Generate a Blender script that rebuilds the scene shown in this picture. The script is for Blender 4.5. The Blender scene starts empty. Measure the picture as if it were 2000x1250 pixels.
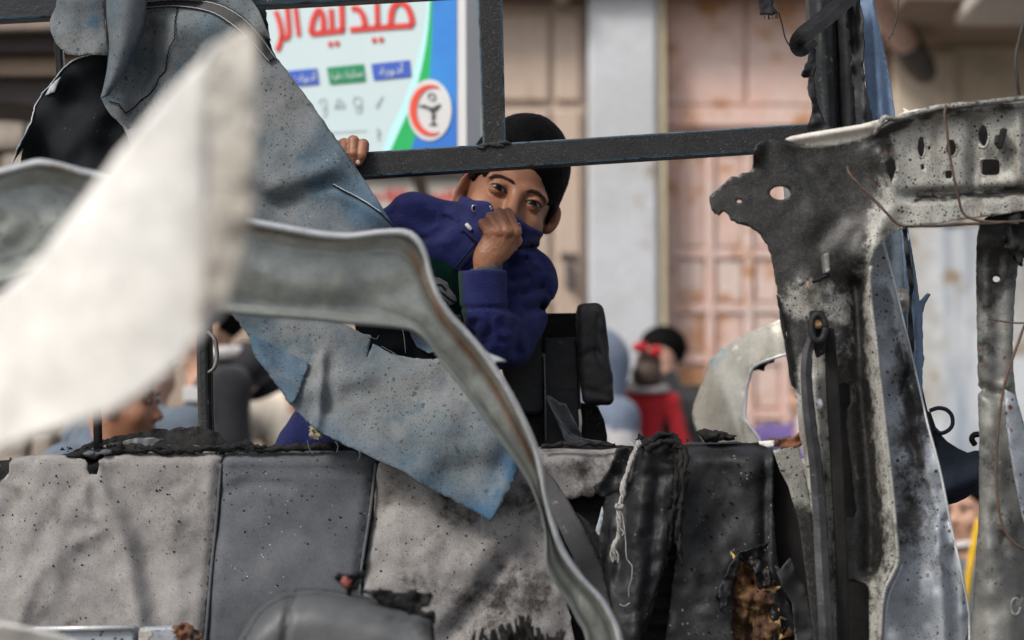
import bpy, bmesh, math, random
import numpy as np
from mathutils import Vector, Matrix
from mathutils.geometry import delaunay_2d_cdt

random.seed(7)
RNG = np.random.default_rng(7)
SC = bpy.context.scene
COL = SC.collection

# ------------------------------------------------------------------ camera, sky, sun, exposure
CAM = np.array([0.0, 0.0, 1.15])
PITCH = math.radians(4.0)
LENS = 85.0
FPX = LENS / 36.0 * 2000.0
cam_d = bpy.data.cameras.new('camera')
cam = bpy.data.objects.new('camera', cam_d)
COL.objects.link(cam)
cam.location = CAM
cam.rotation_euler = (math.radians(90) + PITCH, 0, 0)
cam_d.lens = LENS
cam_d.sensor_width = 36.0
cam_d.clip_start = 0.05
cam_d.clip_end = 500.0
cam_d.dof.use_dof = True
cam_d.dof.focus_distance = 4.08
cam_d.dof.aperture_fstop = 2.8
SC.camera = cam

SUN_EL, SUN_AZ = math.radians(44), math.radians(224)   # azimuth: the sun stands behind the camera, to its left
world = bpy.data.worlds.new('World')
SC.world = world
world.use_nodes = True
wt = world.node_tree
bg = wt.nodes['Background']
sky = wt.nodes.new('ShaderNodeTexSky')
sky.sky_type = 'NISHITA'
sky.sun_disc = False
sky.sun_elevation = SUN_EL
sky.sun_rotation = SUN_AZ
sky.air_density = 1.0
sky.dust_density = 3.0
hsv = wt.nodes.new('ShaderNodeHueSaturation')
hsv.inputs['Saturation'].default_value = 0.42
wt.links.new(sky.outputs[0], hsv.inputs['Color'])
wt.links.new(hsv.outputs[0], bg.inputs['Color'])
bg.inputs['Strength'].default_value = 0.10

sun_d = bpy.data.lights.new('sun', 'SUN')
sun_d.energy = 1.5
sun_d.angle = math.radians(15)
sun_d.color = (1.0, 0.94, 0.85)
sun = bpy.data.objects.new('sun', sun_d)
COL.objects.link(sun)
sdir = Vector((math.sin(SUN_AZ) * math.cos(SUN_EL), math.cos(SUN_AZ) * math.cos(SUN_EL), math.sin(SUN_EL)))
sun.rotation_euler = sdir.to_track_quat('Z', 'Y').to_euler()
sun.location = (-3, -6, 9)

SC.view_settings.view_transform = 'Standard'
SC.view_settings.look = 'None'
SC.view_settings.gamma = 1.0
SC.view_settings.exposure = 0.8
SC.view_settings.use_curve_mapping = False
SC.render.engine = 'CYCLES'
SC.cycles.use_denoising = True
SC.cycles.max_bounces = 8

# ------------------------------------------------------------------ geometry helpers
def _ray(px, py):
    px = np.asarray(px, float); py = np.asarray(py, float)
    x = (px - 1000.0) / FPX
    z = (625.0 - py) / FPX
    c, s = math.cos(PITCH), math.sin(PITCH)
    return np.stack([x + 0 * z, c - z * s + 0 * x, s + z * c + 0 * x], -1)

def PY(px, py, Y):
    """point seen at photo pixel (px,py) that lies Y metres in front of the camera"""
    d = _ray(px, py)
    t = np.asarray(Y, float) / d[..., 1]
    return CAM + d * t[..., None]

def PPL(px, py, o, n):
    """point seen at a photo pixel on the plane through o with normal n"""
    d = _ray(px, py)
    n = np.asarray(n, float); o = np.asarray(o, float)
    t = ((o - CAM) @ n) / (d @ n)
    return CAM + d * t[..., None]

def h3(ix, iy, iz, seed=0):
    n = (ix.astype(np.int64) * 374761393 + iy.astype(np.int64) * 668265263 + iz.astype(np.int64) * 2147483647 + seed * 1274126177) & 0xffffffff
    n = ((n ^ (n >> 13)) * 1274126177) & 0xffffffff
    n = (n ^ (n >> 16)) & 0xffff
    return n / 32767.5 - 1.0

def vnoise(P, seed=0):
    P = np.asarray(P, float)
    i = np.floor(P).astype(np.int64); f = P - i
    u = f * f * (3 - 2 * f)
    r = 0
    for dx in (0, 1):
        for dy in (0, 1):
            for dz in (0, 1):
                w = (u[..., 0] if dx else 1 - u[..., 0]) * (u[..., 1] if dy else 1 - u[..., 1]) * (u[..., 2] if dz else 1 - u[..., 2])
                r = r + w * h3(i[..., 0] + dx, i[..., 1] + dy, i[..., 2] + dz, seed)
    return r

def fbm(P, octv=3, seed=0):
    r, a = 0, 1.0
    P = np.asarray(P, float)
    for k in range(octv):
        r = r + a * vnoise(P * 2 ** k + 17.3 * k, seed + k)
        a *= 0.5
    return r

def fbm2(x, y, s, octv=3, seed=0):
    x = np.asarray(x, float); y = np.asarray(y, float)
    return fbm(np.stack([x / s, y / s, 0 * x + 3.1 * seed], -1), octv, seed)

def segd(px, py, a, b):
    ax, ay = a; bx, by = b
    dx, dy = bx - ax, by - ay
    t = np.clip(((px - ax) * dx + (py - ay) * dy) / max(1e-9, dx * dx + dy * dy), 0, 1)
    return np.hypot(px - ax - t * dx, py - ay - t * dy)

def lined(px, py, pts):
    d = None
    for a, b in zip(pts[:-1], pts[1:]):
        e = segd(px, py, a, b)
        d = e if d is None else np.minimum(d, e)
    return d

def ridge(px, py, pts, w):
    return np.exp(-(lined(px, py, pts) / w) ** 2)

def blob(px, py, c, rx, ry=None):
    ry = ry or rx
    return np.exp(-(((px - c[0]) / rx) ** 2 + ((py - c[1]) / ry) ** 2))

def sstep(a, b, x):
    t = np.clip((x - a) / (b - a), 0, 1)
    return t * t * (3 - 2 * t)

def inside(px, py, poly):
    poly = np.asarray(poly, float)
    r = np.zeros(np.shape(px), bool)
    n = len(poly)
    for i in range(n):
        x0, y0 = poly[i]; x1, y1 = poly[(i + 1) % n]
        if y0 == y1:
            continue
        c = ((y0 > py) != (y1 > py)) & (px < (x1 - x0) * (py - y0) / (y1 - y0) + x0)
        r ^= c
    return r

def catmull(pts, n, closed=False):
    P = np.asarray(pts, float)
    if closed:
        P = np.vstack([P[-1:], P, P[:2]])
    else:
        P = np.vstack([2 * P[0] - P[1], P, 2 * P[-1] - P[-2]])
    m = len(P) - 3
    # sample roughly by length
    L = np.array([0] + [np.linalg.norm(P[i + 2] - P[i + 1]) for i in range(m)]).cumsum()
    s = np.linspace(0, L[-1], n, endpoint=not closed)
    k = np.clip(np.searchsorted(L, s, 'right') - 1, 0, m - 1)
    t = (s - L[k]) / np.maximum(1e-12, L[k + 1] - L[k])
    t = t[:, None]
    a, b, c, d = P[k], P[k + 1], P[k + 2], P[k + 3]
    return 0.5 * ((2 * b) + (-a + c) * t + (2 * a - 5 * b + 4 * c - d) * t ** 2 + (-a + 3 * b - 3 * c + d) * t ** 3)

def densify(pts, step, closed=True):
    out = []
    n = len(pts)
    for i in range(n if closed else n - 1):
        a = np.asarray(pts[i], float); b = np.asarray(pts[(i + 1) % n], float)
        k = max(1, int(round(np.linalg.norm(b - a) / step)))
        for j in range(k):
            out.append(a + (b - a) * j / k)
    if not closed:
        out.append(np.asarray(pts[-1], float))
    return np.array(out)

# ------------------------------------------------------------------ object helpers
def link(o, parent=None):
    COL.objects.link(o)
    if parent is not None:
        o.parent = parent
    return o

def thing(name, label, cat, loc=(0, 0, 0), group=None):
    o = bpy.data.objects.new(name, None)
    o.empty_display_size = 0.1
    o.location = [float(v) for v in loc]
    link(o)
    o['label'] = label; o['category'] = cat
    if group:
        o['group'] = group
    return o

def tag(o, label, cat, group=None):
    o['label'] = label; o['category'] = cat
    if group:
        o['group'] = group
    return o

def meshobj(name, verts, faces, mat, parent=None, smooth=True, attrs=None, mats=None, fmat=None):
    V = np.asarray(verts, float)
    if parent is not None:
        off = np.array(parent.location)
        p = parent
        while p.parent is not None:
            p = p.parent
            off = off + np.array(p.location)
        V = V - off
    me = bpy.data.meshes.new(name)
    me.from_pydata(V.tolist(), [], [list(map(int, f)) for f in faces])
    for m in (mats or [mat]):
        me.materials.append(m)
    if smooth:
        me.polygons.foreach_set('use_smooth', [True] * len(me.polygons))
    if fmat is not None:
        me.polygons.foreach_set('material_index', [int(v) for v in fmat])
    for k, v in (attrs or {}).items():
        a = me.attributes.new(k, 'FLOAT', 'POINT')
        a.data.foreach_set('value', np.asarray(v, np.float32))
    me.update()
    o = bpy.data.objects.new(name, me)
    return link(o, parent)

def sheet(name, outline, yfn, mat, parent=None, holes=(), step=9, thick=.003, jag=0.0, jscale=9, soot=None, tint=None, smooth=True, seed=0, offset=0.0, proj=None):
    """a piece of sheet (cloth, metal) whose silhouette follows the outline; yfn gives each point its own distance"""
    out = densify(outline, step)
    if jag:
        nx = fbm2(out[:, 0], out[:, 1], jscale, 3, 50 + seed); ny = fbm2(out[:, 0], out[:, 1], jscale, 3, 80 + seed)
        out = out + jag * np.stack([nx, ny], -1)
    hs = [densify(h, max(2.0, step * .5)) for h in holes]
    x0, y0 = out.min(0); x1, y1 = out.max(0)
    gx, gy = np.meshgrid(np.arange(x0 + step / 2, x1, step), np.arange(y0 + step / 2, y1, step))
    gx = gx + (np.arange(gx.shape[0]) % 2)[:, None] * step * .5
    gx = gx.ravel(); gy = gy.ravel()
    r = np.random.default_rng(seed + 11)
    gx = gx + r.uniform(-.15, .15, gx.shape) * step; gy = gy + r.uniform(-.15, .15, gy.shape) * step
    ok = inside(gx, gy, out)
    for h in hs:
        ok &= ~inside(gx, gy, h)
    bd = np.vstack([out] + hs)
    gx = gx[ok]; gy = gy[ok]
    keep = np.ones(len(gx), bool)
    for k in range(0, len(gx), 4000):
        d = np.hypot(gx[k:k + 4000, None] - bd[None, :, 0], gy[k:k + 4000, None] - bd[None, :, 1]).min(1)
        keep[k:k + 4000] = d > step * .35
    pts = np.vstack([bd, np.stack([gx[keep], gy[keep]], -1)])
    edges = []
    k = 0
    for loop in [out] + hs:
        m = len(loop)
        edges += [(k + i, k + (i + 1) % m) for i in range(m)]
        k += m
    vs, _, fs, _, _, _ = delaunay_2d_cdt([Vector((float(p[0]), float(p[1]))) for p in pts], edges, [], 0, 1e-4)
    V = np.array([(v.x, v.y) for v in vs])
    F = np.array([f for f in fs if len(f) == 3])
    c = V[F].mean(1)
    ok = inside(c[:, 0], c[:, 1], out)
    for h in hs:
        ok &= ~inside(c[:, 0], c[:, 1], h)
    F = F[ok]
    used = np.zeros(len(V), bool); used[F.ravel()] = True
    idx = np.cumsum(used) - 1
    V = V[used]; F = idx[F]
    Y = yfn(V[:, 0], V[:, 1]) + 0 * V[:, 0]
    P = PY(V[:, 0], V[:, 1], Y) if proj is None else proj(V[:, 0], V[:, 1], Y)
    # orient towards the camera
    n = np.cross(P[F[:, 1]] - P[F[:, 0]], P[F[:, 2]] - P[F[:, 0]])
    flip = (n * (P[F[:, 0]] - CAM)).sum(1) > 0
    F[flip] = F[flip][:, ::-1]
    at = {}
    if soot is not None:
        at['soot'] = np.clip(soot(V[:, 0], V[:, 1]) + 0 * V[:, 0], 0, 1)
    if tint is not None:
        at['tint'] = np.clip(tint(V[:, 0], V[:, 1]) + 0 * V[:, 0], 0, 1)
    o = meshobj(name, P, F, mat, parent, smooth, at)
    if thick:
        m = o.modifiers.new('thickness', 'SOLIDIFY')
        m.thickness = thick; m.offset = -1.0 + offset
    return o

def loft(name, curves, mat, parent=None, n=80, closed=False, thick=0, smooth=True, soot=None, tint=None, capped=False):
    """surface through a list of 3-D curves (each already resampled or resampled here to n points)"""
    C = [np.asarray(c, float) if len(c) == n else catmull(c, n) for c in curves]
    m = len(C)
    V = np.vstack(C)
    F = []
    for j in range(m if closed else m - 1):
        a = j * n; b = ((j + 1) % m) * n
        for i in range(n - 1):
            F.append((a + i, a + i + 1, b + i + 1, b + i))
    if capped and closed:
        F.append(tuple(j * n for j in range(m))[::-1]); F.append(tuple(j * n + n - 1 for j in range(m)))
    at = {}
    if soot is not None:
        at['soot'] = np.clip(soot(V), 0, 1)
    if tint is not None:
        at['tint'] = np.clip(tint(V), 0, 1)
    o = meshobj(name, V, F, mat, parent, smooth, at)
    if thick:
        s = o.modifiers.new('thickness', 'SOLIDIFY'); s.thickness = thick; s.offset = 0
    return o

def pix(pts):
    """list of (px,py,Y) -> 3-D points"""
    a = np.asarray(pts, float)
    return PY(a[:, 0], a[:, 1], a[:, 2])

def tube_vf(path, r, sides=8, rough=0.0, seed=0, flat=1.0, cap=True):
    P = np.asarray(path, float); n = len(P)
    r = np.broadcast_to(np.asarray(r, float), (n,))
    T = np.gradient(P, axis=0); T /= np.maximum(1e-12, np.linalg.norm(T, axis=1))[:, None]
    up = np.array([0, 1.0, 0])
    V = []
    for i in range(n):
        a = np.cross(T[i], up)
        if np.linalg.norm(a) < 1e-3:
            a = np.cross(T[i], (1.0, 0, 0))
        a /= np.linalg.norm(a); b = np.cross(T[i], a)
        for k in range(sides):
            t = 2 * math.pi * k / sides
            V.append(P[i] + r[i] * (a * math.cos(t) + b * math.sin(t) * flat))
    V = np.array(V)
    if rough:
        V = V + rough * np.stack([fbm(V * 90 + q, 3, seed + q) for q in (1, 2, 3)], -1)
    F = []
    for i in range(n - 1):
        for k in range(sides):
            q = (k + 1) % sides
            F.append((i * sides + k, i * sides + q, (i + 1) * sides + q, (i + 1) * sides + k))
    if cap:
        F.append(tuple(range(sides))[::-1]); F.append(tuple((n - 1) * sides + k for k in range(sides)))
    return V, F

def tube(name, path, r, mat, parent=None, sides=8, n=None, rough=0.0, seed=0, flat=1.0, attrs=None):
    P = catmull(path, n) if n else np.asarray(path, float)
    V, F = tube_vf(P, r if np.ndim(r) == 0 or len(r) == len(P) else np.interp(np.linspace(0, 1, len(P)), np.linspace(0, 1, len(r)), r), sides, rough, seed, flat)
    return meshobj(name, V, F, mat, parent, True, {k: np.full(len(V), v) for k, v in (attrs or {}).items()})

def join_vf(parts):
    V, F, k = [], [], 0
    for v, f in parts:
        V.append(np.asarray(v, float)); F += [tuple(int(q) + k for q in g) for g in f]; k += len(v)
    return np.vstack(V), F

def box_vf(x0, x1, y0, y1, z0, z1):
    V = [(x, y, z) for x in (x0, x1) for y in (y0, y1) for z in (z0, z1)]
    F = [(0, 1, 3, 2), (4, 6, 7, 5), (0, 4, 5, 1), (2, 3, 7, 6), (0, 2, 6, 4), (1, 5, 7, 3)]
    return np.array(V, float), F

def box(name, x0, x1, y0, y1, z0, z1, mat, parent=None, bev=.004):
    V, F = box_vf(x0, x1, y0, y1, z0, z1)
    o = meshobj(name, V, F, mat, parent, False)
    if bev:
        b = o.modifiers.new('bevel', 'BEVEL'); b.width = bev; b.segments = 2; b.limit_method = 'ANGLE'
    return o

def prism(name, quad_px, Y, depth, mat, parent=None, bev=.003, Yfn=None, cuts=0):
    """a bar whose front face is seen as this pixel polygon at distance Y, with real depth behind it"""
    q = np.asarray(quad_px, float)
    n = len(q)
    Yv = np.full(n, Y, float) if Yfn is None else np.asarray(Yfn, float)
    A = PY(q[:, 0], q[:, 1], Yv)
    B = A + np.array([0, depth, 0])
    V = np.vstack([A, B])
    F = [tuple(range(n)), tuple(range(2 * n - 1, n - 1, -1))] + [(i, i + n, (i + 1) % n + n, (i + 1) % n) for i in range(n)]
    o = meshobj(name, V, F, mat, parent, False)
    me = o.data
    bm = bmesh.new(); bm.from_mesh(me); bmesh.ops.recalc_face_normals(bm, faces=bm.faces); bm.to_mesh(me); bm.free()
    if bev:
        b = o.modifiers.new('bevel', 'BEVEL'); b.width = bev; b.segments = 2; b.limit_method = 'ANGLE'
    return o

# ------------------------------------------------------------------ signed-distance modelling
def smin(a, b, k):
    h = np.clip(0.5 + 0.5 * (b - a) / k, 0, 1)
    return b + (a - b) * h - k * h * (1 - h)

def smax(a, b, k):
    return -smin(-a, -b, k)

def caps(P, a, b, ra, rb):
    a = np.asarray(a, float); b = np.asarray(b, float)
    ab = b - a
    t = np.clip(((P - a) @ ab) / max(1e-12, ab @ ab), 0, 1)
    e = P - a - t[:, None] * ab
    return np.sqrt(np.einsum('ij,ij->i', e, e)) - (ra + (rb - ra) * t)

def ell(P, c, r, R=None):
    q = P - np.asarray(c, float)
    if R is not None:
        q = q @ R
    r = np.asarray(r, float)
    u = q / r; k0 = np.sqrt(np.einsum('ij,ij->i', u, u)); u = u / r; k1 = np.sqrt(np.einsum('ij,ij->i', u, u))
    return k0 * (k0 - 1) / np.maximum(k1, 1e-9)

def surface_nets(fn, lo, hi, h, chunk=400000):
    lo = np.asarray(lo, float); hi = np.asarray(hi, float)
    n = np.ceil((hi - lo) / h).astype(int) + 1
    b = 6
    m = -(-n // b); n = m * b
    # blocks well away from the surface keep the sign of their centre
    cen = np.stack(np.meshgrid(*[lo[i] + h * (b * np.arange(m[i]) + (b - 1) / 2) for i in range(3)], indexing='ij'), -1).reshape(-1, 3)
    dc = np.concatenate([fn(cen[k:k + chunk]) for k in range(0, len(cen), chunk)])
    near = np.abs(dc) < h * b * .5 * 1.7321 * 1.5 + 2.5 * h
    D = np.empty((len(cen), b * b * b))
    D[:] = dc[:, None]
    off = np.stack(np.meshgrid(*[h * (np.arange(b) - (b - 1) / 2)] * 3, indexing='ij'), -1).reshape(-1, 3)
    idx = np.where(near)[0]
    step_ = max(1, chunk // (b * b * b))
    for k in range(0, len(idx), step_):
        j = idx[k:k + step_]
        D[j] = fn((cen[j][:, None] + off[None]).reshape(-1, 3)).reshape(len(j), -1)
    D = D.reshape(m[0], m[1], m[2], b, b, b).transpose(0, 3, 1, 4, 2, 5).reshape(n)
    S = D < 0
    c = [n[i] - 1 for i in range(3)]
    cnt = np.zeros(c, int)
    for dx in (0, 1):
        for dy in (0, 1):
            for dz in (0, 1):
                cnt += S[dx:dx + c[0], dy:dy + c[1], dz:dz + c[2]]
    act = (cnt > 0) & (cnt < 8)
    I = np.argwhere(act)
    vid = -np.ones(c, int); vid[act] = np.arange(len(I))
    acc = np.zeros((len(I), 3)); w = np.zeros(len(I))
    cor = [(a, b, d) for a in (0, 1) for b in (0, 1) for d in (0, 1)]
    for a in cor:
        for k in range(3):
            if a[k] == 0:
                b = list(a); b[k] = 1
                da = D[I[:, 0] + a[0], I[:, 1] + a[1], I[:, 2] + a[2]]
                db = D[I[:, 0] + b[0], I[:, 1] + b[1], I[:, 2] + b[2]]
                m = (da < 0) != (db < 0)
                t = np.where(m, da / np.where(m, da - db, 1), 0)
                p = np.repeat(np.array(a, float)[None], len(I), 0); p[:, k] += t
                acc[m] += p[m]; w[m] += 1
    V = lo + h * (I + acc / w[:, None])
    F = []
    for k in range(3):
        u, v = (k + 1) % 3, (k + 2) % 3
        sl0 = [slice(None)] * 3; sl1 = [slice(None)] * 3
        sl0[k] = slice(0, n[k] - 1); sl1[k] = slice(1, n[k])
        A = S[tuple(sl0)]; B = S[tuple(sl1)]
        for sign, m in ((0, A & ~B), (1, ~A & B)):
            E = np.argwhere(m)
            E = E[(E[:, u] > 0) & (E[:, v] > 0) & (E[:, u] < c[u]) & (E[:, v] < c[v])]
            if not len(E):
                continue
            q = []
            for du, dv in ((1, 1), (0, 1), (0, 0), (1, 0)):
                X = E.copy(); X[:, u] -= du; X[:, v] -= dv
                q.append(vid[X[:, 0], X[:, 1], X[:, 2]])
            Q = np.stack(q, 1)
            F.append(Q if sign == 0 else Q[:, ::-1])
    F = np.vstack(F)
    return V, F

def sdf_obj(name, fn, lo, hi, h, mat, parent=None, smooth_it=0, mats=None, fmatfn=None, attrfn=None):
    V, F = surface_nets(fn, lo, hi, h)
    for _ in range(smooth_it):
        acc = np.zeros_like(V); w = np.zeros(len(V))
        for i in range(4):
            a, b = F[:, i], F[:, (i + 1) % 4]
            np.add.at(acc, a, V[b]); np.add.at(w, a, 1)
            np.add.at(acc, b, V[a]); np.add.at(w, b, 1)
        V = V * .4 + .6 * acc / np.maximum(w, 1)[:, None]
    fm = None if fmatfn is None else fmatfn(V[F].mean(1))
    at = None if attrfn is None else attrfn(V)
    return meshobj(name, V, F, mat, parent, True, at, mats, fm)

def march(fn, px, py, Y0, Y1=None, steps=90):
    """first hit of the sight lines through photo pixels with a distance field"""
    d = _ray(px, py); d = d.reshape(-1, 3)
    u = d / np.linalg.norm(d, axis=1)[:, None]
    t = Y0 / u[:, 1]
    for _ in range(steps):
        P = CAM + u * t[:, None]
        t = t + np.clip(fn(P), -.01, .05) * .8
    return CAM + u * t[:, None]
# ------------------------------------------------------------------ materials
def nt(name):
    m = bpy.data.materials.new(name)
    m.use_nodes = True
    t = m.node_tree
    return m, t, t.nodes, t.links, t.nodes['Principled BSDF']

def _mix(t, fac, a, b, mode='MIX'):
    n = t.nodes.new('ShaderNodeMix'); n.data_type = 'RGBA'; n.blend_type = mode
    for s, v in ((n.inputs[0], fac), (n.inputs[6], a), (n.inputs[7], b)):
        if hasattr(v, 'links'):
            t.links.new(v, s)
        elif isinstance(v, tuple):
            s.default_value = (*v, 1) if len(v) == 3 else v
        else:
            s.default_value = v
    return n.outputs[2]

def _math(t, op, a, b=0.0, c=0.0, clamp=False):
    n = t.nodes.new('ShaderNodeMath'); n.operation = op; n.use_clamp = clamp
    for s, v in zip(n.inputs, (a, b, c)):
        if hasattr(v, 'links'):
            t.links.new(v, s)
        else:
            s.default_value = v
    return n.outputs[0]

def _ramp(t, x, a, b):
    n = t.nodes.new('ShaderNodeMapRange'); n.interpolation_type = 'SMOOTHSTEP'
    t.links.new(x, n.inputs[0])
    n.inputs[1].default_value = a; n.inputs[2].default_value = b
    return n.outputs[0]

def _noise(t, co, scale, detail=4, rough=.55, off=0.0):
    n = t.nodes.new('ShaderNodeTexNoise')
    n.inputs['Scale'].default_value = scale; n.inputs['Detail'].default_value = detail; n.inputs['Roughness'].default_value = rough
    if off:
        m = t.nodes.new('ShaderNodeVectorMath'); m.operation = 'ADD'; m.inputs[1].default_value = (off, off * .7, off * 1.3)
        t.links.new(co, m.inputs[0]); co = m.outputs[0]
    t.links.new(co, n.inputs['Vector'])
    return n.outputs['Fac']

def _voro(t, co, scale, rnd=1.0):
    n = t.nodes.new('ShaderNodeTexVoronoi')
    n.inputs['Scale'].default_value = scale; n.inputs['Randomness'].default_value = rnd
    t.links.new(co, n.inputs['Vector'])
    return n.outputs['Distance'], n.outputs['Color']

def surf(name, c1, c2=None, scale=6, lo=.35, hi=.65, rough=.7, metal=0.0, c3=None, c3scale=20, c3lo=.6, c3hi=.7,
         flecks=None, soot=None, tint=None, bump=(60, .15), bump2=None, sheen=0, stretch=None, sss=0, edge=None, coat=0, spec=.5, transmission=0,
         streak=None, roughvar=.12, grain=.30, mottle=.28):
    m, t, N, L, b = nt(name)
    tc = N.new('ShaderNodeTexCoord')
    co = tc.outputs['Object']
    if stretch:
        mp = N.new('ShaderNodeMapping'); mp.inputs['Scale'].default_value = stretch
        L.new(co, mp.inputs['Vector']); sco = mp.outputs[0]
    else:
        sco = co
    col = c1
    n1 = _noise(t, sco, scale, 6, .6)
    if c2:
        col = _mix(t, _ramp(t, n1, lo, hi), c1, c2)
    if streak:                       # (colour, scale, lo, hi) dirt run down the surface
        mp = N.new('ShaderNodeMapping'); mp.inputs['Scale'].default_value = (1, 1, .12)
        L.new(co, mp.inputs['Vector'])
        col = _mix(t, _ramp(t, _noise(t, mp.outputs[0], streak[1], 5, .6, 7.7), streak[2], streak[3]), col, streak[0])
    if c3:
        col = _mix(t, _ramp(t, _noise(t, co, c3scale, 6, .65, 3.1), c3lo, c3hi), col, c3)
    if tint:                         # (colour,) painted-on colour patch of the thing itself
        a = N.new('ShaderNodeAttribute'); a.attribute_name = 'tint'
        col = _mix(t, _math(t, 'MULTIPLY', a.outputs['Fac'], _ramp(t, _noise(t, co, 18, 5, .6, 5.0), .2, .55)), col, tint)
    if soot:                         # (colour, noise scale)
        a = N.new('ShaderNodeAttribute'); a.attribute_name = 'soot'
        nz = _noise(t, co, soot[1], 8, .72, 1.7)
        s = _math(t, 'ADD', a.outputs['Fac'], _math(t, 'MULTIPLY', _math(t, 'SUBTRACT', nz, .5), 1.7))
        sm = _ramp(t, s, .30, .72)
        dark = tuple(v * .6 for v in soot[0]); lite = (soot[0][0] * 2.2 + .008, soot[0][1] * 2.0 + .007, soot[0][2] * 1.8 + .005)
        sc_ = _mix(t, _ramp(t, _noise(t, co, soot[1] * 3.2, 7, .75, 21.0), .44, .74), dark, lite)
        col = _mix(t, sm, col, sc_)
    rr = _math(t, 'ADD', rough - roughvar, _math(t, 'MULTIPLY', _noise(t, co, 35, 4, .6, 9.0), 2 * roughvar), clamp=True)
    for k, fl in enumerate(flecks or ()):   # (scale, radius, colour, cluster lo, hi)
        d, _ = _voro(t, co, fl[0])
        nn = _noise(t, co, fl[0] * 1.6, 3, .6, 2.0 + k)
        dd = _math(t, 'ADD', d, _math(t, 'MULTIPLY', _math(t, 'SUBTRACT', nn, .5), .35))
        mk = _math(t, 'SUBTRACT', 1.0, _ramp(t, dd, fl[1] * .75, fl[1]))
        cl = _ramp(t, _noise(t, co, fl[0] * .12 if len(fl) < 6 else fl[5], 4, .6, 11.0 + 3 * k), fl[3], fl[4])
        col = _mix(t, _math(t, 'MULTIPLY', mk, cl), col, fl[2])
    if grain or mottle:              # uneven dust and wear of the surface's own colour
        g1 = _math(t, 'MULTIPLY', _math(t, 'SUBTRACT', _noise(t, co, 420, 2, .6, 13.0), .5), 2.6 * grain)
        g2 = _math(t, 'MULTIPLY', _math(t, 'SUBTRACT', _noise(t, co, 46, 6, .7, 17.0), .5), 2.6 * mottle)
        gg = _math(t, 'ADD', 1.0, _math(t, 'ADD', g1, g2))
        cb = N.new('ShaderNodeCombineXYZ')
        for q in range(3):
            L.new(gg, cb.inputs[q])
        col = _mix(t, 1.0, col, cb.outputs[0], 'MULTIPLY')
    if edge:                         # (colour, radius, noise scale) paint worn off along edges
        bv = N.new('ShaderNodeBevel'); bv.samples = 6; bv.inputs['Radius'].default_value = edge[1]
        g = N.new('ShaderNodeNewGeometry')
        vm = N.new('ShaderNodeVectorMath'); vm.operation = 'DOT_PRODUCT'
        L.new(bv.outputs[0], vm.inputs[0]); L.new(g.outputs['Normal'], vm.inputs[1])
        e = _ramp(t, vm.outputs['Value'], .995, .85)
        e = _math(t, 'MULTIPLY', e, _ramp(t, _noise(t, co, edge[2], 5, .7, 4.0), .36, .52))
        col = _mix(t, e, col, edge[0])
    if hasattr(col, 'links'):
        L.new(col, b.inputs['Base Color'])
    else:
        b.inputs['Base Color'].default_value = (*col, 1)
    L.new(rr, b.inputs['Roughness'])
    b.inputs['Metallic'].default_value = metal
    b.inputs['Specular IOR Level'].default_value = spec
    if sheen:
        b.inputs['Sheen Weight'].default_value = sheen; b.inputs['Sheen Roughness'].default_value = .5
    if coat:
        b.inputs['Coat Weight'].default_value = coat; b.inputs['Coat Roughness'].default_value = .15
    if sss:
        b.inputs['Subsurface Weight'].default_value = sss
        b.inputs['Subsurface Radius'].default_value = (1.0, .35, .2)
        b.inputs['Subsurface Scale'].default_value = .006
    if transmission:
        b.inputs['Transmission Weight'].default_value = transmission
    nrm = None
    for bb in (bump, bump2):
        if bb:
            bn = N.new('ShaderNodeBump')
            bn.inputs['Strength'].default_value = bb[1]
            bn.inputs['Distance'].default_value = bb[2] if len(bb) > 2 else .004
            L.new(_noise(t, co, bb[0], 5, .65, 6.0), bn.inputs['Height'])
            if nrm is not None:
                L.new(nrm, bn.inputs['Normal'])
            nrm = bn.outputs[0]
    if nrm is not None:
        L.new(nrm, b.inputs['Normal'])
    return m

BLACK = (.012, .012, .013)
# vehicle
M_rail = surf('black_rail_paint', (.013, .014, .016), (.008, .009, .011), 14, rough=.55, spec=.3, c3=(.034, .031, .028), c3scale=70, c3lo=.58, c3hi=.72,
              flecks=[(210, .17, (.15, .14, .125), .46, .60), (330, .20, (.08, .075, .07), .4, .52), (90, .16, (.02, .10, .3), .6, .7)], bump=(220, .5, .003), bump2=(40, .25, .004), edge=((.20, .44, .60), .0045, 45))
M_railblue = surf('dark_blue_rail_paint', (.010, .012, .018), (.014, .016, .02), 9, rough=.42, spec=.35, c3=(.06, .08, .095), c3scale=60, c3lo=.66, c3hi=.75,
                  flecks=[(120, .2, (.2, .18, .15), .55, .65)], bump=(120, .3), edge=((.06, .34, .56), .005, 40))
M_post = surf('scratched_black_post', (.009, .010, .011), (.03, .032, .035), 9, .5, .66, rough=.35, c3=(.16, .16, .16), c3scale=55, c3lo=.62, c3hi=.72, stretch=(1, 1, .3), bump=(160, .3))
M_tarp = surf('grey_blue_tarpaulin', (.150, .157, .160), (.075, .100, .118), 5.5, .38, .66, rough=.8, spec=.3, c3=(.055, .088, .115), c3scale=16, c3lo=.52, c3hi=.72,
              tint=(.03, .078, .135), soot=((.03, .032, .034), 30),
              flecks=[(42, .17, (.035, .065, .09), .44, .56, 7), (95, .2, (.035, .05, .06), .44, .56, 9), (190, .22, (.04, .047, .052), .38, .54, 6), (130, .12, (.30, .31, .31), .54, .66, 8)], bump=(420, .25, .002), bump2=(26, .3, .008))
M_tarpdark = surf('dark_tarpaulin_back', (.0045, .006, .008), (.007, .009, .012), 8, rough=.8, flecks=[(120, .12, (.1, .11, .12), .55, .62)], bump=(300, .2, .002), spec=.2)
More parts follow.
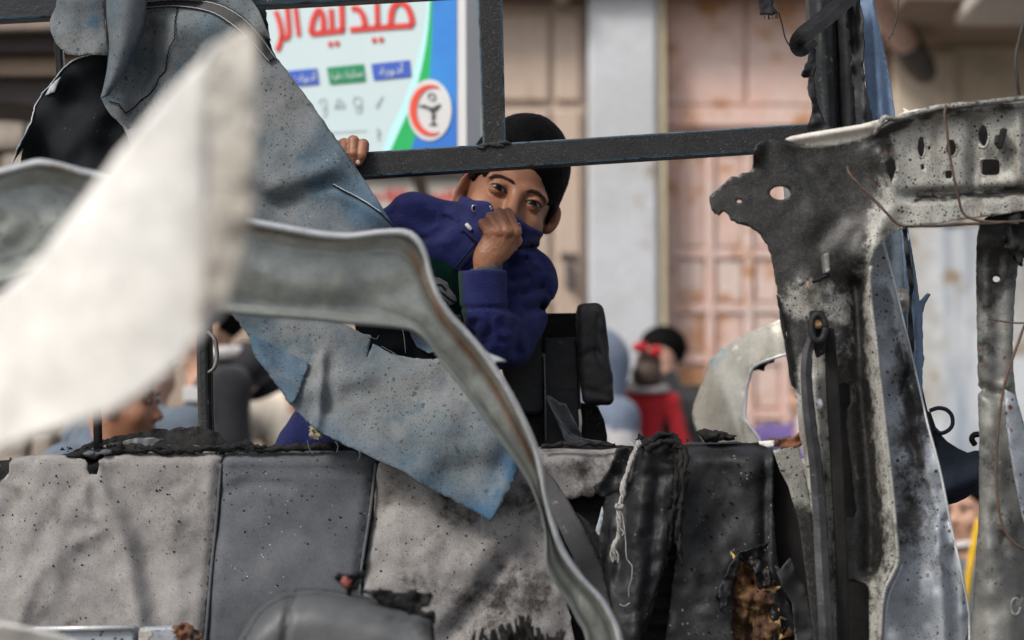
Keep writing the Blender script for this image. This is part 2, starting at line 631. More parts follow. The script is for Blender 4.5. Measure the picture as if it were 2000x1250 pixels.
M_tarpblue = surf('blue_tarpaulin_face', (.115, .18, .30), (.15, .22, .33), 8, rough=.6, stretch=(3, 3, .4), bump=(30, .3, .01))
M_band = surf('dark_hem_band', (.016, .0165, .018), (.03, .03, .032), 20, rough=.7, bump=(400, .3, .002))
M_thread = surf('pale_thread', (.4, .42, .45), (.3, .34, .4), 50, rough=.9, bump=None)
M_white = surf('dusty_white_paint', (.74, .725, .695), (.68, .66, .62), 4, .4, .7, rough=.55, c3=(.44, .41, .375), streak=((.50, .48, .46), 12, .5, .68), c3scale=7, c3lo=.60, c3hi=.78, soot=((.22, .19, .17), 25), bump=(30, .2))
M_torn = surf('torn_white_edge', (.50, .475, .43), (.36, .33, .29), 9, .4, .6, rough=.8, c3=(.12, .11, .11), c3scale=20, c3lo=.55, c3hi=.66, soot=((.06, .055, .06), 30), bump=(60, .6, .01))
M_sage = surf('grey_green_metal', (.30, .315, .29), (.21, .225, .212), 7, .35, .65, rough=.33, metal=.25, c3=(.28, .28, .21), c3scale=6, c3lo=.58, c3hi=.72,
              soot=((.05, .05, .05), 16), streak=((.34, .355, .31), 9, .54, .64), tint=(.25, .12, .06), flecks=[(70, .14, (.08, .07, .06), .5, .6)], bump=(40, .2), coat=.2)
M_rim = surf('bare_metal_rim', (.62, .63, .64), (.48, .5, .52), 22, rough=.35, metal=.35, c3=(.30, .20, .14), c3scale=16, c3lo=.62, c3hi=.7, bump=(60, .2))
M_burnt = surf('scorched_white_metal', (.33, .325, .295), (.24, .24, .222), 8, .3, .7, rough=.5, soot=((.014, .0135, .013), 38), streak=((.17, .155, .135), 30, .52, .66), c3=(.12, .112, .10), c3scale=26, c3lo=.54, c3hi=.70,
               flecks=[(85, .20, (.02, .019, .018), .32, .46, 8), (170, .24, (.03, .028, .026), .34, .48, 12), (300, .26, (.05, .047, .043), .34, .48, 9), (48, .10, (.16, .05, .03), .5, .6, 5)], bump=(60, .3), bump2=(200, .15, .002))
M_skinpanel = surf('scorched_blue_white_metal', (.31, .335, .37), (.24, .265, .30), 6, .35, .7, rough=.48, metal=.12, soot=((.014, .0145, .017), 18),
                   flecks=[(70, .20, (.03, .03, .03), .38, .50, 8), (34, .15, (.13, .03, .022), .5, .58, 6), (190, .26, (.05, .05, .05), .46, .58, 12)], bump=(30, .25), bump2=(160, .15, .002))
M_greymetal = surf('smoked_grey_metal', (.20, .20, .188), (.12, .12, .114), 9, .35, .65, rough=.5, metal=.15, soot=((.02, .02, .02), 20), c3=(.42, .42, .40), c3scale=18, c3lo=.6, c3hi=.72,
                   flecks=[(80, .2, (.04, .04, .04), .45, .58, 8), (40, .12, (.16, .04, .03), .52, .6, 6)], bump=(60, .3))
M_char = surf('charred_black', (.007, .007, .0075), (.016, .0155, .0155), 20, rough=.75, flecks=[(150, .2, (.12, .11, .1), .52, .64)], bump=(90, .6, .006), bump2=(300, .3, .002), spec=.2)
M_soot = surf('sooty_black_cavity', (.008, .008, .008), (.016, .015, .015), 14, rough=.9, bump=(80, .3), spec=.2)
M_vinyl = surf('scorched_black_vinyl', (.012, .0125, .014), (.022, .0225, .024), 12, rough=.5, spec=.25, c3=(.07, .07, .07), c3scale=30, c3lo=.64, c3hi=.76,
               flecks=[(90, .2, (.16, .15, .14), .5, .62, 10), (46, .12, (.16, .06, .03), .54, .62, 6)], bump=(70, .35), bump2=(240, .2, .002))
M_seatlight = surf('light_grey_seat_cloth', (.265, .254, .249), (.21, .20, .197), 6, .35, .65, rough=.95, spec=.2, soot=((.03, .029, .029), 12), c3=(.115, .10, .085), c3scale=13, c3lo=.54, c3hi=.78,
                   flecks=[(24, .06, (.05, .04, .035), .46, .58, 5), (48, .085, (.035, .03, .03), .40, .55, 6), (120, .13, (.05, .045, .04), .42, .56, 9), (260, .17, (.08, .07, .065), .4, .56, 9)], bump=(520, .45, .002), bump2=(60, .08), sheen=.1)
M_seatdark = surf('charcoal_seat_vinyl', (.084, .091, .104), (.066, .072, .083), 5, .35, .65, rough=.7, spec=.3, c3=(.09, .085, .08), c3scale=16, c3lo=.56, c3hi=.75, soot=((.03, .03, .032), 14),
                  flecks=[(110, .16, (.05, .045, .04), .42, .56, 9), (90, .10, (.32, .29, .25), .48, .6, 8), (220, .18, (.07, .06, .055), .42, .56, 9)], bump=(380, .3, .002))
M_headvinyl = surf('grey_headrest_vinyl', (.075, .079, .083), (.055, .059, .063), 9, .35, .65, rough=.5, soot=((.02, .02, .02), 18), c3=(.09, .085, .08), c3scale=16, c3lo=.62, c3hi=.8, bump=(300, .2, .002))
M_foam = surf('scorched_orange_foam', (.13, .06, .022), (.055, .024, .010), 14, .35, .65, rough=.85, c3=(.48, .32, .12), c3scale=20, c3lo=.50, c3hi=.62, soot=((.02, .014, .01), 30), bump=(70, .7, .008))
M_rope = surf('frayed_grey_cord', (.36, .35, .33), (.22, .21, .2), 40, rough=.95, bump=(300, .5, .002))
M_belt = surf('scorched_grey_strap', (.034, .034, .037), (.02, .02, .022), 18, rough=.62, c3=(.15, .15, .15), c3scale=40, c3lo=.6, c3hi=.75, bump=(300, .3, .002))
M_roofskin = surf('pale_roof_skin', (.60, .575, .52), (.52, .49, .44), 12, rough=.5, c3=(.32, .26, .2), c3scale=30, c3lo=.62, c3hi=.72, soot=((.06, .055, .05), 40), bump=(60, .2))
M_weld = surf('sooty_weld', (.035, .034, .033), (.016, .016, .017), 60, rough=.7, bump=(260, .8, .003))
M_rubber = surf('torn_black_rubber', (.011, .0115, .013), (.02, .021, .024), 18, rough=.5, bump=(120, .35), spec=.2)
M_wire = surf('rusty_brown_wire', (.10, .055, .035), (.06, .04, .03), 40, rough=.7, bump=(200, .4))
M_wireblack = surf('burnt_black_wire', (.025, .022, .02), (.05, .04, .035), 30, rough=.7, bump=(200, .4))
M_rust = surf('rusty_metal', (.18, .07, .03), (.06, .035, .025), 25, rough=.85, bump=(90, .5))
M_fender = surf('dusty_beige_panel', (.44, .42, .37), (.35, .33, .285), 6, .35, .65, rough=.28, metal=.15, c3=(.72, .70, .66), c3scale=14, c3lo=.62, c3hi=.70, stretch=(1, 1, 2.2), tint=(.10, .32, .45), soot=((.08, .07, .06), 25), bump=(50, .2), coat=.15)
M_navycloth = surf('dark_navy_cloth', (.012, .02, .036), (.018, .028, .046), 10, rough=.8, bump=(260, .3, .002))
M_plastic = surf('smoked_clear_plastic', (.14, .145, .16), (.09, .095, .105), 12, rough=.3, bump=(40, .2), transmission=.25)
M_redscrap = surf('red_scrap', (.22, .03, .02), (.06, .02, .02), 40, rough=.5)
M_dustclump = surf('dry_mud_clump', (.30, .26, .17), (.18, .16, .11), 60, rough=.95, bump=(200, .7, .004))
# street
M_ground = surf('dusty_road', (.16, .145, .125), (.11, .10, .09), 1.2, rough=.95, c3=(.2, .18, .15), c3scale=6, bump=(20, .4, .02))
M_floor = surf('scorched_floor_metal', (.05, .048, .045), (.02, .02, .02), 5, rough=.8, bump=(30, .4))
M_plaster = surf('beige_plaster', (.58, .50, .40), (.48, .41, .33), 1.6, rough=.9, c3=(.36, .31, .25), c3scale=3, c3lo=.55, c3hi=.75, streak=((.35, .30, .24), 2.5, .52, .7), bump=(30, .3, .006))
M_pillarwall = surf('grey_white_column', (.52, .535, .57), (.45, .46, .48), 2.2, rough=.9, c3=(.29, .25, .19), c3scale=2.4, c3lo=.56, c3hi=.68, streak=((.46, .45, .42), 3, .55, .7), bump=(30, .3, .006))
M_doorbeige = surf('brown_beige_door', (.47, .365, .295), (.42, .325, .26), 3, rough=.55, streak=((.31, .23, .18), 6, .5, .7), bump=(20, .15))
M_doorpink = surf('faded_pink_door', (.64, .44, .385), (.62, .50, .46), 3, rough=.7, c3=(.45, .235, .12), c3scale=6, c3lo=.53, c3hi=.64, streak=((.52, .30, .20), 5, .52, .66), soot=((.46, .47, .48), 6), bump=(30, .3))
M_doorpanel = surf('faded_pink_door_panel', (.60, .415, .36), (.60, .49, .45), 3.4, rough=.7, c3=(.44, .22, .11), c3scale=4.5, c3lo=.48, c3hi=.6, streak=((.42, .235, .15), 5, .55, .7), soot=((.45, .46, .48), 7), bump=(30, .3))
M_seam = surf('door_groove', (.20, .13, .10), (.26, .18, .14), 5, rough=.8)
M_trim = surf('yellowish_trim', (.64, .56, .40), (.56, .49, .35), 4, rough=.7, bump=(20, .2))
M_peel = surf('peeling_pale_wall', (.57, .595, .63), (.44, .435, .42), 3.4, .42, .58, rough=.9, c3=(.30, .235, .17), c3scale=4, c3lo=.56, c3hi=.66, streak=((.27, .32, .385), 3.2, .50, .62), soot=((.50, .44, .35), 3), bump=(30, .4, .008))
M_soffit = surf('brown_soffit', (.27, .205, .15), (.215, .16, .12), 3, rough=.8, bump=(10, .2))
M_concrete = surf('pale_concrete', (.52, .49, .45), (.44, .41, .37), 3, rough=.9, bump=(30, .3))
M_pipe = surf('rusty_pipe', (.58, .40, .33), (.46, .30, .24), 8, rough=.6, c3=(.12, .09, .08), c3scale=6, c3lo=.62, c3hi=.72)
M_pipedark = surf('dark_pipe_end', (.05, .045, .045), (.08, .07, .065), 9, rough=.7)
M_awn = surf('dark_brown_awning', (.026, .018, .016), (.017, .013, .012), 4, rough=.7)
M_awnlight = surf('beige_awning_band', (.26, .205, .175), (.21, .165, .14), 4, rough=.8)
M_stone = surf('rough_stone_wall', (.38, .33, .28), (.24, .21, .18), 9, rough=.95, c3=(.5, .45, .38), c3scale=14, c3lo=.58, c3hi=.7, bump=(14, .8, .04))
M_signwhite = surf('sign_white', (.47, .565, .585), (.45, .55, .575), 3, rough=.35, bump=None, grain=0, mottle=0)
M_signborder = surf('sign_border', (.55, .55, .56), (.52, .52, .53), 6, rough=.4, bump=None, grain=0, mottle=0)
M_signred = surf('sign_red', (.56, .035, .028), rough=.35, bump=None, grain=0, mottle=0)
M_signorange = surf('sign_crescent_red', (.62, .06, .03), rough=.35, bump=None, grain=0, mottle=0)
M_signgreen = surf('sign_green', (.0, .36, .085), (.0, .32, .08), 8, rough=.35, bump=None, grain=0, mottle=0)
M_signdkgreen = surf('sign_dark_green', (.0, .20, .075), rough=.35, bump=None, grain=0, mottle=0)
M_signblue = surf('sign_blue', (.02, .21, .58), (.015, .13, .48), 1.6, .35, .6, rough=.35, bump=None, grain=0, mottle=0)
M_signbox = surf('sign_box_blue', (.03, .085, .42), rough=.35, bump=None, grain=0, mottle=0)
M_signcyan = surf('sign_cyan_edge', (.40, .70, .72), rough=.35, bump=None, grain=0, mottle=0)
M_signink = surf('sign_ink', (.05, .06, .06), rough=.4, bump=None, grain=0, mottle=0)
M_signgrey = surf('sign_grey_ink', (.40, .46, .47), rough=.4, bump=None, grain=0, mottle=0)
M_signtext = surf('sign_white_text', (.55, .60, .62), rough=.35, bump=None, grain=0, mottle=0)
# people
M_skin = surf('skin', (.315, .148, .085), (.262, .118, .067), 22, .3, .7, rough=.48, c3=(.28, .115, .08), c3scale=40, c3lo=.55, c3hi=.8, bump=(420, .3, .0012), bump2=(90, .18, .002), sss=.2, roughvar=.06, spec=.4, tint=(.23, .085, .06), grain=.14, mottle=.16)
M_skin2 = surf('light_skin', (.50, .30, .215), (.46, .26, .185), 22, rough=.5, bump=None, sss=.2, roughvar=.06, spec=.4, grain=0, mottle=0)
M_hair = surf('black_hair', (.0022, .0021, .0023), (.0036, .0033, .0034), 40, rough=.7, bump=(300, .3, .002), spec=.08)
M_brown = surf('brown_hair', (.07, .04, .027), (.045, .027, .02), 40, rough=.55, bump=None)
M_brow = surf('eyebrow_hair', (.034, .019, .013), (.056, .032, .022), 90, rough=.7, bump=None)
M_sclera = surf('eye_white', (.27, .25, .245), rough=.35, bump=None, roughvar=.02, spec=.2, grain=0, mottle=0)
M_iris = surf('dark_brown_iris', (.011, .006, .0045), rough=.08, bump=None, roughvar=.02, spec=.10, grain=0, mottle=0)
M_pupil = surf('pupil', (.002, .002, .002), rough=.08, bump=None, roughvar=.02, spec=.10, grain=0, mottle=0)
M_lip = surf('lip', (.32, .13, .10), rough=.45, bump=None, grain=0, mottle=0)
M_nail = surf('finger_nail', (.46, .29, .23), rough=.35, bump=None, grain=0, mottle=0)
M_fleece = surf('navy_fleece', (.0185, .0245, .138), (.0140, .0185, .106), 30, .3, .7, rough=.95, spec=.1, c3=(.03, .026, .045), c3scale=28, c3lo=.70, c3hi=.85, bump=(330, .9, .006), bump2=(800, .7, .003), sheen=.10)
M_fleecegreen = surf('green_fleece', (.0035, .040, .026), (.0025, .030, .020), 30, rough=.95, bump=(330, .7, .004), bump2=(800, .6, .003), sheen=.1, spec=.1)
M_patch = surf('grey_white_print', (.34, .34, .35), (.26, .26, .28), 60, rough=.9, bump=(400, .4, .002))
M_zip = surf('dark_zip', (.012, .014, .03), rough=.5, bump=(300, .3, .002))
M_cuffgrey = surf('dark_grey_cuff', (.055, .055, .058), (.04, .04, .043), 40, rough=.9, bump=(300, .4, .002))
M_steel = surf('dull_steel', (.45, .42, .38), rough=.3, metal=.9, bump=None, grain=0, mottle=0)
M_toggle = surf('pale_toggle', (.55, .54, .56), rough=.5, bump=None)
M_denim = surf('navy_trousers', (.02, .024, .06), (.015, .018, .045), 20, rough=.9)
M_shoe = surf('black_shoe', (.02, .02, .02), rough=.6)
def cloth(name, c):
    return surf(name, c, tuple(v * .78 for v in c), 9, rough=.92, bump=(60, .4, .01), sheen=.15)
M_red = cloth('red_knit', (.46, .010, .018)); M_blk = cloth('black_cloth', (.014, .015, .019)); M_hood = cloth('blue_grey_hoodie', (.17, .21, .29))
M_palegrey = cloth('pale_grey_cloth', (.55, .53, .55)); M_darkjk = cloth('dark_jacket_cloth', (.013, .013, .018)); M_cream = cloth('cream_cloth', (.74, .67, .58))
M_slate = cloth('slate_cloth', (.10, .13, .17)); M_purple = cloth('purple_cloth', (.12, .08, .25)); M_yellow = cloth('yellow_strap', (.72, .42, .01)); M_trs = cloth('dark_trousers', (.04, .04, .05))
M_collarwhite = cloth('white_collar', (.62, .58, .58))
# ------------------------------------------------------------------ street behind: ground and shop building
gv, gf = box_vf(-60, 60, -40, 80, -.5, 0)
g = meshobj('ground', gv, gf, M_ground, None, False)
g['kind'] = 'structure'; g['label'] = 'dusty road and forecourt in front of the shops'

WY = 10.0
def wx(px, Y=WY): return (px - 1000) / FPX * Y
def wz(py, Y=WY): return float(PY(1000, py, Y)[2])

bld = thing('shop_building', 'weathered beige shop front with pink rusty doors and a grey column', 'building', (0, WY + .3, 0))
box('wall', -9, 9, WY + .22, WY + .6, 0, 4.6, M_plaster, bld, 0)
# brown-beige sheet metal doors left of the column
dr = meshobj('metal_door', *box_vf(wx(150), wx(1146), WY + .10, WY + .21, 0, 3.2), M_doorbeige, bld, False)
for a, b, y0, y1 in ((908, 1074, 18, 192), (1084, 1136, 18, 192), (908, 1074, 206, 560), (1084, 1136, 206, 700), (720, 896, 206, 560), (720, 896, 18, 192),
                     (908, 1074, 574, 1000), (720, 896, 574, 1000), (500, 708, 574, 1000), (500, 708, 206, 560), (300, 488, 206, 1000)):
    p = meshobj('panel', *box_vf(wx(a), wx(b), WY + .075, WY + .099, wz(y1), wz(y0)), M_doorbeige, dr, False)
    bv = p.modifiers.new('bevel', 'BEVEL'); bv.width = .012; bv.segments = 2
hd = box('door_handle', wx(1106), wx(1122), WY + .03, WY + .074, wz(560), wz(515), M_pipedark, dr, .006)
box('door_bolt', wx(1095), wx(1130), WY + .045, WY + .074, wz(502), wz(492), M_pipedark, dr, .004)
box('column', wx(1150), wx(1284), WY - .06, WY + .21, 0, 3.4, M_pillarwall, bld, .015)
box('corner_trim', wx(1286), wx(1303), WY - .03, WY + .21, 0, 3.4, M_trim, bld, .01)
# faded pink doors with rails and rusty inset panels
pk = meshobj('metal_door', *box_vf(wx(1305), wx(1752), WY + .13, WY + .21, 0, 3.25), M_doorpink, bld, False)
pk['label'] = 'faded pink door with rusty orange panels'
cols = [(1308, 1322), (1386, 1402), (1462, 1478), (1534, 1550), (1612, 1628), (1690, 1706)]
for a, b in cols:
    q = meshobj('stile', *box_vf(wx(a), wx(b), WY + .105, WY + .128, 0, wz(268)), M_doorpink, pk, False)
    bv = q.modifiers.new('bevel', 'BEVEL'); bv.width = .008; bv.segments = 2
rows = [(196, 232), (268, 290), (482, 498), (590, 606), (690, 706), (800, 816), (930, 946), (1100, 1116)]
for y0, y1 in rows[1:]:
    for (a0, a1), (b0, b1) in zip(cols[:-1], cols[1:]):
        q = meshobj('rail', *box_vf(wx(a1) + .002, wx(b0) - .002, WY + .107, WY + .128, wz(y1), wz(y0)), M_doorpink, pk, False)
for (r0, r1), (s0, s1) in zip(rows[1:-1], rows[2:]):
    for (a0, a1), (b0, b1) in zip(cols[:-1], cols[1:]):
        q = meshobj('panel', *box_vf(wx(a1) + .014, wx(b0) - .014, WY + .119, WY + .129, wz(s0) + .014, wz(r1) - .014), M_doorpanel, pk, False)
        bv = q.modifiers.new('bevel', 'BEVEL'); bv.width = .006; bv.segments = 2
q = meshobj('rail', *box_vf(wx(1306), wx(1750), WY + .095, WY + .128, wz(238), wz(200)), M_doorpink, pk, False)
for a, b in ((1308, 1464), (1472, 1610), (1618, 1748)):
    p = meshobj('panel', *box_vf(wx(a), wx(b), WY + .11, WY + .129, wz(196), wz(-40)), M_doorpink, pk, False)
    bv = p.modifiers.new('bevel', 'BEVEL'); bv.width = .012; bv.segments = 2
# right-hand wall: beige above, peeling pale paint below
box('wall', wx(1756), 9, WY + .0, WY + .215, wz(440), 3.3, M_plaster, bld, .01)
pw = box('wall', wx(1756), 9, WY - .012, WY + .215, 0, wz(443), M_peel, bld, .01)
pw['label'] = 'peeling pale painted lower wall'
box('pilaster', wx(1838), wx(1872), WY - .03, WY - .002, wz(438), wz(105), M_plaster, bld, .008)
box('soffit', wx(1700), 9, 9.0, WY + .2, 2.99, 3.3, M_soffit, bld, .01)
box('soffit', -9, wx(1697), 9.85, WY + .2, 3.21, 3.5, M_soffit, bld, .01)
box('roof_beam', wx(1872, 9.2), 7, 8.6, 9.2, wz(52, 9.2), 2.985, M_concrete, bld, .02)
tube('drain_pipe', [PY(1650, -150, 9.0), PY(1700, -20, 9.25), PY(1775, 92, 9.6)], .052, M_pipe, bld, 16, 12)
tube('pipe_elbow', [PY(1768, 82, 9.58), PY(1790, 118, 9.68), PY(1806, 142, 9.8)], [.062, .064, .05], M_pipedark, bld, 16, 6)
box('lamp_bracket', wx(1085), wx(1112), WY - .2, WY + .05, wz(3), wz(-30), M_concrete, bld, .01)

# shop sign strip with red lettering, over the beige door
shs = thing('shop_sign', 'long pale strip sign with red lettering behind the boy', 'sign', (wx(740), WY, wz(385)))
box('board', wx(520), wx(905), WY - .06, WY - .02, wz(418), wz(350), M_concrete, shs, .004)
box('rail', wx(515), wx(910), WY - .10, WY - .015, wz(348), wz(338), M_pipedark, shs, .004)  # dark strip standing in for the shadow band above the board
def stroke_vf(pts, w, proj, thick=.0012):
    """flat printed stroke of even width, as a thin plate lying on the sign"""
    P = catmull(pts, max(6, 5 * len(pts))) if len(pts) > 2 else np.asarray(pts, float)
    T = np.gradient(P, axis=0); T /= np.maximum(1e-9, np.linalg.norm(T, axis=1))[:, None]
    N = np.stack([-T[:, 1], T[:, 0]], -1)
    A = P + N * w / 2; B = P - N * w / 2
    V = np.vstack([proj(A[:, 0], A[:, 1], 0), proj(B[:, 0], B[:, 1], 0), proj(A[:, 0], A[:, 1], thick), proj(B[:, 0], B[:, 1], thick)])
    n = len(P); F = []
    for i in range(n - 1):
        F += [(i, i + 1, n + i + 1, n + i), (2 * n + i, 3 * n + i, 3 * n + i + 1, 2 * n + i + 1),
              (i, 2 * n + i, 2 * n + i + 1, i + 1), (n + i, n + i + 1, 3 * n + i + 1, 3 * n + i)]
    F += [(0, n, 3 * n, 2 * n), (n - 1, 3 * n - 1, 4 * n - 1, 2 * n - 1)]
    return V, F
def pr_shop(x, y, t): return PY(x, y, WY - .0605 - .002 + t)
red = []
r_ = random.Random(3)
for x0, x1 in ((555, 610), (622, 690), (706, 745), (752, 812), (826, 890)):
    red.append(stroke_vf([(x0, 386), ((x0 + x1) / 2, 389), (x1, 385)], 9, pr_shop))
    x = x0 + 4
    while x < x1 - 4:
        red.append(stroke_vf([(x, 386), (x + 1, 386 - r_.choice((7, 9, 18)))], 6, pr_shop)); x += r_.choice((9, 13, 16))
    red.append(stroke_vf([(x0 + 14, 396), (x0 + 21, 396)], 6, pr_shop))
o = meshobj('lettering', *join_vf(red), M_signred, shs, False)

# left: low awning and stone wall far behind the torn sheet
aw = thing('shop_awning', 'dark brown awning with a beige band at the upper left', 'awning', (wx(60, 7.4), 7.4, wz(120, 7.4)))
def awn(nm, pts, Y, dep, m): return prism(nm, pts, Y, dep, m, aw, .008)
awn('fascia', [(-260, 38), (330, 30), (330, 52), (-260, 66)], 7.40, .12, M_awnlight)
awn('shade_board', [(-260, 70), (330, 56), (330, 100), (-260, 108)], 7.46, .5, M_awn)
awn('lower_board', [(-260, 112), (330, 104), (330, 146), (-260, 150)], 7.52, .5, M_soffit)
awn('beam', [(-260, 152), (330, 148), (330, 230), (-40, 200), (-260, 190)], 7.56, .4, M_awn)
box('post', wx(-300, 7.6), wx(-280, 7.6), 7.56, 7.66, 0, wz(190, 7.6), M_awn, aw)
box('post', wx(300, 7.6), wx(320, 7.6), 7.56, 7.66, 0, wz(190, 7.6), M_awn, aw)
stw = thing('stone_wall', 'rough pale stone wall at the far left edge', 'wall', (wx(-60, 8.6), 8.6, 0))
rs = random.Random(5)
z = 0.0
while z < 2.62:
    x = -3.6 + rs.uniform(0, .15); hgt = rs.uniform(.16, .22)
    while x < -1.66:
        w = rs.uniform(.22, .4)
        d = rs.uniform(0, .03)
        q = box('stone', x, min(x + w, -1.62) - .012, 8.6 - d, 8.85, z, z + hgt - .012, M_stone, stw, .02)
        x += w
    z += hgt
box('mortar_core', -3.55, -1.66, 8.64, 8.82, 0, 2.6, M_soffit, stw, 0)

# ------------------------------------------------------------------ pharmacy sign
sk = math.tan(math.radians(36))
S_o = PY(900, 200, 5.5)
S_n = np.array([-sk, -1.0, 0]); S_n /= np.linalg.norm(S_n)
sg = thing('pharmacy_sign', 'white pharmacy board with red Arabic lettering and a red crescent badge', 'sign', S_o)
def pr_sign(off):
    return lambda x, y, t: PPL(x, y, S_o + S_n * off, S_n) + S_n * np.asarray(t)[..., None]
def flat(name, poly, mat, layer, parent=sg, step=14):
    return sheet(name, poly, lambda x, y: 0 * x, mat, parent, step=step, thick=.0008, smooth=False, proj=pr_sign(.0015 * layer))
pb = np.array([(330, -90), (909, -90), (911, 325), (330, 345)], float)
A = PPL(pb[:, 0], pb[:, 1], S_o, S_n); B = A - S_n * .06
o = meshobj('board', np.vstack([A, B]), [(0, 1, 2, 3), (7, 6, 5, 4)] + [(i, i + 4, (i + 1) % 4 + 4, (i + 1) % 4) for i in range(4)], M_signborder, sg, False)
flat('face', [(338, -80), (893, -80), (893, 312), (338, 330)], M_signwhite, 1)
arc = [tuple(p) for p in catmull([(841, -80), (839, 20), (829, 105), (808, 190), (780, 255), (752, 318)], 26)]
arc2 = [tuple(p) for p in catmull([(846, -80), (845, 20), (842, 105), (834, 190), (812, 262), (796, 316)], 26)]
arc0 = [tuple(p) for p in catmull([(836, -80), (833, 20), (818, 105), (792, 190), (762, 255), (738, 319)], 26)]
flat('cyan_band', arc0 + arc[::-1], M_signcyan, 2)
flat('green_band', arc + arc2[::-1], M_signgreen, 2)
flat('blue_field', arc2 + [(892, 313), (892, -80)], M_signblue, 2)
cx, cy = 839, 215
def ellp(rx, ry, x=cx, y=cy, n=48, a0=0, a1=2 * math.pi): return [(x + rx * math.cos(a0 + (a1 - a0) * k / n), y + ry * math.sin(a0 + (a1 - a0) * k / n)) for k in range(n)]
bd = flat('badge', ellp(43, 60), M_signborder, 4)
def flat2(name, poly, mat, layer, step=10): return flat(name, poly, mat, layer, bd, step)
outer = [(cx + 1 + 40 * math.cos(t), cy + 50 * math.sin(t)) for t in np.linspace(math.radians(68), math.radians(292), 40)]
inner = [(cx + 8 + 34 * math.cos(t), cy + 44 * math.sin(t)) for t in np.linspace(math.radians(288), math.radians(72), 40)]
flat2('crescent', outer + inner, M_signorange, 6)
# bowl and serpent emblem
px0 = pr_sign(.0015 * 6)
em = [stroke_vf([(826, 205), (836, 210), (847, 211), (860, 204)], 3.6, px0), stroke_vf([(832, 208), (846, 216), (856, 207)], 4.6, px0), stroke_vf([(846, 214), (846, 244)], 3, px0),
      stroke_vf([(839, 243), (853, 242)], 3, px0), stroke_vf([(842, 230), (850, 226), (842, 220)], 2.5, px0), stroke_vf([(838, 194), (838, 184), (848, 184), (849, 194), (842, 196)], 2, px0), stroke_vf([(818, 206), (830, 209)], 3, px0)]
meshobj('bowl_emblem', *join_vf(em), M_signink, bd, False)
def zc(pts): return [(480 + x * .24, y * .24) for x, y in pts]
px1 = pr_sign(.0015 * 3)
W = 10.5
letters = [([(1358, 206), (1110, 222), (850, 242)], W), ([(1352, 205), (1350, 150), (1318, 62), (1262, 22), (1212, 44), (1186, 110), (1180, 215)], W + 1), ([(1068, 20), (1072, 222)], W - 1),
           ([(862, 66), (912, 74), (955, 130), (975, 230)], W), ([(528, 274), (660, 262), (800, 246)], W), ([(778, -60), (786, 250)], W), ([(694, 74), (704, 256)], W - 1),
           ([(632, 262), (628, 140), (600, 82), (570, 110), (544, 180), (530, 272)], W), ([(402, 50), (432, 292)], W - 2), ([(336, 50), (348, 290), (285, 306)], W - 1), ([(243, 90), (276, 180), (292, 280), (276, 360), (254, 412)], W - 1),
           ([(590, -20), (610, -22)], 7), ([(640, -24), (660, -26)], 7)]
parts = [stroke_vf(zc(p), w, px1) for p, w in letters]
meshobj('lettering', *join_vf(parts), M_signred, sg, False)
dots = [stroke_vf(zc([(x - 17, y + 1), (x + 17, y - 1)]), 9, px1) for x, y in ((1045, 326), (1102, 321), (688, 357), (742, 352))]
meshobj('letter_dots', *join_vf(dots), M_signred, sg, False)
def textmesh(body):
    c = bpy.data.curves.new('t', 'FONT'); c.body = body; c.resolution_u = 3
    o = bpy.data.objects.new('t', c); COL.objects.link(o)
    dg = bpy.context.evaluated_depsgraph_get(); dg.update()
    me = bpy.data.meshes.new_from_object(o.evaluated_get(dg))
    V = np.array([v.co[:2] for v in me.vertices]); F = [tuple(p.vertices) for p in me.polygons]
    COL.objects.unlink(o); bpy.data.objects.remove(o); bpy.data.curves.remove(c); bpy.data.meshes.remove(me)
    return V, F
def label_text(body, quad, parent):
    """flat lettering fitted into a pixel quadrilateral (tl, tr, br, bl) on the sign"""
    V, F = textmesh(body)
    if not len(V):
        return
    u = (V - V.min(0)) / (V.max(0) - V.min(0))
    q = np.asarray(quad, float)
    p = (q[3] * (1 - u[:, :1]) + q[2] * u[:, :1]) * (1 - u[:, 1:]) + (q[0] * (1 - u[:, :1]) + q[1] * u[:, :1]) * u[:, 1:]
    meshobj('lettering', pr_sign(.0015 * 5)(p[:, 0], p[:, 1], 0 * p[:, 0]), F, M_signtext, parent, False)
for nm, q, m, txt, tq in (
    ('blue_label', [(725, 125), (800, 117), (803, 150), (730, 157)], M_signbox, '\ufe94\ufef3\ufeed\ufea9\ufe83', [(741, 127), (787, 121), (788, 147), (742, 152)]),
    ('green_label', [(638, 132), (710, 125), (714, 159), (644, 165)], M_signdkgreen, '\ufe94\ufef4\ufe92\ufec3 \ufe95\ufe8e\ufee3\ufeb0\ufee0\ufe98\ufeb4\ufee3', [(645, 139), (708, 132), (709, 154), (648, 160)]),
    ('blue_label', [(520, 143), (619, 133), (623, 165), (520, 174)], M_signbox, '\ufe95\ufe8d\ufeed\ufea9\ufe83', [(566, 143), (616, 138), (618, 160), (566, 166)])):
    lb = flat(nm, q, m, 3)
    label_text(txt, tq, lb)
ik = [stroke_vf(zc(p), 1.6, px1) for p in ([(590, 830), (640, 800), (650, 870), (600, 830)], [(620, 900), (650, 880), (650, 940), (615, 930)], [(720, 870), (760, 800), (800, 860), (720, 875)], [(730, 880), (765, 830), (800, 880)],
      [(880, 790), (930, 790), (935, 850), (880, 850), (880, 790)], [(890, 880), (940, 860), (930, 910), (890, 900)], [(1065, 880), (1115, 775)], [(1055, 870), (1085, 810)])]
ik += [stroke_vf(zc([(x, 1075 - (x - 700) * .05), (x + 14, 1074 - (x - 700) * .05)]), 2.4, px1) for x in range(700, 985, 24)]
ik += [stroke_vf(zc(p), 3.5, px1) for p in ([(1065, 1040), (1085, 1080), (1070, 1110), (1085, 1140)], [(1080, 1050), (1065, 1090)])]
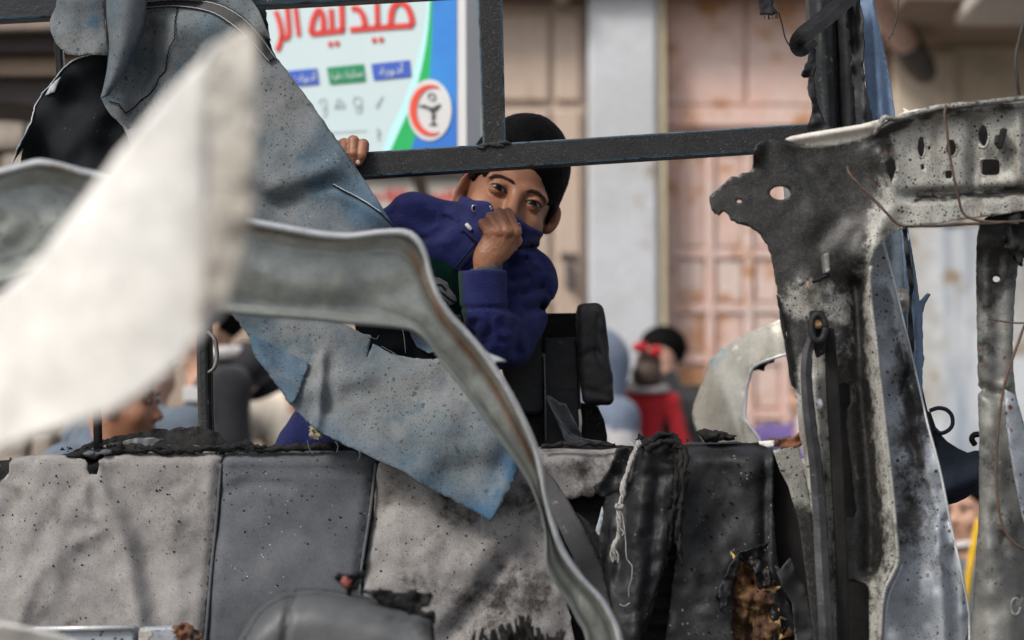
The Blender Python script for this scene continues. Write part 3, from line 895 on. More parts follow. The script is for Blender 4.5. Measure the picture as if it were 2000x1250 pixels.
meshobj('icons', *join_vf(ik), M_signgrey, sg, False)
box('bracket', S_o[0] - .25, S_o[0] - .2, 5.84, WY + .1, wz(30, 5.7), wz(18, 5.7), M_pipedark, sg, .004)
# ------------------------------------------------------------------ wrecked minibus: tube frame
RY = 4.05
frm = thing('tube_frame', 'black square tube frame of the wrecked minibus with blue worn edges', 'metal frame', PY(1100, 300, RY))
prism('rail', [(640, 301), (1600, 239.5), (1600, 288), (640, 350)], RY, .042, M_rail, frm)
prism('upright', [(931, -60), (980, -60), (988, 281), (943, 284)], RY + .002, .040, M_rail, frm)
prism('rail', [(-80, -6), (1200, -74), (1200, -26), (-80, 43)], RY, .042, M_railblue, frm)
wl = []
for px, py, r in ((948, 283, .006), (966, 282, .007), (984, 279, .007), (940, 288, .005), (975, 284, .006), (992, 279, .004)):
    p = PY(px, py, RY - .001); wl.append(surface_nets(lambda P, p=p, r=r: np.linalg.norm((P - p) / np.array([1.6, .7, .6]), axis=1) - r + .0015 * fbm(P * 300, 2, 1), p - .014, p + .014, .0018))
meshobj('weld_bead', *join_vf(wl), M_weld, frm)
# thick right-hand post: two ribs side by side
def rib(name, pl, pr, yo, mat):
    """half-round rib between a left and a right pixel edge (top, bottom)"""
    cs = []
    for u in np.linspace(0, 1, 9):
        x0 = pl[0] + (pr[0] - pl[0]) * u; x1 = pl[1] + (pr[1] - pl[1]) * u
        y = RY + yo - .016 * math.sin(math.pi * u)
        cs.append(pix([(x0, -90, y), ((x0 + x1) / 2, 110, y), (x1, 330, y)]))
    cs.append(cs[-1] + np.array([0, .05, 0])); cs.append(cs[0] + np.array([0, .05, 0]))
    return loft(name, cs, mat, frm, 24, closed=True)
rib('post', (1574, 1600), (1624, 1642), .0, M_post)
rib('post', (1627, 1644), (1672, 1690), .012, M_rubber)
prism('post', [(104, 60), (120, 60), (138, 420), (122, 420)], RY + .09, .02, M_post, frm, .004)
prism('post', [(380, 560), (404, 560), (411, 880), (387, 880)], RY + .02, .03, M_post, frm, .006)
prism('post', [(406, 560), (412, 560), (419, 880), (413, 880)], RY + .03, .012, M_post, frm, .002)
# blue plastic loop hanging on the pole
tube('loop', pix([(408, 650, 4.06), (420, 664, 4.05), (424, 696, 4.05), (419, 718, 4.05), (411, 726, 4.06)]), .0035, M_greymetal, frm, 8, 16, flat=2.0)
for k, (x0, x1) in enumerate(((-.95, -.90), (1.5, 1.55))):
    box('frame_leg', x0, x1, 4.05, 4.10, .42, 2.2, M_rail, frm)

# ------------------------------------------------------------------ torn tarpaulin
trp = thing('torn_tarpaulin', 'big torn grey blue tarpaulin draped over the rail and hanging to a point', 'tarpaulin', PY(560, 500, 3.98))
def tarpY(x, y):
    Y = 4.0 - .05 * sstep(250, 900, y) + .03 * sstep(480, 300, x)
    Y = Y + .022 * fbm2(x, y, 170, 3, 3)
    Y = Y - .022 * ridge(x, y, [(430, 40), (560, 200), (770, 440)], 60)
    Y = Y + .03 * ridge(x, y, [(300, 60), (285, 150), (265, 230)], 22) - .03 * ridge(x, y, [(335, 60), (345, 140), (300, 225)], 45)
    Y = Y - .010 * ridge(x, y, [(430, 300), (520, 370), (640, 330)], 22) + .008 * ridge(x, y, [(440, 340), (540, 400), (640, 360)], 16)
    Y = Y - .005 * ridge(x, y, [(560, 380), (660, 380), (770, 440)], 9)
    return Y
up = [(262, 60), (275, 22), (330, 8), (420, 18), (470, 50), (515, 95), (545, 118), (600, 190), (660, 276), (720, 362), (772, 445), (806, 520), (800, 590), (640, 590), (470, 590), (440, 560), (420, 440), (330, 330), (262, 300), (240, 246), (214, 222), (196, 190), (212, 172), (236, 150), (254, 112)]
sh1 = sheet('main_sheet', up, tarpY, M_tarp, trp, step=8, thick=.0022, jag=1.2, jscale=7, seed=1,
            tint=lambda x, y: .35 * ridge(x, y, [(620, 300), (790, 470)], 60) + .5 * blob(x, y, (700, 420), 80) , soot=lambda x, y: .22 * blob(x, y, (300, 120), 60, 90) + .16 * blob(x, y, (520, 230), 60))
# dark crack down the upper sheet
ck = [(347, 14), (342, 40), (341, 75), (330, 95), (325, 120), (323, 138), (310, 152), (303, 170), (292, 184), (275, 196), (262, 210), (246, 221), (238, 212), (232, 203), (214, 198)]
ckp = []
for i, p in enumerate(densify(ck, 4, False)):
    j = (-1) ** i * 1.2
    ckp.append((p[0] + j, p[1], float(tarpY(np.array(p[0]), np.array(p[1]))) - .003))
tube('crack', pix(ckp), .0011, M_tarpdark, sh1, 5)
st = [(650, 362), (668, 372), (690, 383), (716, 398), (742, 416), (766, 440), (772, 446)]
tube('seam_stitch', pix([(p[0] + (i % 2) * 1.4, p[1], float(tarpY(np.array(p[0]), np.array(p[1]))) - .003) for i, p in enumerate(densify(st, 3, False))]), .0014, M_tarpdark, sh1, 5)
tube('seam_stitch', pix([(p[0] + (i % 2) * 1.8 + 1, p[1] - 2.2, float(tarpY(np.array(p[0]), np.array(p[1]))) - .0035) for i, p in enumerate(densify(st[:5], 4, False))]), .0008, M_thread, sh1, 5)
# lower sheet
def tarpY2(x, y):
    Y = 3.965 - .075 * sstep(620, 1020, y) + .018 * fbm2(x, y, 150, 3, 8)
    Y = Y - .012 * ridge(x, y, [(630, 700), (626, 790), (618, 835)], 10) + .010 * ridge(x, y, [(645, 700), (640, 800)], 14)
    Y = Y + .02 * ridge(x, y, [(880, 930), (1015, 905)], 40) - .012 * ridge(x, y, [(960, 1010), (1005, 900)], 14)
    Y = Y - .008 * ridge(x, y, [(520, 720), (600, 760), (700, 740)], 20)
    return Y
low = [(440, 600), (640, 600), (672, 633), (690, 641), (704, 651), (727, 656), (722, 676), (716, 700), (729, 672), (752, 684), (775, 694), (800, 698), (824, 702), (850, 700), (890, 690), (960, 760), (1000, 850), (1016, 912), (992, 962), (972, 1000), (958, 1019), (920, 994), (875, 972), (820, 944), (788, 920), (744, 902), (700, 880), (655, 860), (612, 836), (585, 806), (566, 790), (545, 757), (512, 712), (494, 690), (488, 660), (470, 635)]
sh2 = sheet('lower_sheet', low, tarpY2, M_tarp, trp, step=7, thick=.0024, jag=1.8, jscale=5, seed=2,
            tint=lambda x, y: 1.1 * sstep(900, 985, x + (y - 950) * .55) + .35 * ridge(x, y, [(500, 690), (620, 830), (950, 1010)], 30) + .5 * inside(x, y, [(488, 650), (605, 705), (575, 790), (500, 700)]).astype(float) * .8,
            soot=lambda x, y: .33 * blob(x, y, (560, 650), 80, 26) + .16 * blob(x, y, (870, 840), 90, 60) + .15 * blob(x, y, (600, 740), 60))
# folded back corner on the left edge, blue side out
sheet('folded_corner', [(489, 655), (520, 668), (560, 690), (604, 706), (596, 730), (580, 775), (568, 792), (544, 757), (510, 712), (494, 690)], lambda x, y: tarpY2(x, y) - .008 - .006 * ridge(x, y, [(500, 670), (575, 790)], 18), M_tarp, trp, step=6, thick=.0024, jag=1.8, jscale=5, seed=3,
      tint=lambda x, y: .75 + 0 * x, soot=lambda x, y: .2 + .18 * ridge(x, y, [(495, 690), (570, 792)], 14))
# inner side of the cloth seen through the tear
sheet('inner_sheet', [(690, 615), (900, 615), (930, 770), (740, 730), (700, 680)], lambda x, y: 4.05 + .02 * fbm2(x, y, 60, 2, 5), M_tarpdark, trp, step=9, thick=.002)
sheet('inner_flap', [(782, 640), (800, 646), (815, 676), (838, 690), (880, 676), (880, 640), (850, 600), (800, 600)], lambda x, y: 4.02 + .03 * blob(x, y, (830, 650), 30), M_tarp, trp, step=6, thick=.002, jag=1.2, soot=lambda x, y: .38 + 0 * x, tint=lambda x, y: .6 + 0 * x, seed=5)
# rolled fold at the upper left: a cylinder of cloth
cs = []
for u in np.linspace(0, 1, 13):
    a = math.pi * (1.15 * u - .08)
    l = []
    for (xl, yl), (xr, yr) in zip(((206, -60), (206, 20), (211, 80), (210, 130), (204, 165), (197, 192)), ((292, -60), (284, 20), (276, 62), (258, 108), (238, 148), (212, 186))):
        w = (1 - math.cos(a)) / 2
        l.append((xl + (xr - xl) * w, yl + (yr - yl) * w, 3.985 - .055 * math.sin(a) * (xr - xl) / 80 + .02))
    cs.append(pix(l))
loft('rolled_fold', cs, M_tarp, trp, 40, thick=.002, tint=lambda V: .15 + 0 * V[:, 0], soot=lambda V: .12 + .12 * np.sin(V[:, 0] * 60))
# pale grey flap at the top left
sheet('grey_flap', [(118, -40), (108, 14), (97, 40), (99, 60), (108, 85), (130, 105), (152, 110), (168, 105), (212, 109), (207, 60), (204, 0), (204, -40)], lambda x, y: 3.99 + .02 * fbm2(x, y, 80, 2, 7) + .02 * sstep(150, 95, x), M_tarp, trp, step=6, thick=.002, jag=1.6, jscale=5, seed=6, tint=lambda x, y: .9 * blob(x, y, (185, 45), 14, 18),
      soot=lambda x, y: .18 * blob(x, y, (170, 80), 40))
# dark underside hanging below
def dkY(x, y): return 4.06 + .03 * fbm2(x, y, 90, 2, 9) - .012 * ridge(x, y, [(60, 240), (130, 150), (200, 120)], 20) + .02 * ridge(x, y, [(90, 300), (140, 200)], 30)
sheet('dark_flap', [(24, 320), (34, 292), (48, 262), (60, 240), (68, 208), (84, 182), (104, 158), (126, 130), (150, 115), (180, 106), (214, 106), (220, 190), (244, 240), (262, 300), (300, 400), (80, 400), (38, 400), (42, 312), (46, 288)], dkY, M_tarpdark, trp, step=8, thick=.002, jag=1.2, jscale=6, seed=8)
tube('frayed_edge', pix([(p[0], p[1], float(dkY(np.array(p[0]), np.array(p[1]))) - .002) for p in densify([(24, 322), (34, 292), (48, 262), (60, 240), (68, 208), (84, 182), (104, 158), (126, 130), (150, 115), (180, 106), (214, 106)], 4, False)]), .0013, M_thread, trp, 5, rough=.0012)
sheet('pale_lining', [(88, 186), (100, 166), (118, 150), (110, 172), (106, 180)], lambda x, y: dkY(x, y) - .005, M_thread, trp, step=5, thick=.001, jag=.8)
# stitched hem band
bo = catmull([(278, 2), (345, -3), (420, 4), (470, 28), (505, 62), (540, 112)], 50); bi = catmull([(282, 16), (345, 13), (408, 24), (452, 50), (490, 84), (525, 122)], 50)
hb = sheet('hem_band', [tuple(p) for p in bo] + [tuple(p) for p in bi[::-1]], lambda x, y: tarpY(x, y) - .006, M_band, trp, step=6, thick=.002)
for w in (.12, .88):
    q = bo * (1 - w) + bi * w
    tube('stitching', pix([(p[0], p[1] + (i % 2) * .8, float(tarpY(np.array(p[0]), np.array(p[1]))) - .0075) for i, p in enumerate(q)]), .0007, M_thread, hb, 5)
sheet('black_backing', [(485, 15), (519, 14), (524, 60), (532, 95), (540, 110), (520, 100), (500, 60)], lambda x, y: 4.03 + 0 * x, M_tarpdark, trp, step=6, thick=.003, jag=1.5)
# cloth above the band
sheet('upper_sheet', [(200, -90), (440, -90), (470, -30), (505, 20), (530, 80), (505, 62), (470, 28), (420, 4), (345, -3), (278, 2), (262, 60), (250, 110), (240, 60)], lambda x, y: 3.995 + .02 * fbm2(x, y, 90, 2, 3), M_tarp, trp, step=9, thick=.002, soot=lambda x, y: .1 + 0 * x)
# loose threads
thr = []
for a in ([(600, 860), (604, 876), (612, 888)], [(700, 878), (703, 890), (698, 900)], [(940, 1006), (944, 1030), (950, 1046)], [(952, 1012), (960, 1030), (964, 1040)], [(716, 655), (734, 662), (740, 655)], [(745, 676), (770, 690), (790, 702)], [(470, 663), (480, 664), (490, 665)], [(655, 862), (660, 872), (657, 884)], [(786, 640), (790, 665), (792, 690)]):
    thr.append(tube_vf(catmull(pix([(x, y, float(tarpY2(np.array(x), np.array(y))) - .008) for x, y in a]), 12), .00045, 5))
o = meshobj('loose_threads', *join_vf(thr), M_tarp, trp); o['kind'] = 'stuff'
p = PY(616, 846, 3.93)
md = sdf_obj('mud_clump', lambda P: ell(P, p, (.012, .008, .011)) + .005 * fbm(P * 160, 3, 2), p - .022, p + .022, .0014, M_dustclump)
tag(md, 'small clump of dry mud stuck to the lower edge of the tarpaulin', 'mud clump')

# ------------------------------------------------------------------ bench seat
def seatY(x, y):
    Y = 3.93 + .035 * sstep(1250, 900, y)
    Y = Y + .05 * np.clip((905 - y) / 35, 0, 1.4) ** 2
    return Y
bs = thing('bench_seat', 'long bench seat back with light grey and charcoal cloth panels, scorched along its top', 'bench seat', PY(450, 1250, 3.98))
def seam_dip(x, y, pts, a=.010, w=10): return a * ridge(x, y, pts, w)
s1 = [(438, 870), (430, 905), (423, 1000), (411, 1120), (400, 1250), (380, 1420)]
s2 = [(738, 870), (733, 905), (722, 1000), (708, 1090), (702, 1150), (690, 1420)]
def leftY(x, y):
    Y = seatY(x, y) + seam_dip(x, y, s1)
    Y = Y - .018 * ridge(x, y, [(185, 940), (225, 1010), (250, 1100), (275, 1250), (300, 1400)], 24) + .010 * ridge(x, y, [(212, 930), (262, 1010), (298, 1120), (325, 1250)], 26)
    Y = Y - .009 * ridge(x, y, [(175, 950), (128, 1010), (100, 1080), (88, 1180)], 30) + .006 * ridge(x, y, [(150, 950), (92, 1040), (58, 1110)], 22)
    Y = Y + .012 * ridge(x, y, [(180, 930), (185, 990)], 14) - .008 * ridge(x, y, [(175, 1000), (205, 1030), (150, 1060)], 14)
    Y = Y + .008 * sstep(40, -40, x) + .009 * fbm2(x, y, 100, 3, 11) + .0016 * fbm2(x + y * .5, y * .3, 34, 2, 15) + .010 * ridge(x, y, [(30, 930), (10, 1100)], 22) - .006 * ridge(x, y, [(330, 1010), (350, 1120), (340, 1240)], 30)
    Y = Y - .010 * ridge(x, y, [(70, 1110), (30, 1240)], 18)
    return Y
nL = sheet('cloth_panel', [(-90, 905), (-30, 945), (0, 940), (8, 934), (17, 922), (18, 904), (24, 896), (60, 889), (112, 887), (150, 892), (166, 897), (170, 905), (170, 917), (174, 926), (188, 927), (194, 915), (192, 900), (206, 890), (240, 884), (300, 881), (380, 880), (438, 884), (430, 905), (423, 1000), (411, 1120), (400, 1250), (380, 1420), (-90, 1420)], leftY, M_seatlight, bs, step=8, thick=.006, jag=1.0, jscale=8, seed=21,
           soot=lambda x, y: .05 + .10 * fbm2(x, y, 120, 3, 41) + .24 * ridge(x, y, [(-60, 940), (10, 960)], 30) + .26 * ridge(x, y, [(150, 890), (200, 900), (420, 880)], 9) + .15 * blob(x, y, (320, 940), 50, 30) + .12 * blob(x, y, (380, 1190), 60, 40) + .35 * ridge(x, y, [(0, 940), (20, 900)], 8))
nL['label'] = 'light grey cloth panel, wrinkled'
def midY(x, y): return seatY(x, y) + seam_dip(x, y, s1) + seam_dip(x, y, s2) - .012 * blob(x, y, (580, 1050), 120, 220) + .007 * fbm2(x, y, 130, 3, 12) + .006 * ridge(x, y, [(440, 960), (500, 940), (560, 950)], 14) + .006 * ridge(x, y, [(500, 1080), (600, 1040), (700, 960)], 40) + .004 * ridge(x, y, [(450, 916), (720, 918)], 8)
nM = sheet('cloth_panel', [(441, 884), (560, 881), (690, 880), (737, 900), (733, 905), (725, 1000), (711, 1090), (705, 1150), (693, 1420), (383, 1420), (403, 1250), (414, 1120), (426, 1000), (433, 905)], midY, M_seatdark, bs, step=9, thick=.006, seed=22, soot=lambda x, y: .26 * ridge(x, y, [(430, 885), (740, 890)], 8) + .2 * blob(x, y, (560, 1000), 60, 40) + .2 * blob(x, y, (690, 1300), 80, 200) + .14)
nM['label'] = 'charcoal panel in the middle'
def rgtY(x, y):
    return seatY(x, y) + seam_dip(x, y, s2) + .014 * fbm2(x, y, 90, 3, 13) - .014 * blob(x, y, (1010, 1130), 60, 90) + .02 * ridge(x, y, [(1010, 1080), (880, 1240)], 30) + .012 * ridge(x, y, [(960, 980), (1060, 985)], 14)
nR = sheet('cloth_panel', [(738, 905), (760, 890), (1064, 872), (1100, 868), (1160, 868), (1210, 872), (1200, 905), (1185, 925), (1172, 945), (1160, 968), (1148, 972), (1138, 968), (1122, 975), (1108, 974), (1100, 982), (1085, 1060), (1110, 1180), (1150, 1420), (696, 1420), (708, 1150), (714, 1090), (728, 1000), (736, 920)], rgtY, M_seatlight, bs, step=8, thick=.006, jag=2.2, jscale=9, seed=23,
           soot=lambda x, y: .14 + .10 * fbm2(x, y, 100, 3, 42) + .29 * sstep(790, 990, x - (y - 1000) * .15) + .22 * blob(x, y, (930, 1150), 90, 60) + .22 * blob(x, y, (890, 1230), 70, 50) + .25 * ridge(x, y, [(960, 985), (1070, 990)], 18) + .10 * blob(x, y, (1110, 910), 80, 36) + .25 * ridge(x, y, [(1100, 978), (1180, 965)], 12) + .12 * ridge(x, y, [(740, 900), (830, 960), (960, 1020)], 30))  # scorching, plus the tarpaulin's shade painted along its hanging edge
nR['label'] = 'light panel scorched dark towards its right side'
for s in (s1, s2):
    tube('piping', pix([(x + 1, y, float(seatY(np.array(x), np.array(y))) + .004) for x, y in catmull(s[1:], 40)]), .0028, M_seatdark, bs, 8)
# core, cushion and base of the seat
core = [(-90, 905), (100, 893), (440, 890), (1060, 880), (1216, 880), (1216, 1420), (-90, 1420)]
c_ = sheet('foam_core', core, lambda x, y: seatY(x, y) + .045, M_char, bs, step=26, thick=.07, seed=2)
xa, xb = float(PY(-90, 1400, 3.95)[0]), float(PY(1216, 1400, 3.95)[0])
zc_ = float(PY(500, 1415, 3.95)[2])
box('cushion', xa, xb, 3.52, 4.0, zc_ - .13, zc_ - .005, M_seatdark, bs, .03)
for x in (xa + .08, (xa + xb) / 2, xb - .08):
    box('seat_leg', x - .02, x + .02, 3.6, 3.64, .45, zc_ - .13, M_post, bs); box('seat_leg', x - .02, x + .02, 3.92, 3.96, .45, zc_ - .13, M_post, bs)
# headrest rods and burnt stuffing along the top
tube('headrest_rod', pix([(187, 700, 3.99), (190, 800, 3.985), (192, 893, 3.98)]), .0075, M_post, bs, 12)
sdf_c = PY(180, 887, 3.965)
sdf_obj('rod_collar', lambda P: smin(ell(P, sdf_c, (.016, .010, .005)), ell(P, sdf_c + np.array([.024, 0, .003]), (.010, .009, .005)), .004) + .002 * fbm(P * 150, 2, 1), sdf_c - np.array([.03, .02, .02]), sdf_c + np.array([.05, .02, .02]), .002, M_seatdark, bs)
def crY(x, y): return 4.005 + .012 * fbm2(x, y, 40, 3, 14) + .02 * sstep(880, 830, y)
sheet('charred_edge', [(100, 890), (135, 886), (160, 872), (182, 862), (205, 857), (232, 850), (262, 846), (295, 838), (330, 839), (352, 834), (375, 835), (394, 832), (412, 838), (430, 846), (438, 858), (450, 866), (470, 870), (520, 873), (690, 868), (700, 884), (520, 890), (440, 890), (300, 892), (200, 900)], crY, M_char, bs, step=5, thick=.008, jag=2.4, jscale=6, seed=24)
sheet('burnt_lining', [(150, 884), (190, 872), (240, 861), (270, 855), (300, 855), (325, 860), (300, 868), (350, 868), (390, 872), (410, 878), (300, 884), (200, 890)], lambda x, y: 3.985 + .006 * fbm2(x, y, 30, 3, 2), M_headvinyl, bs, step=6, thick=.004, jag=1.6, seed=25, soot=lambda x, y: .3 + 0 * x)
for k, pts in enumerate(([(130, 890), (220, 880), (290, 876), (360, 877), (430, 874), (500, 876)], [(430, 878), (460, 874), (480, 866), (484, 860), (492, 872), (520, 875)], [(480, 877), (560, 874), (640, 873), (692, 871)], [(1060, 872), (1140, 867), (1200, 868)], [(225, 872), (300, 880), (380, 882)])):
    tube('melted_edge', pix([(x, y, 3.968) for x, y in densify(pts, 5, False)]), .0055 if k != 3 else .004, M_char, bs, 8, rough=.004, seed=k)
cr = []
rc = random.Random(9)
for k in range(230):
    x = rc.choice([rc.uniform(120, 470), rc.uniform(150, 690), rc.uniform(150, 330)]); y = (884 if x < 440 else 878) - rc.uniform(-2, 9) - (8 * math.exp(-((x - 250) / 90) ** 2) * rc.random())
    p = PY(x, y, 3.965 + rc.uniform(0, .03)); r = rc.choice([.0015, .002, .003, .0045])
    v = np.array([[1, 0, -.3], [-.4, .9, -.3], [-.6, -.8, -.3], [.1, .1, 1], [.3, -.5, .6]]) * r * np.array([rc.uniform(.7, 1.4), 1, rc.uniform(.6, 1.2)])
    cr.append((v + p, [(0, 1, 3), (1, 2, 3), (2, 4, 3), (4, 0, 3), (0, 4, 2), (0, 2, 1)]))
o = meshobj('charred_crumbs', *join_vf(cr), M_char, bs, False); o['kind'] = 'stuff'
fl = []
for k in range(420):
    x = rc.uniform(0, 1150); y = 895 + abs(rc.gauss(0, 1)) * 170
    if y > 1245: continue
    f = leftY if x < 420 else (midY if x < 720 else rgtY)
    Yv = float(f(np.array(x), np.array(y))) - .0005
    if 740 < x < 1020 and y < 900 + (x - 740) * .42: continue
    p = PY(x, y, Yv); r = rc.choice([.001, .0012, .0016, .0016, .0024])
    v = np.array([[1, 0, -.3], [-.4, .9, -.3], [-.6, -.8, -.3], [.1, .1, 1], [.3, -.5, .6]])[:, [0, 2, 1]] * r * np.array([rc.uniform(.6, 1.6), -.35, rc.uniform(.6, 1.2)])
    fl.append((v + p, [(0, 1, 3), (1, 2, 3), (2, 4, 3), (4, 0, 3), (0, 4, 2), (0, 2, 1)]))
o = meshobj('ash_flecks', *join_vf(fl), M_char, bs, False); o['kind'] = 'stuff'

# ------------------------------------------------------------------ scorched seat right of it
ss = thing('scorched_seat', 'black burnt out seat with torn vinyl and orange foam showing, beside the pillar', 'seat', PY(1350, 1250, 3.98))
def blkY(x, y): return seatY(x, y) - .012 + .010 * fbm2(x, y, 70, 3, 31) + .015 * ridge(x, y, [(1495, 870), (1492, 1250)], 9) + .03 * sstep(1500, 1540, x) + .02 * blob(x, y, (1470, 1180), 45, 80)
bp_ = sheet('back_panel', [(1336, 870), (1350, 862), (1400, 864), (1440, 862), (1490, 868), (1508, 874), (1512, 900), (1510, 1000), (1520, 1100), (1560, 1250), (1560, 1420), (1290, 1420), (1300, 1250), (1320, 1080), (1330, 960)], blkY, M_vinyl, ss, holes=[[(1432, 1098), (1440, 1082), (1452, 1096), (1466, 1108), (1480, 1130), (1486, 1150), (1500, 1180), (1512, 1216), (1514, 1260), (1440, 1260), (1430, 1230), (1434, 1190), (1432, 1150), (1440, 1130)]], step=8, thick=.006, jag=1.6, jscale=7, seed=31)
def foY(x, y): return 3.945 + .02 * fbm2(x, y, 26, 3, 33) + .022 * ridge(x, y, [(1452, 1100), (1478, 1150), (1470, 1190), (1462, 1260)], 7) - .016 * blob(x, y, (1480, 1190), 20, 50)
sheet('foam', [(1426, 1076), (1470, 1090), (1520, 1160), (1530, 1290), (1420, 1290)], foY, M_foam, ss, step=5, thick=.03, seed=32)
# torn flap lips round the hole
for pts in ([(1404, 1150), (1420, 1120), (1432, 1092), (1446, 1080), (1444, 1098), (1434, 1140), (1420, 1180), (1408, 1190)], [(1446, 1080), (1470, 1070), (1500, 1056), (1492, 1068), (1480, 1074), (1482, 1092), (1498, 1110), (1504, 1140), (1490, 1150), (1472, 1114)]):
    sheet('torn_flap', pts, lambda x, y: blkY(x, y) - .010 - .01 * fbm2(x, y, 16, 2, 3), M_vinyl, ss, step=5, thick=.003, jag=2, jscale=7, seed=len(pts))
sheet('torn_flap', [(1514, 1106), (1526, 1112), (1544, 1090), (1552, 1106), (1552, 1118), (1566, 1136), (1574, 1150), (1584, 1200), (1600, 1270), (1556, 1270), (1548, 1180), (1526, 1140)], lambda x, y: 3.88 + .01 * fbm2(x, y, 40, 2, 3) + .03 * (x - 1514) / 80, M_belt, ss, step=6, thick=.003, jag=1, jscale=7, seed=5)
# bulging vinyl cover in front
def cvY(x, y):
    m = 1255 + (1125 - y) * .10
    u = (x - m) / 75
    return 3.925 - .055 * np.sqrt(np.clip(1 - u * u * .8, 0, 1)) + .03 * sstep(1250, 860, y) + .012 * ridge(x, y, [(1240, 880), (1222, 960), (1205, 1130)], 11) - .012 * ridge(x, y, [(1262, 890), (1250, 1000), (1240, 1240)], 16) + .010 * ridge(x, y, [(1285, 930), (1276, 1060), (1258, 1240)], 9) + .012 * fbm2(x, y, 46, 3, 36)
sheet('vinyl_cover', [(1242, 872), (1262, 862), (1284, 856), (1300, 850), (1312, 858), (1318, 900), (1316, 960), (1308, 1020), (1302, 1080), (1288, 1130), (1270, 1180), (1250, 1250), (1230, 1420), (1140, 1420), (1168, 1250), (1172, 1200), (1160, 1110), (1170, 1060), (1178, 990), (1190, 940), (1206, 894)], cvY, M_vinyl, ss, step=7, thick=.004, jag=1.8, jscale=9, seed=33)
sheet('torn_strip', [(1206, 876), (1234, 876), (1222, 930), (1205, 960), (1180, 972), (1166, 964), (1158, 950), (1176, 940), (1190, 920)], lambda x, y: 3.895 + .02 * fbm2(x, y, 30, 2, 5), M_vinyl, ss, step=5, thick=.003, jag=2.5, jscale=7, seed=35)
sheet('white_lining', [(1176, 988), (1179, 1000), (1176, 1024), (1170, 1048), (1163, 1036), (1170, 1012)], lambda x, y: 3.90 + 0 * x, M_thread, ss, step=5, thick=.002)
# charred fold between cover and back panel
fr = []
for k, pts in enumerate(([(1262, 880), (1290, 862), (1320, 862), (1336, 880), (1340, 940), (1330, 990), (1322, 1050)], [(1318, 870), (1322, 940), (1312, 1020), (1300, 1080), (1270, 1190), (1240, 1260)], [(1330, 880), (1334, 960), (1326, 1040), (1330, 1100)], [(1250, 868), (1280, 852), (1310, 850), (1330, 862)])):
    fr.append(tube_vf(pix([(x, y, 3.885 + .012 * (k % 2)) for x, y in densify(pts, 5, False)]), np.linspace(.0055, .0035, len(densify(pts, 5, False))), 8, rough=.0045, seed=40 + k))
meshobj('charred_edge', *join_vf(fr), M_char, ss)
sheet('ribbed_support', [(1240, 1100), (1336, 1090), (1336, 1420), (1220, 1420)], lambda x, y: 3.955 + .004 * np.sin(y / 5.0), M_char, ss, step=5, thick=.01)
sheet('dark_backing', [(1090, 965), (1260, 940), (1345, 880), (1345, 1420), (1090, 1420)], lambda x, y: seatY(x, y) + .045, M_soot, ss, step=20, thick=.05)
sheet('grey_strap', [(1060, 915), (1078, 930), (1110, 976), (1150, 1050), (1176, 1110), (1192, 1180), (1200, 1270), (1160, 1270), (1146, 1160), (1120, 1090), (1080, 1010), (1058, 960)], lambda x, y: 3.875 + .01 * np.sin((x + y) / 60), M_belt, ss, step=7, thick=.003, jag=.8)
sheet('dark_strap', [(1126, 1000), (1150, 1020), (1166, 1060), (1172, 1090), (1162, 1100), (1140, 1070)], lambda x, y: 3.89 + 0 * x, M_vinyl, ss, step=6, thick=.003, jag=1)
box('cushion', float(PY(1220, 1400, 3.9)[0]), float(PY(1540, 1400, 3.9)[0]), 3.55, 4.0, zc_ - .13, zc_ - .005, M_char, ss, .03)
for px in (1240, 1520):
    x = float(PY(px, 1400, 3.9)[0]); box('seat_leg', x - .02, x + .02, 3.6, 3.64, .45, zc_ - .13, M_post, ss); box('seat_leg', x - .02, x + .02, 3.92, 3.96, .45, zc_ - .13, M_post, ss)
sheet('top_cap', [(1050, 880), (1062, 868), (1200, 869), (1240, 871), (1500, 864), (1500, 878), (1240, 884), (1060, 886)], lambda x, y: 4.0 + 0 * x, M_char, ss, step=7, thick=.05, jag=1, seed=3)
# clump of burnt scraps on the top
bc = PY(1395, 852, 3.99)
tag(sdf_obj('charred_scrap', lambda P: smin(smin(ell(P, bc, (.020, .014, .008)), ell(P, bc + np.array([-.018, 0, .004]), (.010, .01, .007)), .006), ell(P, bc + np.array([.015, 0, -.002]), (.02, .012, .005)), .006) + .004 * fbm(P * 110, 3, 1), bc - .05, bc + .05, .002, M_char), 'small black charred scrap lying on top of the scorched seat', 'scrap')
tfl = []
for k in range(40):
    x = rc.gauss(1292, 26); y = 862 - abs(rc.gauss(0, 7)); p = PY(x, y, 3.92 + rc.uniform(-.02, .03)); a = rc.uniform(0, 6.28); r = rc.uniform(.003, .009)
    v = np.array([[1, 0, -.3], [-.4, .5, -.3], [-.6, -.5, -.3], [.1, .1, 1], [.3, -.5, .6]]) * r
    tfl.append((v @ np.array(Matrix.Rotation(a, 3, 'Y')) + p, [(0, 1, 3), (1, 2, 3), (2, 4, 3), (4, 0, 3), (0, 4, 2), (0, 2, 1)]))
for k in range(70):
    x = rc.uniform(1345, 1490); y = rc.uniform(868, 1240)
    if 1424 < x and y > 1070: continue
    p = PY(x, y, float(blkY(np.array(x), np.array(y))) - .003); r = rc.choice([.0015, .002, .003])
    v = np.array([[1, 0, -.3], [-.4, .5, -.3], [-.6, -.5, -.3], [.1, .1, 1], [.3, -.5, .6]])[:, [0, 2, 1]] * r * np.array([1.2, -1, 1])
    tfl.append((v + p, [(0, 1, 3), (1, 2, 3), (2, 4, 3), (4, 0, 3), (0, 4, 2), (0, 2, 1)]))
o = meshobj('charred_crumbs', *join_vf(tfl), M_char, ss, False); o['kind'] = 'stuff'
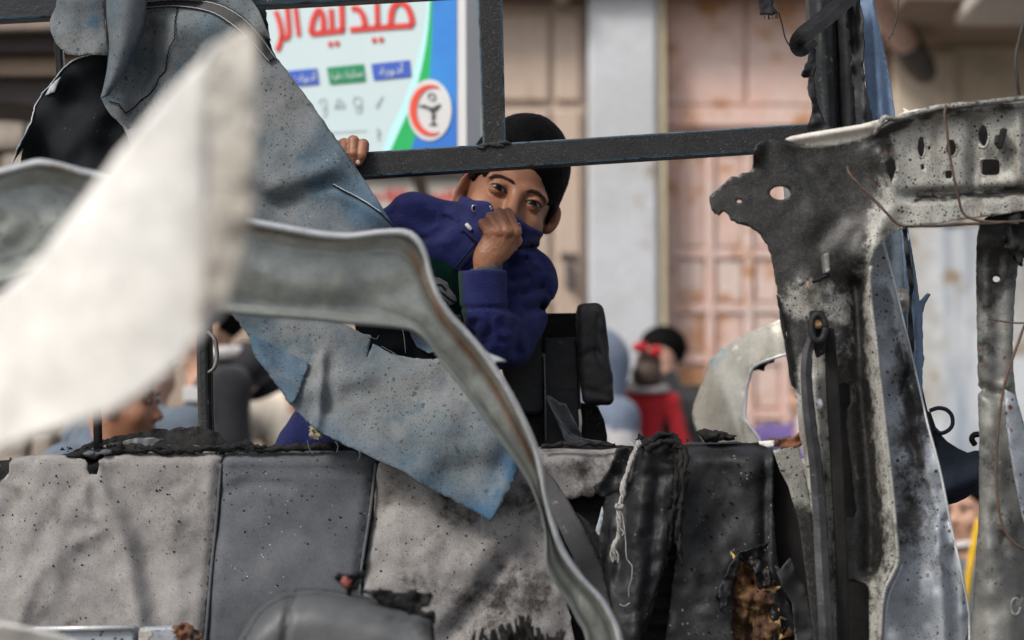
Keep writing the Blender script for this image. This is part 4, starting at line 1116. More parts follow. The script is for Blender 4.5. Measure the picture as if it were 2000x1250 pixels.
# frayed cord
cd = thing('frayed_cord', 'frayed pale grey cord hanging over the black torn vinyl', 'cord', PY(1215, 990, 3.84))
cp = [(1250, 862, 3.90), (1238, 885, 3.86), (1228, 915, 3.845), (1219, 940, 3.84), (1215, 970, 3.84), (1210, 988, 3.838), (1209, 1020, 3.838), (1207, 1050, 3.838), (1199, 1068, 3.838), (1201, 1095, 3.838)]
q = catmull(pix(cp), 90)
ty = []
for k in range(3):
    ph = 2 * math.pi * k / 3 + np.linspace(0, 40, 90)
    ty.append(tube_vf(q + .0022 * np.stack([np.cos(ph), np.sin(ph), 0 * ph], -1), .0022 + .0008 * np.sin(np.linspace(0, 30, 90)), 6, rough=.0012, seed=k))
meshobj('cord', *join_vf(ty), M_rope, cd)
ty = [tube_vf(catmull(pix(p), 24), r, 5, rough=.0006) for p, r in (([(1210, 988, 3.836), (1217, 1012, 3.836), (1221, 1050, 3.836), (1224, 1090, 3.837), (1235, 1105, 3.837), (1233, 1130, 3.837), (1228, 1150, 3.838), (1229, 1168, 3.838)], .0009), ([(1199, 1068, 3.836), (1193, 1080, 3.836), (1197, 1098, 3.836)], .002), ([(1201, 1070, 3.836), (1207, 1085, 3.836), (1206, 1099, 3.836)], .0016),
      ([(1210, 1180, 3.85), (1220, 1184, 3.85), (1230, 1178, 3.85)], .001), ([(1205, 985, 3.836), (1204, 991, 3.834), (1214, 992, 3.834), (1217, 986, 3.836)], .003), ([(1211, 1032, 3.836), (1218, 1040, 3.835), (1214, 1046, 3.836)], .0012), ([(1225, 862, 3.9), (1236, 868, 3.89), (1245, 885, 3.87)], .0008))]
o = meshobj('loose_strands', *join_vf(ty), M_rope, cd); o['kind'] = 'stuff'

# ------------------------------------------------------------------ upright burnt seat back behind
ub = thing('burnt_seat_back', 'upright black burnt seat frame with a bulging bolster, just right of the boy', 'seat', PY(1100, 900, 4.42))
def bxp(nm, pts, Y, dep, m, bev=.006): return prism(nm, pts, Y, dep, m, ub, bev)
def lbY(x, y): return 4.36 - .02 * blob(x, y, (1030, 720), 26, 200) + .006 * fbm2(x, y, 40, 2, 4)
prism('side_bolster', [(990, 640), (1028, 618), (1056, 609), (1061, 720), (1062, 802), (1050, 812), (1000, 806), (980, 720)], 4.36, .06, M_vinyl, ub, .008)
bxp('back_plate', [(1060, 660), (1128, 658), (1134, 760), (1136, 920), (1062, 920)], 4.37, .03, M_vinyl)
bxp('inner_cavity', [(1056, 612), (1128, 612), (1128, 690), (1056, 690)], 4.46, .02, M_soot, .002)
bxp('top_bar', [(1056, 612), (1128, 611), (1128, 618), (1056, 620)], 4.38, .05, M_char, .002)
bxp('lower_plate', [(1000, 800), (1066, 800), (1066, 930), (1000, 930)], 4.38, .03, M_soot)
cs = []
rbp = [(1124, 1158, 604, 592), (1124, 1180, 640, 610), (1126, 1186, 700, 700), (1128, 1196, 760, 760), (1130, 1186, 790, 786)]
def rbY(x, y): return 4.335 - .03 * np.sqrt(np.clip(1 - ((x - 1158) / 40) ** 2, 0, 1)) + .008 * fbm2(x, y, 30, 3, 6) + .010 * ridge(x, y, [(1178, 620), (1172, 690), (1190, 770)], 8) + .008 * ridge(x, y, [(1130, 700), (1160, 690), (1170, 700)], 7)
bo_c = PY(1160, 692, 4.345)
def bolster(P):
    u4 = 4.36 / FPX
    q = P - bo_c
    x = q[:, 0] / u4 - 9 * (-q[:, 2] / u4) / 98.0; z = q[:, 2] / u4; y = q[:, 1] / u4
    hw_ = 30 - 4 * (z > 0) * (z / 98) ** 2 + 3 * np.exp(-((z + 40) / 40) ** 2)
    e = np.stack([np.abs(x) - hw_ + 13, np.abs(y) - 30 + 13, np.abs(z) - 99 + 13], -1)
    d = np.linalg.norm(np.maximum(e, 0), axis=1) + np.minimum(e.max(1), 0) - 13
    for a, b, w, am in (((14, 70), (6, 0), 5, 3.0), ((6, 0), (24, -60), 6, 3.0), ((-26, -6), (4, 8), 5, 2.5), ((20, 40), (34, -30), 5, 3), ((-20, -70), (20, -84), 6, 2), ((-26, 88), (20, 90), 3, 2)):
        d = d + am * np.exp(-(segd(x, z, a, b) / w) ** 2)
    return (d + 1.2 * fbm(P * 40, 3, 6)) * u4
sdf_obj('side_bolster', bolster, bo_c - np.array([.06, .05, .11]), bo_c + np.array([.06, .05, .11]), .0028, M_vinyl, ub, 1)
tube('piping', pix([(1131, 606, 4.335), (1132, 650, 4.33), (1135, 700, 4.33), (1140, 760, 4.33), (1147, 784, 4.33), (1164, 790, 4.33), (1184, 784, 4.335)]), .003, M_char, ub, 8, 30)
sheet('side_plate', [(1134, 786), (1168, 794), (1180, 820), (1186, 850), (1186, 920), (1134, 920)], lambda x, y: 4.40 + 0 * x, M_char, ub, step=10, thick=.02)
tube('white_edge', pix([(1132, 800, 4.366), (1134, 822, 4.366), (1133, 845, 4.366)]), .0025, M_white, ub, 6, rough=.002)
tube('white_edge', pix([(1063, 690, 4.365), (1065, 780, 4.365), (1066, 860, 4.365)]), .0016, M_greymetal, ub, 6)
box('lower_frame', float(PY(1000, 900, 4.4)[0]), float(PY(1190, 900, 4.4)[0]), 4.38, 4.44, .45, 1.16, M_soot, ub, .01)
pl = sheet('plastic_shard', [(1067, 772), (1075, 775), (1090, 786), (1104, 789), (1110, 800), (1138, 856), (1160, 862), (1190, 865), (1150, 868), (1108, 866)], lambda x, y: 4.30 + .02 * ridge(x, y, [(1070, 775), (1110, 850), (1180, 864)], 16), M_plastic, None, step=6, thick=.003, jag=.6)
tag(pl, 'grey smoky broken plastic shard standing on the seat top', 'plastic shard')
tube('edge', pix([(1067, 774, 4.295), (1084, 810, 4.285), (1105, 838, 4.282), (1130, 855, 4.285), (1186, 865, 4.29)]), .0014, M_plastic, pl, 6, 24)

# ------------------------------------------------------------------ front seat headrest at the bottom
hr = thing('front_seat', 'grey vinyl front seat top with a charred black corner at the bottom edge', 'seat', PY(640, 1400, 3.4))
hp_ = [(440, 1420), (452, 1290), (464, 1250), (478, 1222), (496, 1194), (518, 1172), (545, 1156), (575, 1149), (610, 1148), (650, 1152), (700, 1160), (750, 1172), (800, 1186), (822, 1190), (838, 1198), (850, 1212), (846, 1232), (850, 1260), (860, 1420)]
def hpY(x, y):
    top = np.interp(x, [p[0] for p in hp_], [p[1] for p in hp_])
    e = np.clip((y - top) / 80, 0, 1)
    return 3.42 - .10 * np.sqrt(np.clip(1 - (1 - e) ** 2, 0, 1)) + .010 * ridge(x, y, [(576, 1150), (563, 1200), (553, 1260), (548, 1420)], 6) + .006 * fbm2(x, y, 80, 2, 6)
sheet('cover', hp_, hpY, M_headvinyl, hr, step=8, thick=.006, seed=61, soot=lambda x, y: .55 * blob(x, y, (850, 1220), 60, 50) + .22 * blob(x, y, (760, 1215), 40, 30) + .2 * blob(x, y, (640, 1180), 40, 16))
def seamp(pts, off=.004): return pix([(x, y, float(hpY(np.array(x), np.array(y))) - off) for x, y in catmull(pts, 30)])
tube('seam', seamp([(577, 1152), (565, 1195), (555, 1250), (549, 1400)], .001), .0022, M_headvinyl, hr, 6)
tube('seam', seamp([(476, 1250), (500, 1206), (530, 1178), (575, 1162), (640, 1160), (720, 1176), (820, 1196)], .002), .0020, M_headvinyl, hr, 6)
sheet('charred_corner', [(700, 1154), (730, 1152), (760, 1153), (790, 1158), (800, 1148), (808, 1156), (828, 1158), (846, 1162), (840, 1176), (836, 1184), (820, 1180), (826, 1196), (845, 1202), (854, 1214), (842, 1222), (850, 1234), (842, 1250), (830, 1226), (800, 1196), (750, 1178)], lambda x, y: 3.36 + .015 * fbm2(x, y, 24, 3, 6), M_char, hr, step=5, thick=.008, jag=3, jscale=7, seed=62)
sheet('inner_body', [(470, 1420), (490, 1240), (560, 1175), (800, 1205), (840, 1250), (850, 1420)], lambda x, y: 3.46 + 0 * x, M_char, hr, step=30, thick=.06)
zf = float(PY(640, 1415, 3.4)[2])
box('seat_block', float(PY(450, 1400, 3.4)[0]), float(PY(855, 1400, 3.4)[0]), 3.36, 3.50, .45, zf, M_headvinyl, hr, .02)
tag(sheet('red_scrap', [(653, 1130), (664, 1124), (690, 1120), (712, 1119), (714, 1124), (704, 1130), (700, 1148), (684, 1150), (668, 1146)], lambda x, y: 3.37 + .01 * fbm2(x, y, 15, 2, 4), M_char, None, step=4, thick=.006, jag=1.2), 'small black and red scrap sticking up behind the front seat', 'scrap')
rsb = bpy.data.objects['red_scrap']
p = PY(676, 1138, 3.355)
sdf_obj('red_tip', lambda P: ell(P, p, (.008, .005, .008)) + .002 * fbm(P * 200, 2, 1), p - .014, p + .014, .0012, M_redscrap, rsb)
tube('stalk', pix([(684, 1146, 3.372), (680, 1168, 3.38), (676, 1200, 3.40)]), .004, M_char, rsb, 6)
# tufts of char at the bottom
tu = thing('charred_tuft', 'frayed black charred tuft in the bottom middle', 'debris', PY(1020, 1250, 3.5))
tv = []
for k in range(60):
    x = rc.gauss(1015, 40); y0 = 1290; y1 = 1235 - 28 * math.exp(-((x - 1020) / 22) ** 2) + rc.uniform(-8, 12)
    tv.append(tube_vf(pix([(x, y0, 3.5 + rc.uniform(-.02, .02)), (x + rc.uniform(-6, 6), (y0 + y1) / 2, 3.5), (x + rc.uniform(-14, 14), y1, 3.5 + rc.uniform(-.02, .02))]), [.005, .004, .002], 5, rough=.003, seed=k))
meshobj('fibres', *join_vf(tv), M_char, tu)
box('stub', float(PY(960, 1300, 3.5)[0]), float(PY(1080, 1300, 3.5)[0]), 3.47, 3.53, .45, float(PY(1000, 1282, 3.5)[2]), M_char, tu, .01)

# low bar and white edge in the lower left corner
lb = thing('seat_rail', 'dull blue grey seat rail with rusty scraps at the bottom left', 'metal bar', PY(230, 1240, 3.7))
prism('rail', [(-60, 1236), (60, 1228), (262, 1225), (268, 1420), (-60, 1420)], 3.7, .05, M_skinpanel, lb, .004)
prism('rail', [(272, 1226), (345, 1224), (350, 1300), (274, 1300)], 3.71, .04, M_skinpanel, lb, .004)
tube('rail_edge', pix([(66, 1229, 3.695), (262, 1226, 3.695)]), .004, M_rim, lb, 8)
sheet('rusty_scrap', [(272, 1232), (292, 1230), (300, 1240), (282, 1258), (270, 1256)], lambda x, y: 3.68 + 0 * x, M_torn, lb, step=4, thick=.006, jag=1)
sheet('rusty_scrap', [(335, 1224), (362, 1220), (384, 1230), (398, 1240), (392, 1270), (350, 1268), (346, 1246)], lambda x, y: 3.69 + .01 * fbm2(x, y, 12, 2, 3), M_rust, lb, step=4, thick=.005, jag=2)
box('rail_foot', float(PY(100, 1300, 3.7)[0]), float(PY(130, 1300, 3.7)[0]), 3.7, 3.75, .45, float(PY(100, 1400, 3.7)[2]), M_post, lb)
we = sheet('white_panel_edge', [(-80, 1216), (0, 1220), (60, 1232), (110, 1242), (150, 1256), (180, 1420), (-80, 1420)], lambda x, y: 2.75 + .03 * sstep(1216, 1260, y), M_white, None, step=14, thick=.004)
tag(we, 'blurred pale edge of a metal sheet in the bottom left corner', 'metal panel')

# ------------------------------------------------------------------ twisted roof panel (S shaped, grey green)
tp = thing('twisted_metal_panel', 'twisted grey green metal panel with a white rolled rim sweeping down to the right', 'metal panel', PY(700, 540, 3.3))
def Yt(x): return np.interp(x, [-120, 200, 500, 820, 1000, 1100, 1220], [3.05, 3.12, 3.22, 3.32, 3.40, 3.46, 3.52])
tr = [(-120, 348), (-20, 334), (40, 320), (75, 312), (110, 317), (160, 330), (215, 344), (300, 380), (400, 412), (500, 430), (560, 441), (620, 452), (680, 457), (740, 450), (790, 449), (815, 462), (832, 490), (842, 530), (856, 570), (880, 610), (912, 645), (950, 690), (990, 750), (1022, 810), (1048, 870), (1060, 920), (1066, 965), (1082, 1020), (1104, 1075), (1140, 1128), (1175, 1165), (1200, 1205), (1216, 1250), (1240, 1400)]
br = [(-120, 580), (-20, 560), (40, 540), (75, 525), (110, 520), (160, 545), (215, 570), (300, 590), (400, 606), (500, 616), (560, 620), (620, 625), (680, 632), (740, 636), (780, 640), (800, 643), (815, 650), (835, 668), (858, 700), (885, 736), (912, 770), (938, 805), (966, 845), (998, 888), (1026, 930), (1042, 960), (1058, 1005), (1066, 1050), (1068, 1105), (1092, 1150), (1112, 1180), (1130, 1215), (1146, 1250), (1170, 1400)]
N_ = 150
T = catmull([(x, y, 0) for x, y in tr], N_); B = catmull([(x, y, 0) for x, y in br], N_)
def rowc(w, dy, dpx=0.0, wob=0):
    P = T * (1 - w) + B * w
    d = B - T; d /= np.maximum(1e-6, np.linalg.norm(d, axis=1))[:, None]
    P = P + d * dpx
    return PY(P[:, 0], P[:, 1], Yt(P[:, 0]) + dy + (wob * fbm2(P[:, 0], P[:, 1], 90, 3, 4) if wob else 0))
rows_ = [(0, .035, 6), (0, .012, -1), (0, -.004, 1), (0, -.012, 5), (0, -.010, 10), (0, .004, 13)]
cv = [rowc(w, dy, dp) for w, dy, dp in rows_]
loft('rolled_rim', cv, M_rim, tp, N_, thick=.0015)
K = 14
cv = [rowc(0, .004, 13)] + [rowc(.10 + .76 * k / K, .018 - .008 * math.sin(math.pi * k / K), 10 * (1 - k / K), .007) for k in range(1, K)] + [rowc(.88, .020, 0), rowc(.91, .006, 0), rowc(.95, -.006, 0), rowc(.99, -.010, 0), rowc(1.0, .004, 1), rowc(1.0, .03, 0)]
def tpsoot(V):
    r = V - CAM; c, s = math.cos(PITCH), math.sin(PITCH)
    f = r[:, 1] * c + r[:, 2] * s; u = -r[:, 1] * s + r[:, 2] * c
    px = 1000 + r[:, 0] / f * FPX; py = 625 - u / f * FPX
    return .30 * blob(px, py, (820, 600), 50, 40) + .32 * blob(px, py, (20, 480), 60, 60) + .38 * blob(px, py, (1105, 1145), 30, 40) + .2 * blob(px, py, (540, 590), 150, 14) + .3 * blob(px, py, (1150, 1220), 30, 20), px, py
loft('panel', cv, M_sage, tp, N_, thick=.0015, soot=lambda V: tpsoot(V)[0], tint=lambda V: (lambda a: .9 * ridge(a[1], a[2], [(800, 490), (838, 560), (865, 620), (960, 750), (1040, 900)], 8) + .4 * ridge(a[1], a[2], [(500, 445), (680, 475), (790, 470)], 6))(tpsoot(V)))
sheet('torn_tip', [(938, 676), (955, 690), (975, 698), (990, 706), (972, 706), (966, 712), (955, 706)], lambda x, y: 3.40 + 0 * x, M_rim, tp, step=5, thick=.002)
sheet('blue_edge', [(-120, 590), (0, 540), (60, 520), (110, 505), (120, 520), (60, 545), (0, 575), (-120, 640)], lambda x, y: 3.10 + 0 * x, M_tarpblue, tp, step=12, thick=.004)
# mount that carries the panel to the floor, below the frame of view
tube('stay', [PY(1190, 1390, 3.52), PY(1200, 1600, 3.56), np.array([.5, 3.6, .45])], .02, M_greymetal, tp, 10)

# ------------------------------------------------------------------ torn white panel close to the camera
wp = thing('torn_white_panel', 'torn white car panel rising to a ragged point close to the camera, out of focus', 'metal panel', PY(250, 600, 1.95))
wo = [(-260, 780), (-120, 655), (0, 574), (60, 520), (130, 432), (206, 330), (286, 232), (356, 150), (424, 86), (464, 58), (488, 52), (500, 70), (503, 130), (500, 200), (502, 280), (497, 360), (492, 440), (474, 505), (456, 566), (432, 614), (394, 658), (352, 708), (302, 752), (236, 798), (178, 818), (116, 836), (60, 856), (0, 880), (-120, 915), (-260, 945)]
def wpY(x, y): return 1.92 + .05 * ((x - 250) / 400) ** 2 + .02 * sstep(400, 440, x) + .004 * fbm2(x, y, 160, 2, 71)
sheet('panel', wo, wpY, M_white, wp, step=14, thick=.004, jag=2, jscale=30, seed=71, soot=lambda x, y: .30 * blob(x, y, (440, 560), 50, 60) + .2 * blob(x, y, (300, 830), 90, 40))
def weY(x, y): return 1.905 + .007 * fbm2(x, y, 80, 2, 72)
sheet('torn_edge', [(418, 110), (452, 66), (486, 56), (500, 80), (500, 200), (498, 300), (490, 440), (466, 515), (444, 570), (412, 618), (396, 625), (376, 620), (384, 590), (398, 560), (400, 500), (404, 420), (410, 330), (408, 240), (402, 160)], weY, M_torn, wp, step=8, thick=.006, jag=5, jscale=34, seed=72, soot=lambda x, y: .1 + .35 * blob(x, y, (468, 95), 20, 30) + .40 * ridge(x, y, [(408, 620), (420, 540), (470, 510)], 18) + .3 * blob(x, y, (455, 270), 14, 30) + .25 * blob(x, y, (450, 180), 20, 14))
rr_ = random.Random(4)
for x, y, rx, ry in ((478, 240, 8, 26), (474, 350, 8, 30), (440, 590, 14, 12)):
    p = PY(x, y, 1.892); s = 1.9 / FPX
    sdf_obj('curled_scrap', lambda P, p=p, rx=rx, ry=ry: ell(P, p, (rx * s, .005, ry * s)) + .003 * fbm(P * 120, 3, int(x)), p - .022, p + .022, .0022, M_torn, wp)
tube('stay', [PY(-200, 900, 1.95), np.array([-.62, 2.1, .5]), np.array([-.65, 2.2, .0])], .015, M_greymetal, wp, 10)
# ------------------------------------------------------------------ wrecked body side on the right
wb = thing('wrecked_minibus_body', 'scorched white minibus side with punched roof rail and burnt pillars at the right', 'vehicle wreck', PY(1650, 1250, 3.75))
BY = 3.78
def upY(x, y):
    Y = BY - .02 * sstep(1500, 2000, x) + .0035 * fbm2(x, y, 90, 3, 81)
    t = 385 - (x - 1780) * .045               # pressed step along the lower edge of the roof rail
    w = sstep(1740, 1800, x)
    Y = Y + w * (.022 * np.exp(-((y - t + 4) / 9) ** 2) - .012 * sstep(t, t + 14, y))
    Y = Y - .020 * ridge(x, y, [(1700, 262), (1745, 240), (1830, 218), (2000, 204)], 13) * sstep(1660, 1740, x)
    Y = Y + .018 * ridge(x, y, [(1905, 240), (1902, 360)], 12) - .010 * ridge(x, y, [(1990, 230), (1990, 350)], 10)
    Y = Y + .016 * blob(x, y, (1935, 325), 32, 28)
    Y = Y - .02 * ridge(x, y, [(1720, 300), (1745, 400), (1690, 500)], 24)     # rolled corner flange
    # pillar: bright outer flange, deep channel, inner flange
    pf = [(1712, 480), (1700, 560), (1706, 650), (1716, 760), (1726, 850), (1736, 930), (1744, 1050), (1744, 1100), (1724, 1150), (1714, 1420)]
    Y = Y - .016 * ridge(x, y, pf, 16)
    ch = [(1672, 560), (1678, 700), (1690, 850), (1700, 1000), (1700, 1110)]
    Y = Y + .030 * ridge(x, y, ch, 20)
    ch2 = [(1646, 720), (1652, 900), (1664, 1250)]
    Y = Y + .018 * ridge(x, y, ch2, 26) * sstep(620, 760, y)
    Y = Y - .012 * ridge(x, y, [(1590, 740), (1600, 900), (1622, 1250)], 12)
    Y = Y - .010 * blob(x, y, (1586, 548), 26, 20) + .012 * blob(x, y, (1640, 560), 30, 40)
    Y = Y - .03 * sstep(330, 290, y) * sstep(1500, 1472, x)
    Y = Y + .010 * ridge(x, y, [(1560, 300), (1640, 420), (1600, 470)], 26)
    Y = Y + .02 * sstep(1560, 1525, x) * sstep(600, 800, y)
    return Y
side = [(1470, 330), (1474, 300), (1479, 284), (1492, 275), (1508, 272), (1530, 277), (1560, 284), (1590, 286), (1630, 283), (1665, 275), (1690, 266), (1706, 255), (1722, 230), (1740, 232), (1765, 226), (1800, 214), (1825, 206), (1850, 206), (1900, 200), (2000, 189), (2120, 178), (2120, 400), (2000, 412), (1940, 421), (1900, 426), (1860, 431), (1840, 436), (1810, 440), (1780, 442), (1756, 450), (1738, 460), (1720, 476), (1706, 496), (1700, 520), (1698, 560), (1702, 610), (1709, 660), (1714, 710), (1722, 780), (1730, 850), (1738, 920), (1744, 980), (1750, 1050), (1752, 1096), (1744, 1120), (1730, 1146), (1722, 1180), (1718, 1250), (1712, 1420), (1630, 1420), (1616, 1250), (1606, 1150), (1594, 1060), (1580, 960), (1572, 900), (1562, 850), (1556, 790), (1549, 740), (1542, 700), (1536, 652), (1526, 612), (1520, 576), (1516, 552), (1511, 528), (1506, 500), (1498, 478), (1486, 458), (1466, 444), (1440, 436), (1428, 430), (1424, 420), (1414, 412), (1404, 420), (1390, 410), (1386, 396), (1385, 384), (1398, 372), (1412, 360), (1420, 352), (1428, 344), (1442, 346), (1448, 338), (1462, 336)]
def ho(cx, cy, rx, ry, n=20, p=2.0): return [(cx + rx * abs(math.cos(t)) ** (2 / p) * (1 if math.cos(t) >= 0 else -1), cy + ry * abs(math.sin(t)) ** (2 / p) * (1 if math.sin(t) >= 0 else -1)) for t in np.linspace(0, 2 * math.pi, n, endpoint=False)]
tear = [(1742, 306), (1750, 314), (1753, 328), (1748, 344), (1742, 358), (1736, 342), (1732, 328), (1734, 314)]
holes = [ho(1799, 287, 8, 20), ho(1858, 289, 10.5, 16), ho(1920, 265, 10.5, 21), ho(1934, 327, 19, 16, 24, 4), tear, ho(1802, 326, 3.5, 5, 12, 4), ho(1853, 341, 6.5, 7.5, 12, 4), ho(1524, 377, 20, 13), ho(1444, 393, 5, 3.5, 10), ho(1815, 289, 3, 4, 10),
         [(1640, 756), (1650, 748), (1662, 752), (1662, 790), (1654, 800), (1652, 830), (1656, 870), (1662, 930), (1672, 1000), (1664, 1010), (1650, 1010), (1644, 940), (1640, 860)], [(1648, 1140), (1660, 1136), (1690, 1140), (1697, 1150), (1698, 1290), (1654, 1290)], ho(1628, 1092, 4, 10, 10), ho(1577, 553, 4, 5, 10), ho(1550, 955, 9, 12, 12)]
def sideSoot(x, y):
    s = 1.0 * sstep(1760, 1690, x + (y - 300) * .22) * sstep(590, 490, y + (x - 1560) * .25)
    s = s - .42 * blob(x, y, (1645, 425), 24, 40) - .30 * blob(x, y, (1690, 300), 14, 20)
    s = s + .62 * ridge(x, y, [(1790, 388), (2000, 374)], 9) + .50 * ridge(x, y, [(1700, 262), (1745, 243), (1830, 220), (2000, 207)], 10)  # darker along the pressed step and just below the roof edge
    s = s + .30 * ridge(x, y, [(1740, 300), (1742, 360)], 22) + .18 * blob(x, y, (1935, 350), 50, 30)
    s = s + .60 * ridge(x, y, [(1674, 560), (1682, 700), (1692, 850), (1700, 1000), (1700, 1100)], 17) + .32 * blob(x, y, (1640, 520), 60, 34) + .35 * blob(x, y, (1630, 560), 34, 30)
    s = s + .7 * blob(x, y, (1558, 660), 34, 42) + .4 * ridge(x, y, [(1600, 620), (1640, 650)], 24) + .5 * ridge(x, y, [(1645, 700), (1655, 900), (1668, 1250)], 24) * sstep(640, 740, y)
    s = s + .30 * ridge(x, y, [(1510, 500), (1530, 620), (1552, 740)], 12) + .45 * blob(x, y, (1680, 1090), 40, 50) + .3 * blob(x, y, (1690, 1000), 24, 80)
    s = s + .16 + .16 * sstep(480, 700, y) + .24 * blob(x, y, (1590, 500), 70, 50) + .10 * fbm2(x, y, 60, 2, 3)
    s = s - .22 * blob(x, y, (1585, 560), 34, 30) - .2 * ridge(x, y, [(1705, 600), (1716, 760), (1728, 860)], 12) - .3 * blob(x, y, (1850, 320), 110, 46) - .35 * sstep(395, 402, y) * sstep(1760, 1800, x) - .25 * blob(x, y, (1585, 750), 24, 120) - .2 * blob(x, y, (1560, 900), 30, 50) - .3 * ridge(x, y, [(1720, 470), (1760, 430)], 18)
    return s
o = sheet('side_panel', side, upY, M_burnt, wb, holes=holes, step=6, thick=.004, jag=1.1, jscale=6, seed=81, soot=sideSoot)
# folded return of sheet metal round each punched opening
for h in (holes[3], holes[0], holes[1], holes[2]):
    c = np.mean(h, 0); q = [(c[0] + (x - c[0]) * 1.12, c[1] + (y - c[1]) * 1.12, float(upY(np.array(x), np.array(y))) + .001) for x, y in h]
    tube('hole_lip', pix(q + [q[0]]), .0022, M_burnt, wb, 6, attrs={'soot': .34})
sheet('inner_panel', [(1700, 262), (1745, 246), (1830, 222), (2120, 196), (2120, 388), (1900, 410), (1760, 430), (1724, 456), (1690, 440)], lambda x, y: 3.87 + 0 * x, M_soot, wb, step=30, thick=.004)
sheet('inner_panel', [(1540, 650), (1690, 640), (1735, 950), (1735, 1100), (1700, 1420), (1640, 1420), (1600, 1000)], lambda x, y: 3.88 + 0 * x, M_soot, wb, step=30, thick=.004)
sheet('inner_panel', [(1526, 300), (1690, 290), (1690, 470), (1540, 470), (1533, 400)], lambda x, y: 3.90 + 0 * x, M_greymetal, wb, step=30, thick=.004, soot=lambda x, y: .3 + .0 * x)
# beige roof skin folded over the rail
sheet('roof_skin', [(1532, 272), (1545, 266), (1580, 259), (1630, 251), (1680, 243), (1722, 232), (1742, 228), (1725, 244), (1706, 262), (1690, 270), (1660, 277), (1630, 284), (1590, 286), (1556, 282)], lambda x, y: 3.755 - .015 * ridge(x, y, [(1545, 272), (1700, 246)], 10), M_roofskin, wb, step=5, thick=.003, soot=lambda x, y: .1 * blob(x, y, (1600, 272), 50, 6), seed=83)
sheet('roof_skin', [(1742, 230), (1756, 224), (1766, 218), (1764, 210), (1776, 216), (1800, 212), (1822, 207), (1836, 205), (1822, 214), (1800, 222), (1776, 228), (1756, 234)], lambda x, y: 3.75 + .004 * fbm2(x, y, 14, 2, 3), M_white, wb, step=4, thick=.003, jag=1.2, seed=84)
tube('roof_edge', pix([(1706, 262, 3.752), (1718, 244, 3.745), (1728, 229, 3.742), (1745, 232, 3.742), (1780, 224, 3.742), (1830, 210, 3.742), (1900, 203, 3.74), (2000, 192, 3.735), (2110, 181, 3.73)]), .0042, M_burnt, wb, 8, 60, rough=.0008, attrs={'soot': .42})
# clip in the rail
prism('clip', [(1958, 248), (1969, 252), (1958, 290), (1950, 288)], 3.74, .02, M_char, wb, .002)
prism('clip', [(1946, 262), (1956, 264), (1952, 282), (1944, 280)], 3.75, .02, M_rubber, wb, .002)
prism('clip', [(1950, 286), (1956, 288), (1948, 308), (1943, 306)], 3.75, .01, M_greymetal, wb, .001)
# bracket on the pillar
prism('bracket', [(1608, 496), (1620, 492), (1622, 530), (1612, 534)], 3.735, .03, M_greymetal, wb, .003)
prism('bracket', [(1588, 546), (1620, 532), (1624, 538), (1592, 552)], 3.74, .03, M_char, wb, .003)
tube('bolt', pix([(1564, 552, 3.765), (1564, 552, 3.755)]), .006, M_greymetal, wb, 8)
tube('bolt', pix([(1599, 800, 3.755), (1602, 790, 3.745), (1600, 782, 3.75)]), .0045, M_toggle, wb, 8)
# pillar edge flange
fl_ = [(1700, 520), (1698, 560), (1702, 610), (1709, 660), (1714, 710), (1722, 780), (1730, 850), (1738, 920), (1744, 980), (1750, 1050), (1752, 1096), (1742, 1122), (1730, 1146), (1722, 1180), (1718, 1250), (1712, 1400)]
tube('flange_edge', pix([(x + 1, y, float(upY(np.array(x), np.array(y))) - .002) for x, y in fl_]), .0032, M_burnt, wb, 8, 90, attrs={'soot': .2})
tube('flange_edge', pix([(x + 9, y + 6, 3.765) for x, y in fl_[10:]]), .0026, M_skinpanel, wb, 8, 30, attrs={'soot': .1})
# dark edge seal along the left side of the pillar and rust below
sheet('edge_seal', [(1517, 575), (1524, 582), (1534, 640), (1545, 700), (1556, 760), (1546, 752), (1538, 700), (1527, 640)], lambda x, y: 3.772 + 0 * x, M_char, wb, step=5, thick=.006, jag=1.4, seed=85)
sheet('rusty_sill', [(1496, 860), (1520, 858), (1548, 856), (1556, 848), (1568, 846), (1574, 860), (1560, 872), (1530, 876), (1514, 872)], lambda x, y: 3.80 + .006 * fbm2(x, y, 16, 2, 3), M_rust, wb, step=4, thick=.006, jag=1.4, seed=86)
sheet('white_clip', [(1482, 862), (1512, 860), (1512, 872), (1500, 874), (1484, 868)], lambda x, y: 3.80 + 0 * x, M_white, wb, step=4, thick=.004)
sheet('lower_panel', [(1510, 880), (1530, 874), (1560, 872), (1580, 960), (1596, 1060), (1606, 1150), (1616, 1260), (1590, 1260), (1576, 1140), (1560, 1020), (1540, 950), (1524, 920)], lambda x, y: 3.86 + 0 * x, M_burnt, wb, step=7, thick=.004, seed=87, soot=lambda x, y: .05 + .9 * sstep(950, 1020, y) + .2 * sstep(1540, 1512, x))
sheet('cavity_back', [(1490, 880), (1560, 880), (1640, 1420), (1500, 1420)], lambda x, y: 3.99 + 0 * x, M_soot, wb, step=30, thick=.02)
# black belt track
prism('belt_track', [(1612, 640), (1630, 640), (1640, 760), (1648, 900), (1656, 1080), (1662, 1420), (1640, 1420), (1634, 1080), (1624, 900), (1616, 760)], 3.755, .02, M_soot, wb, .003)
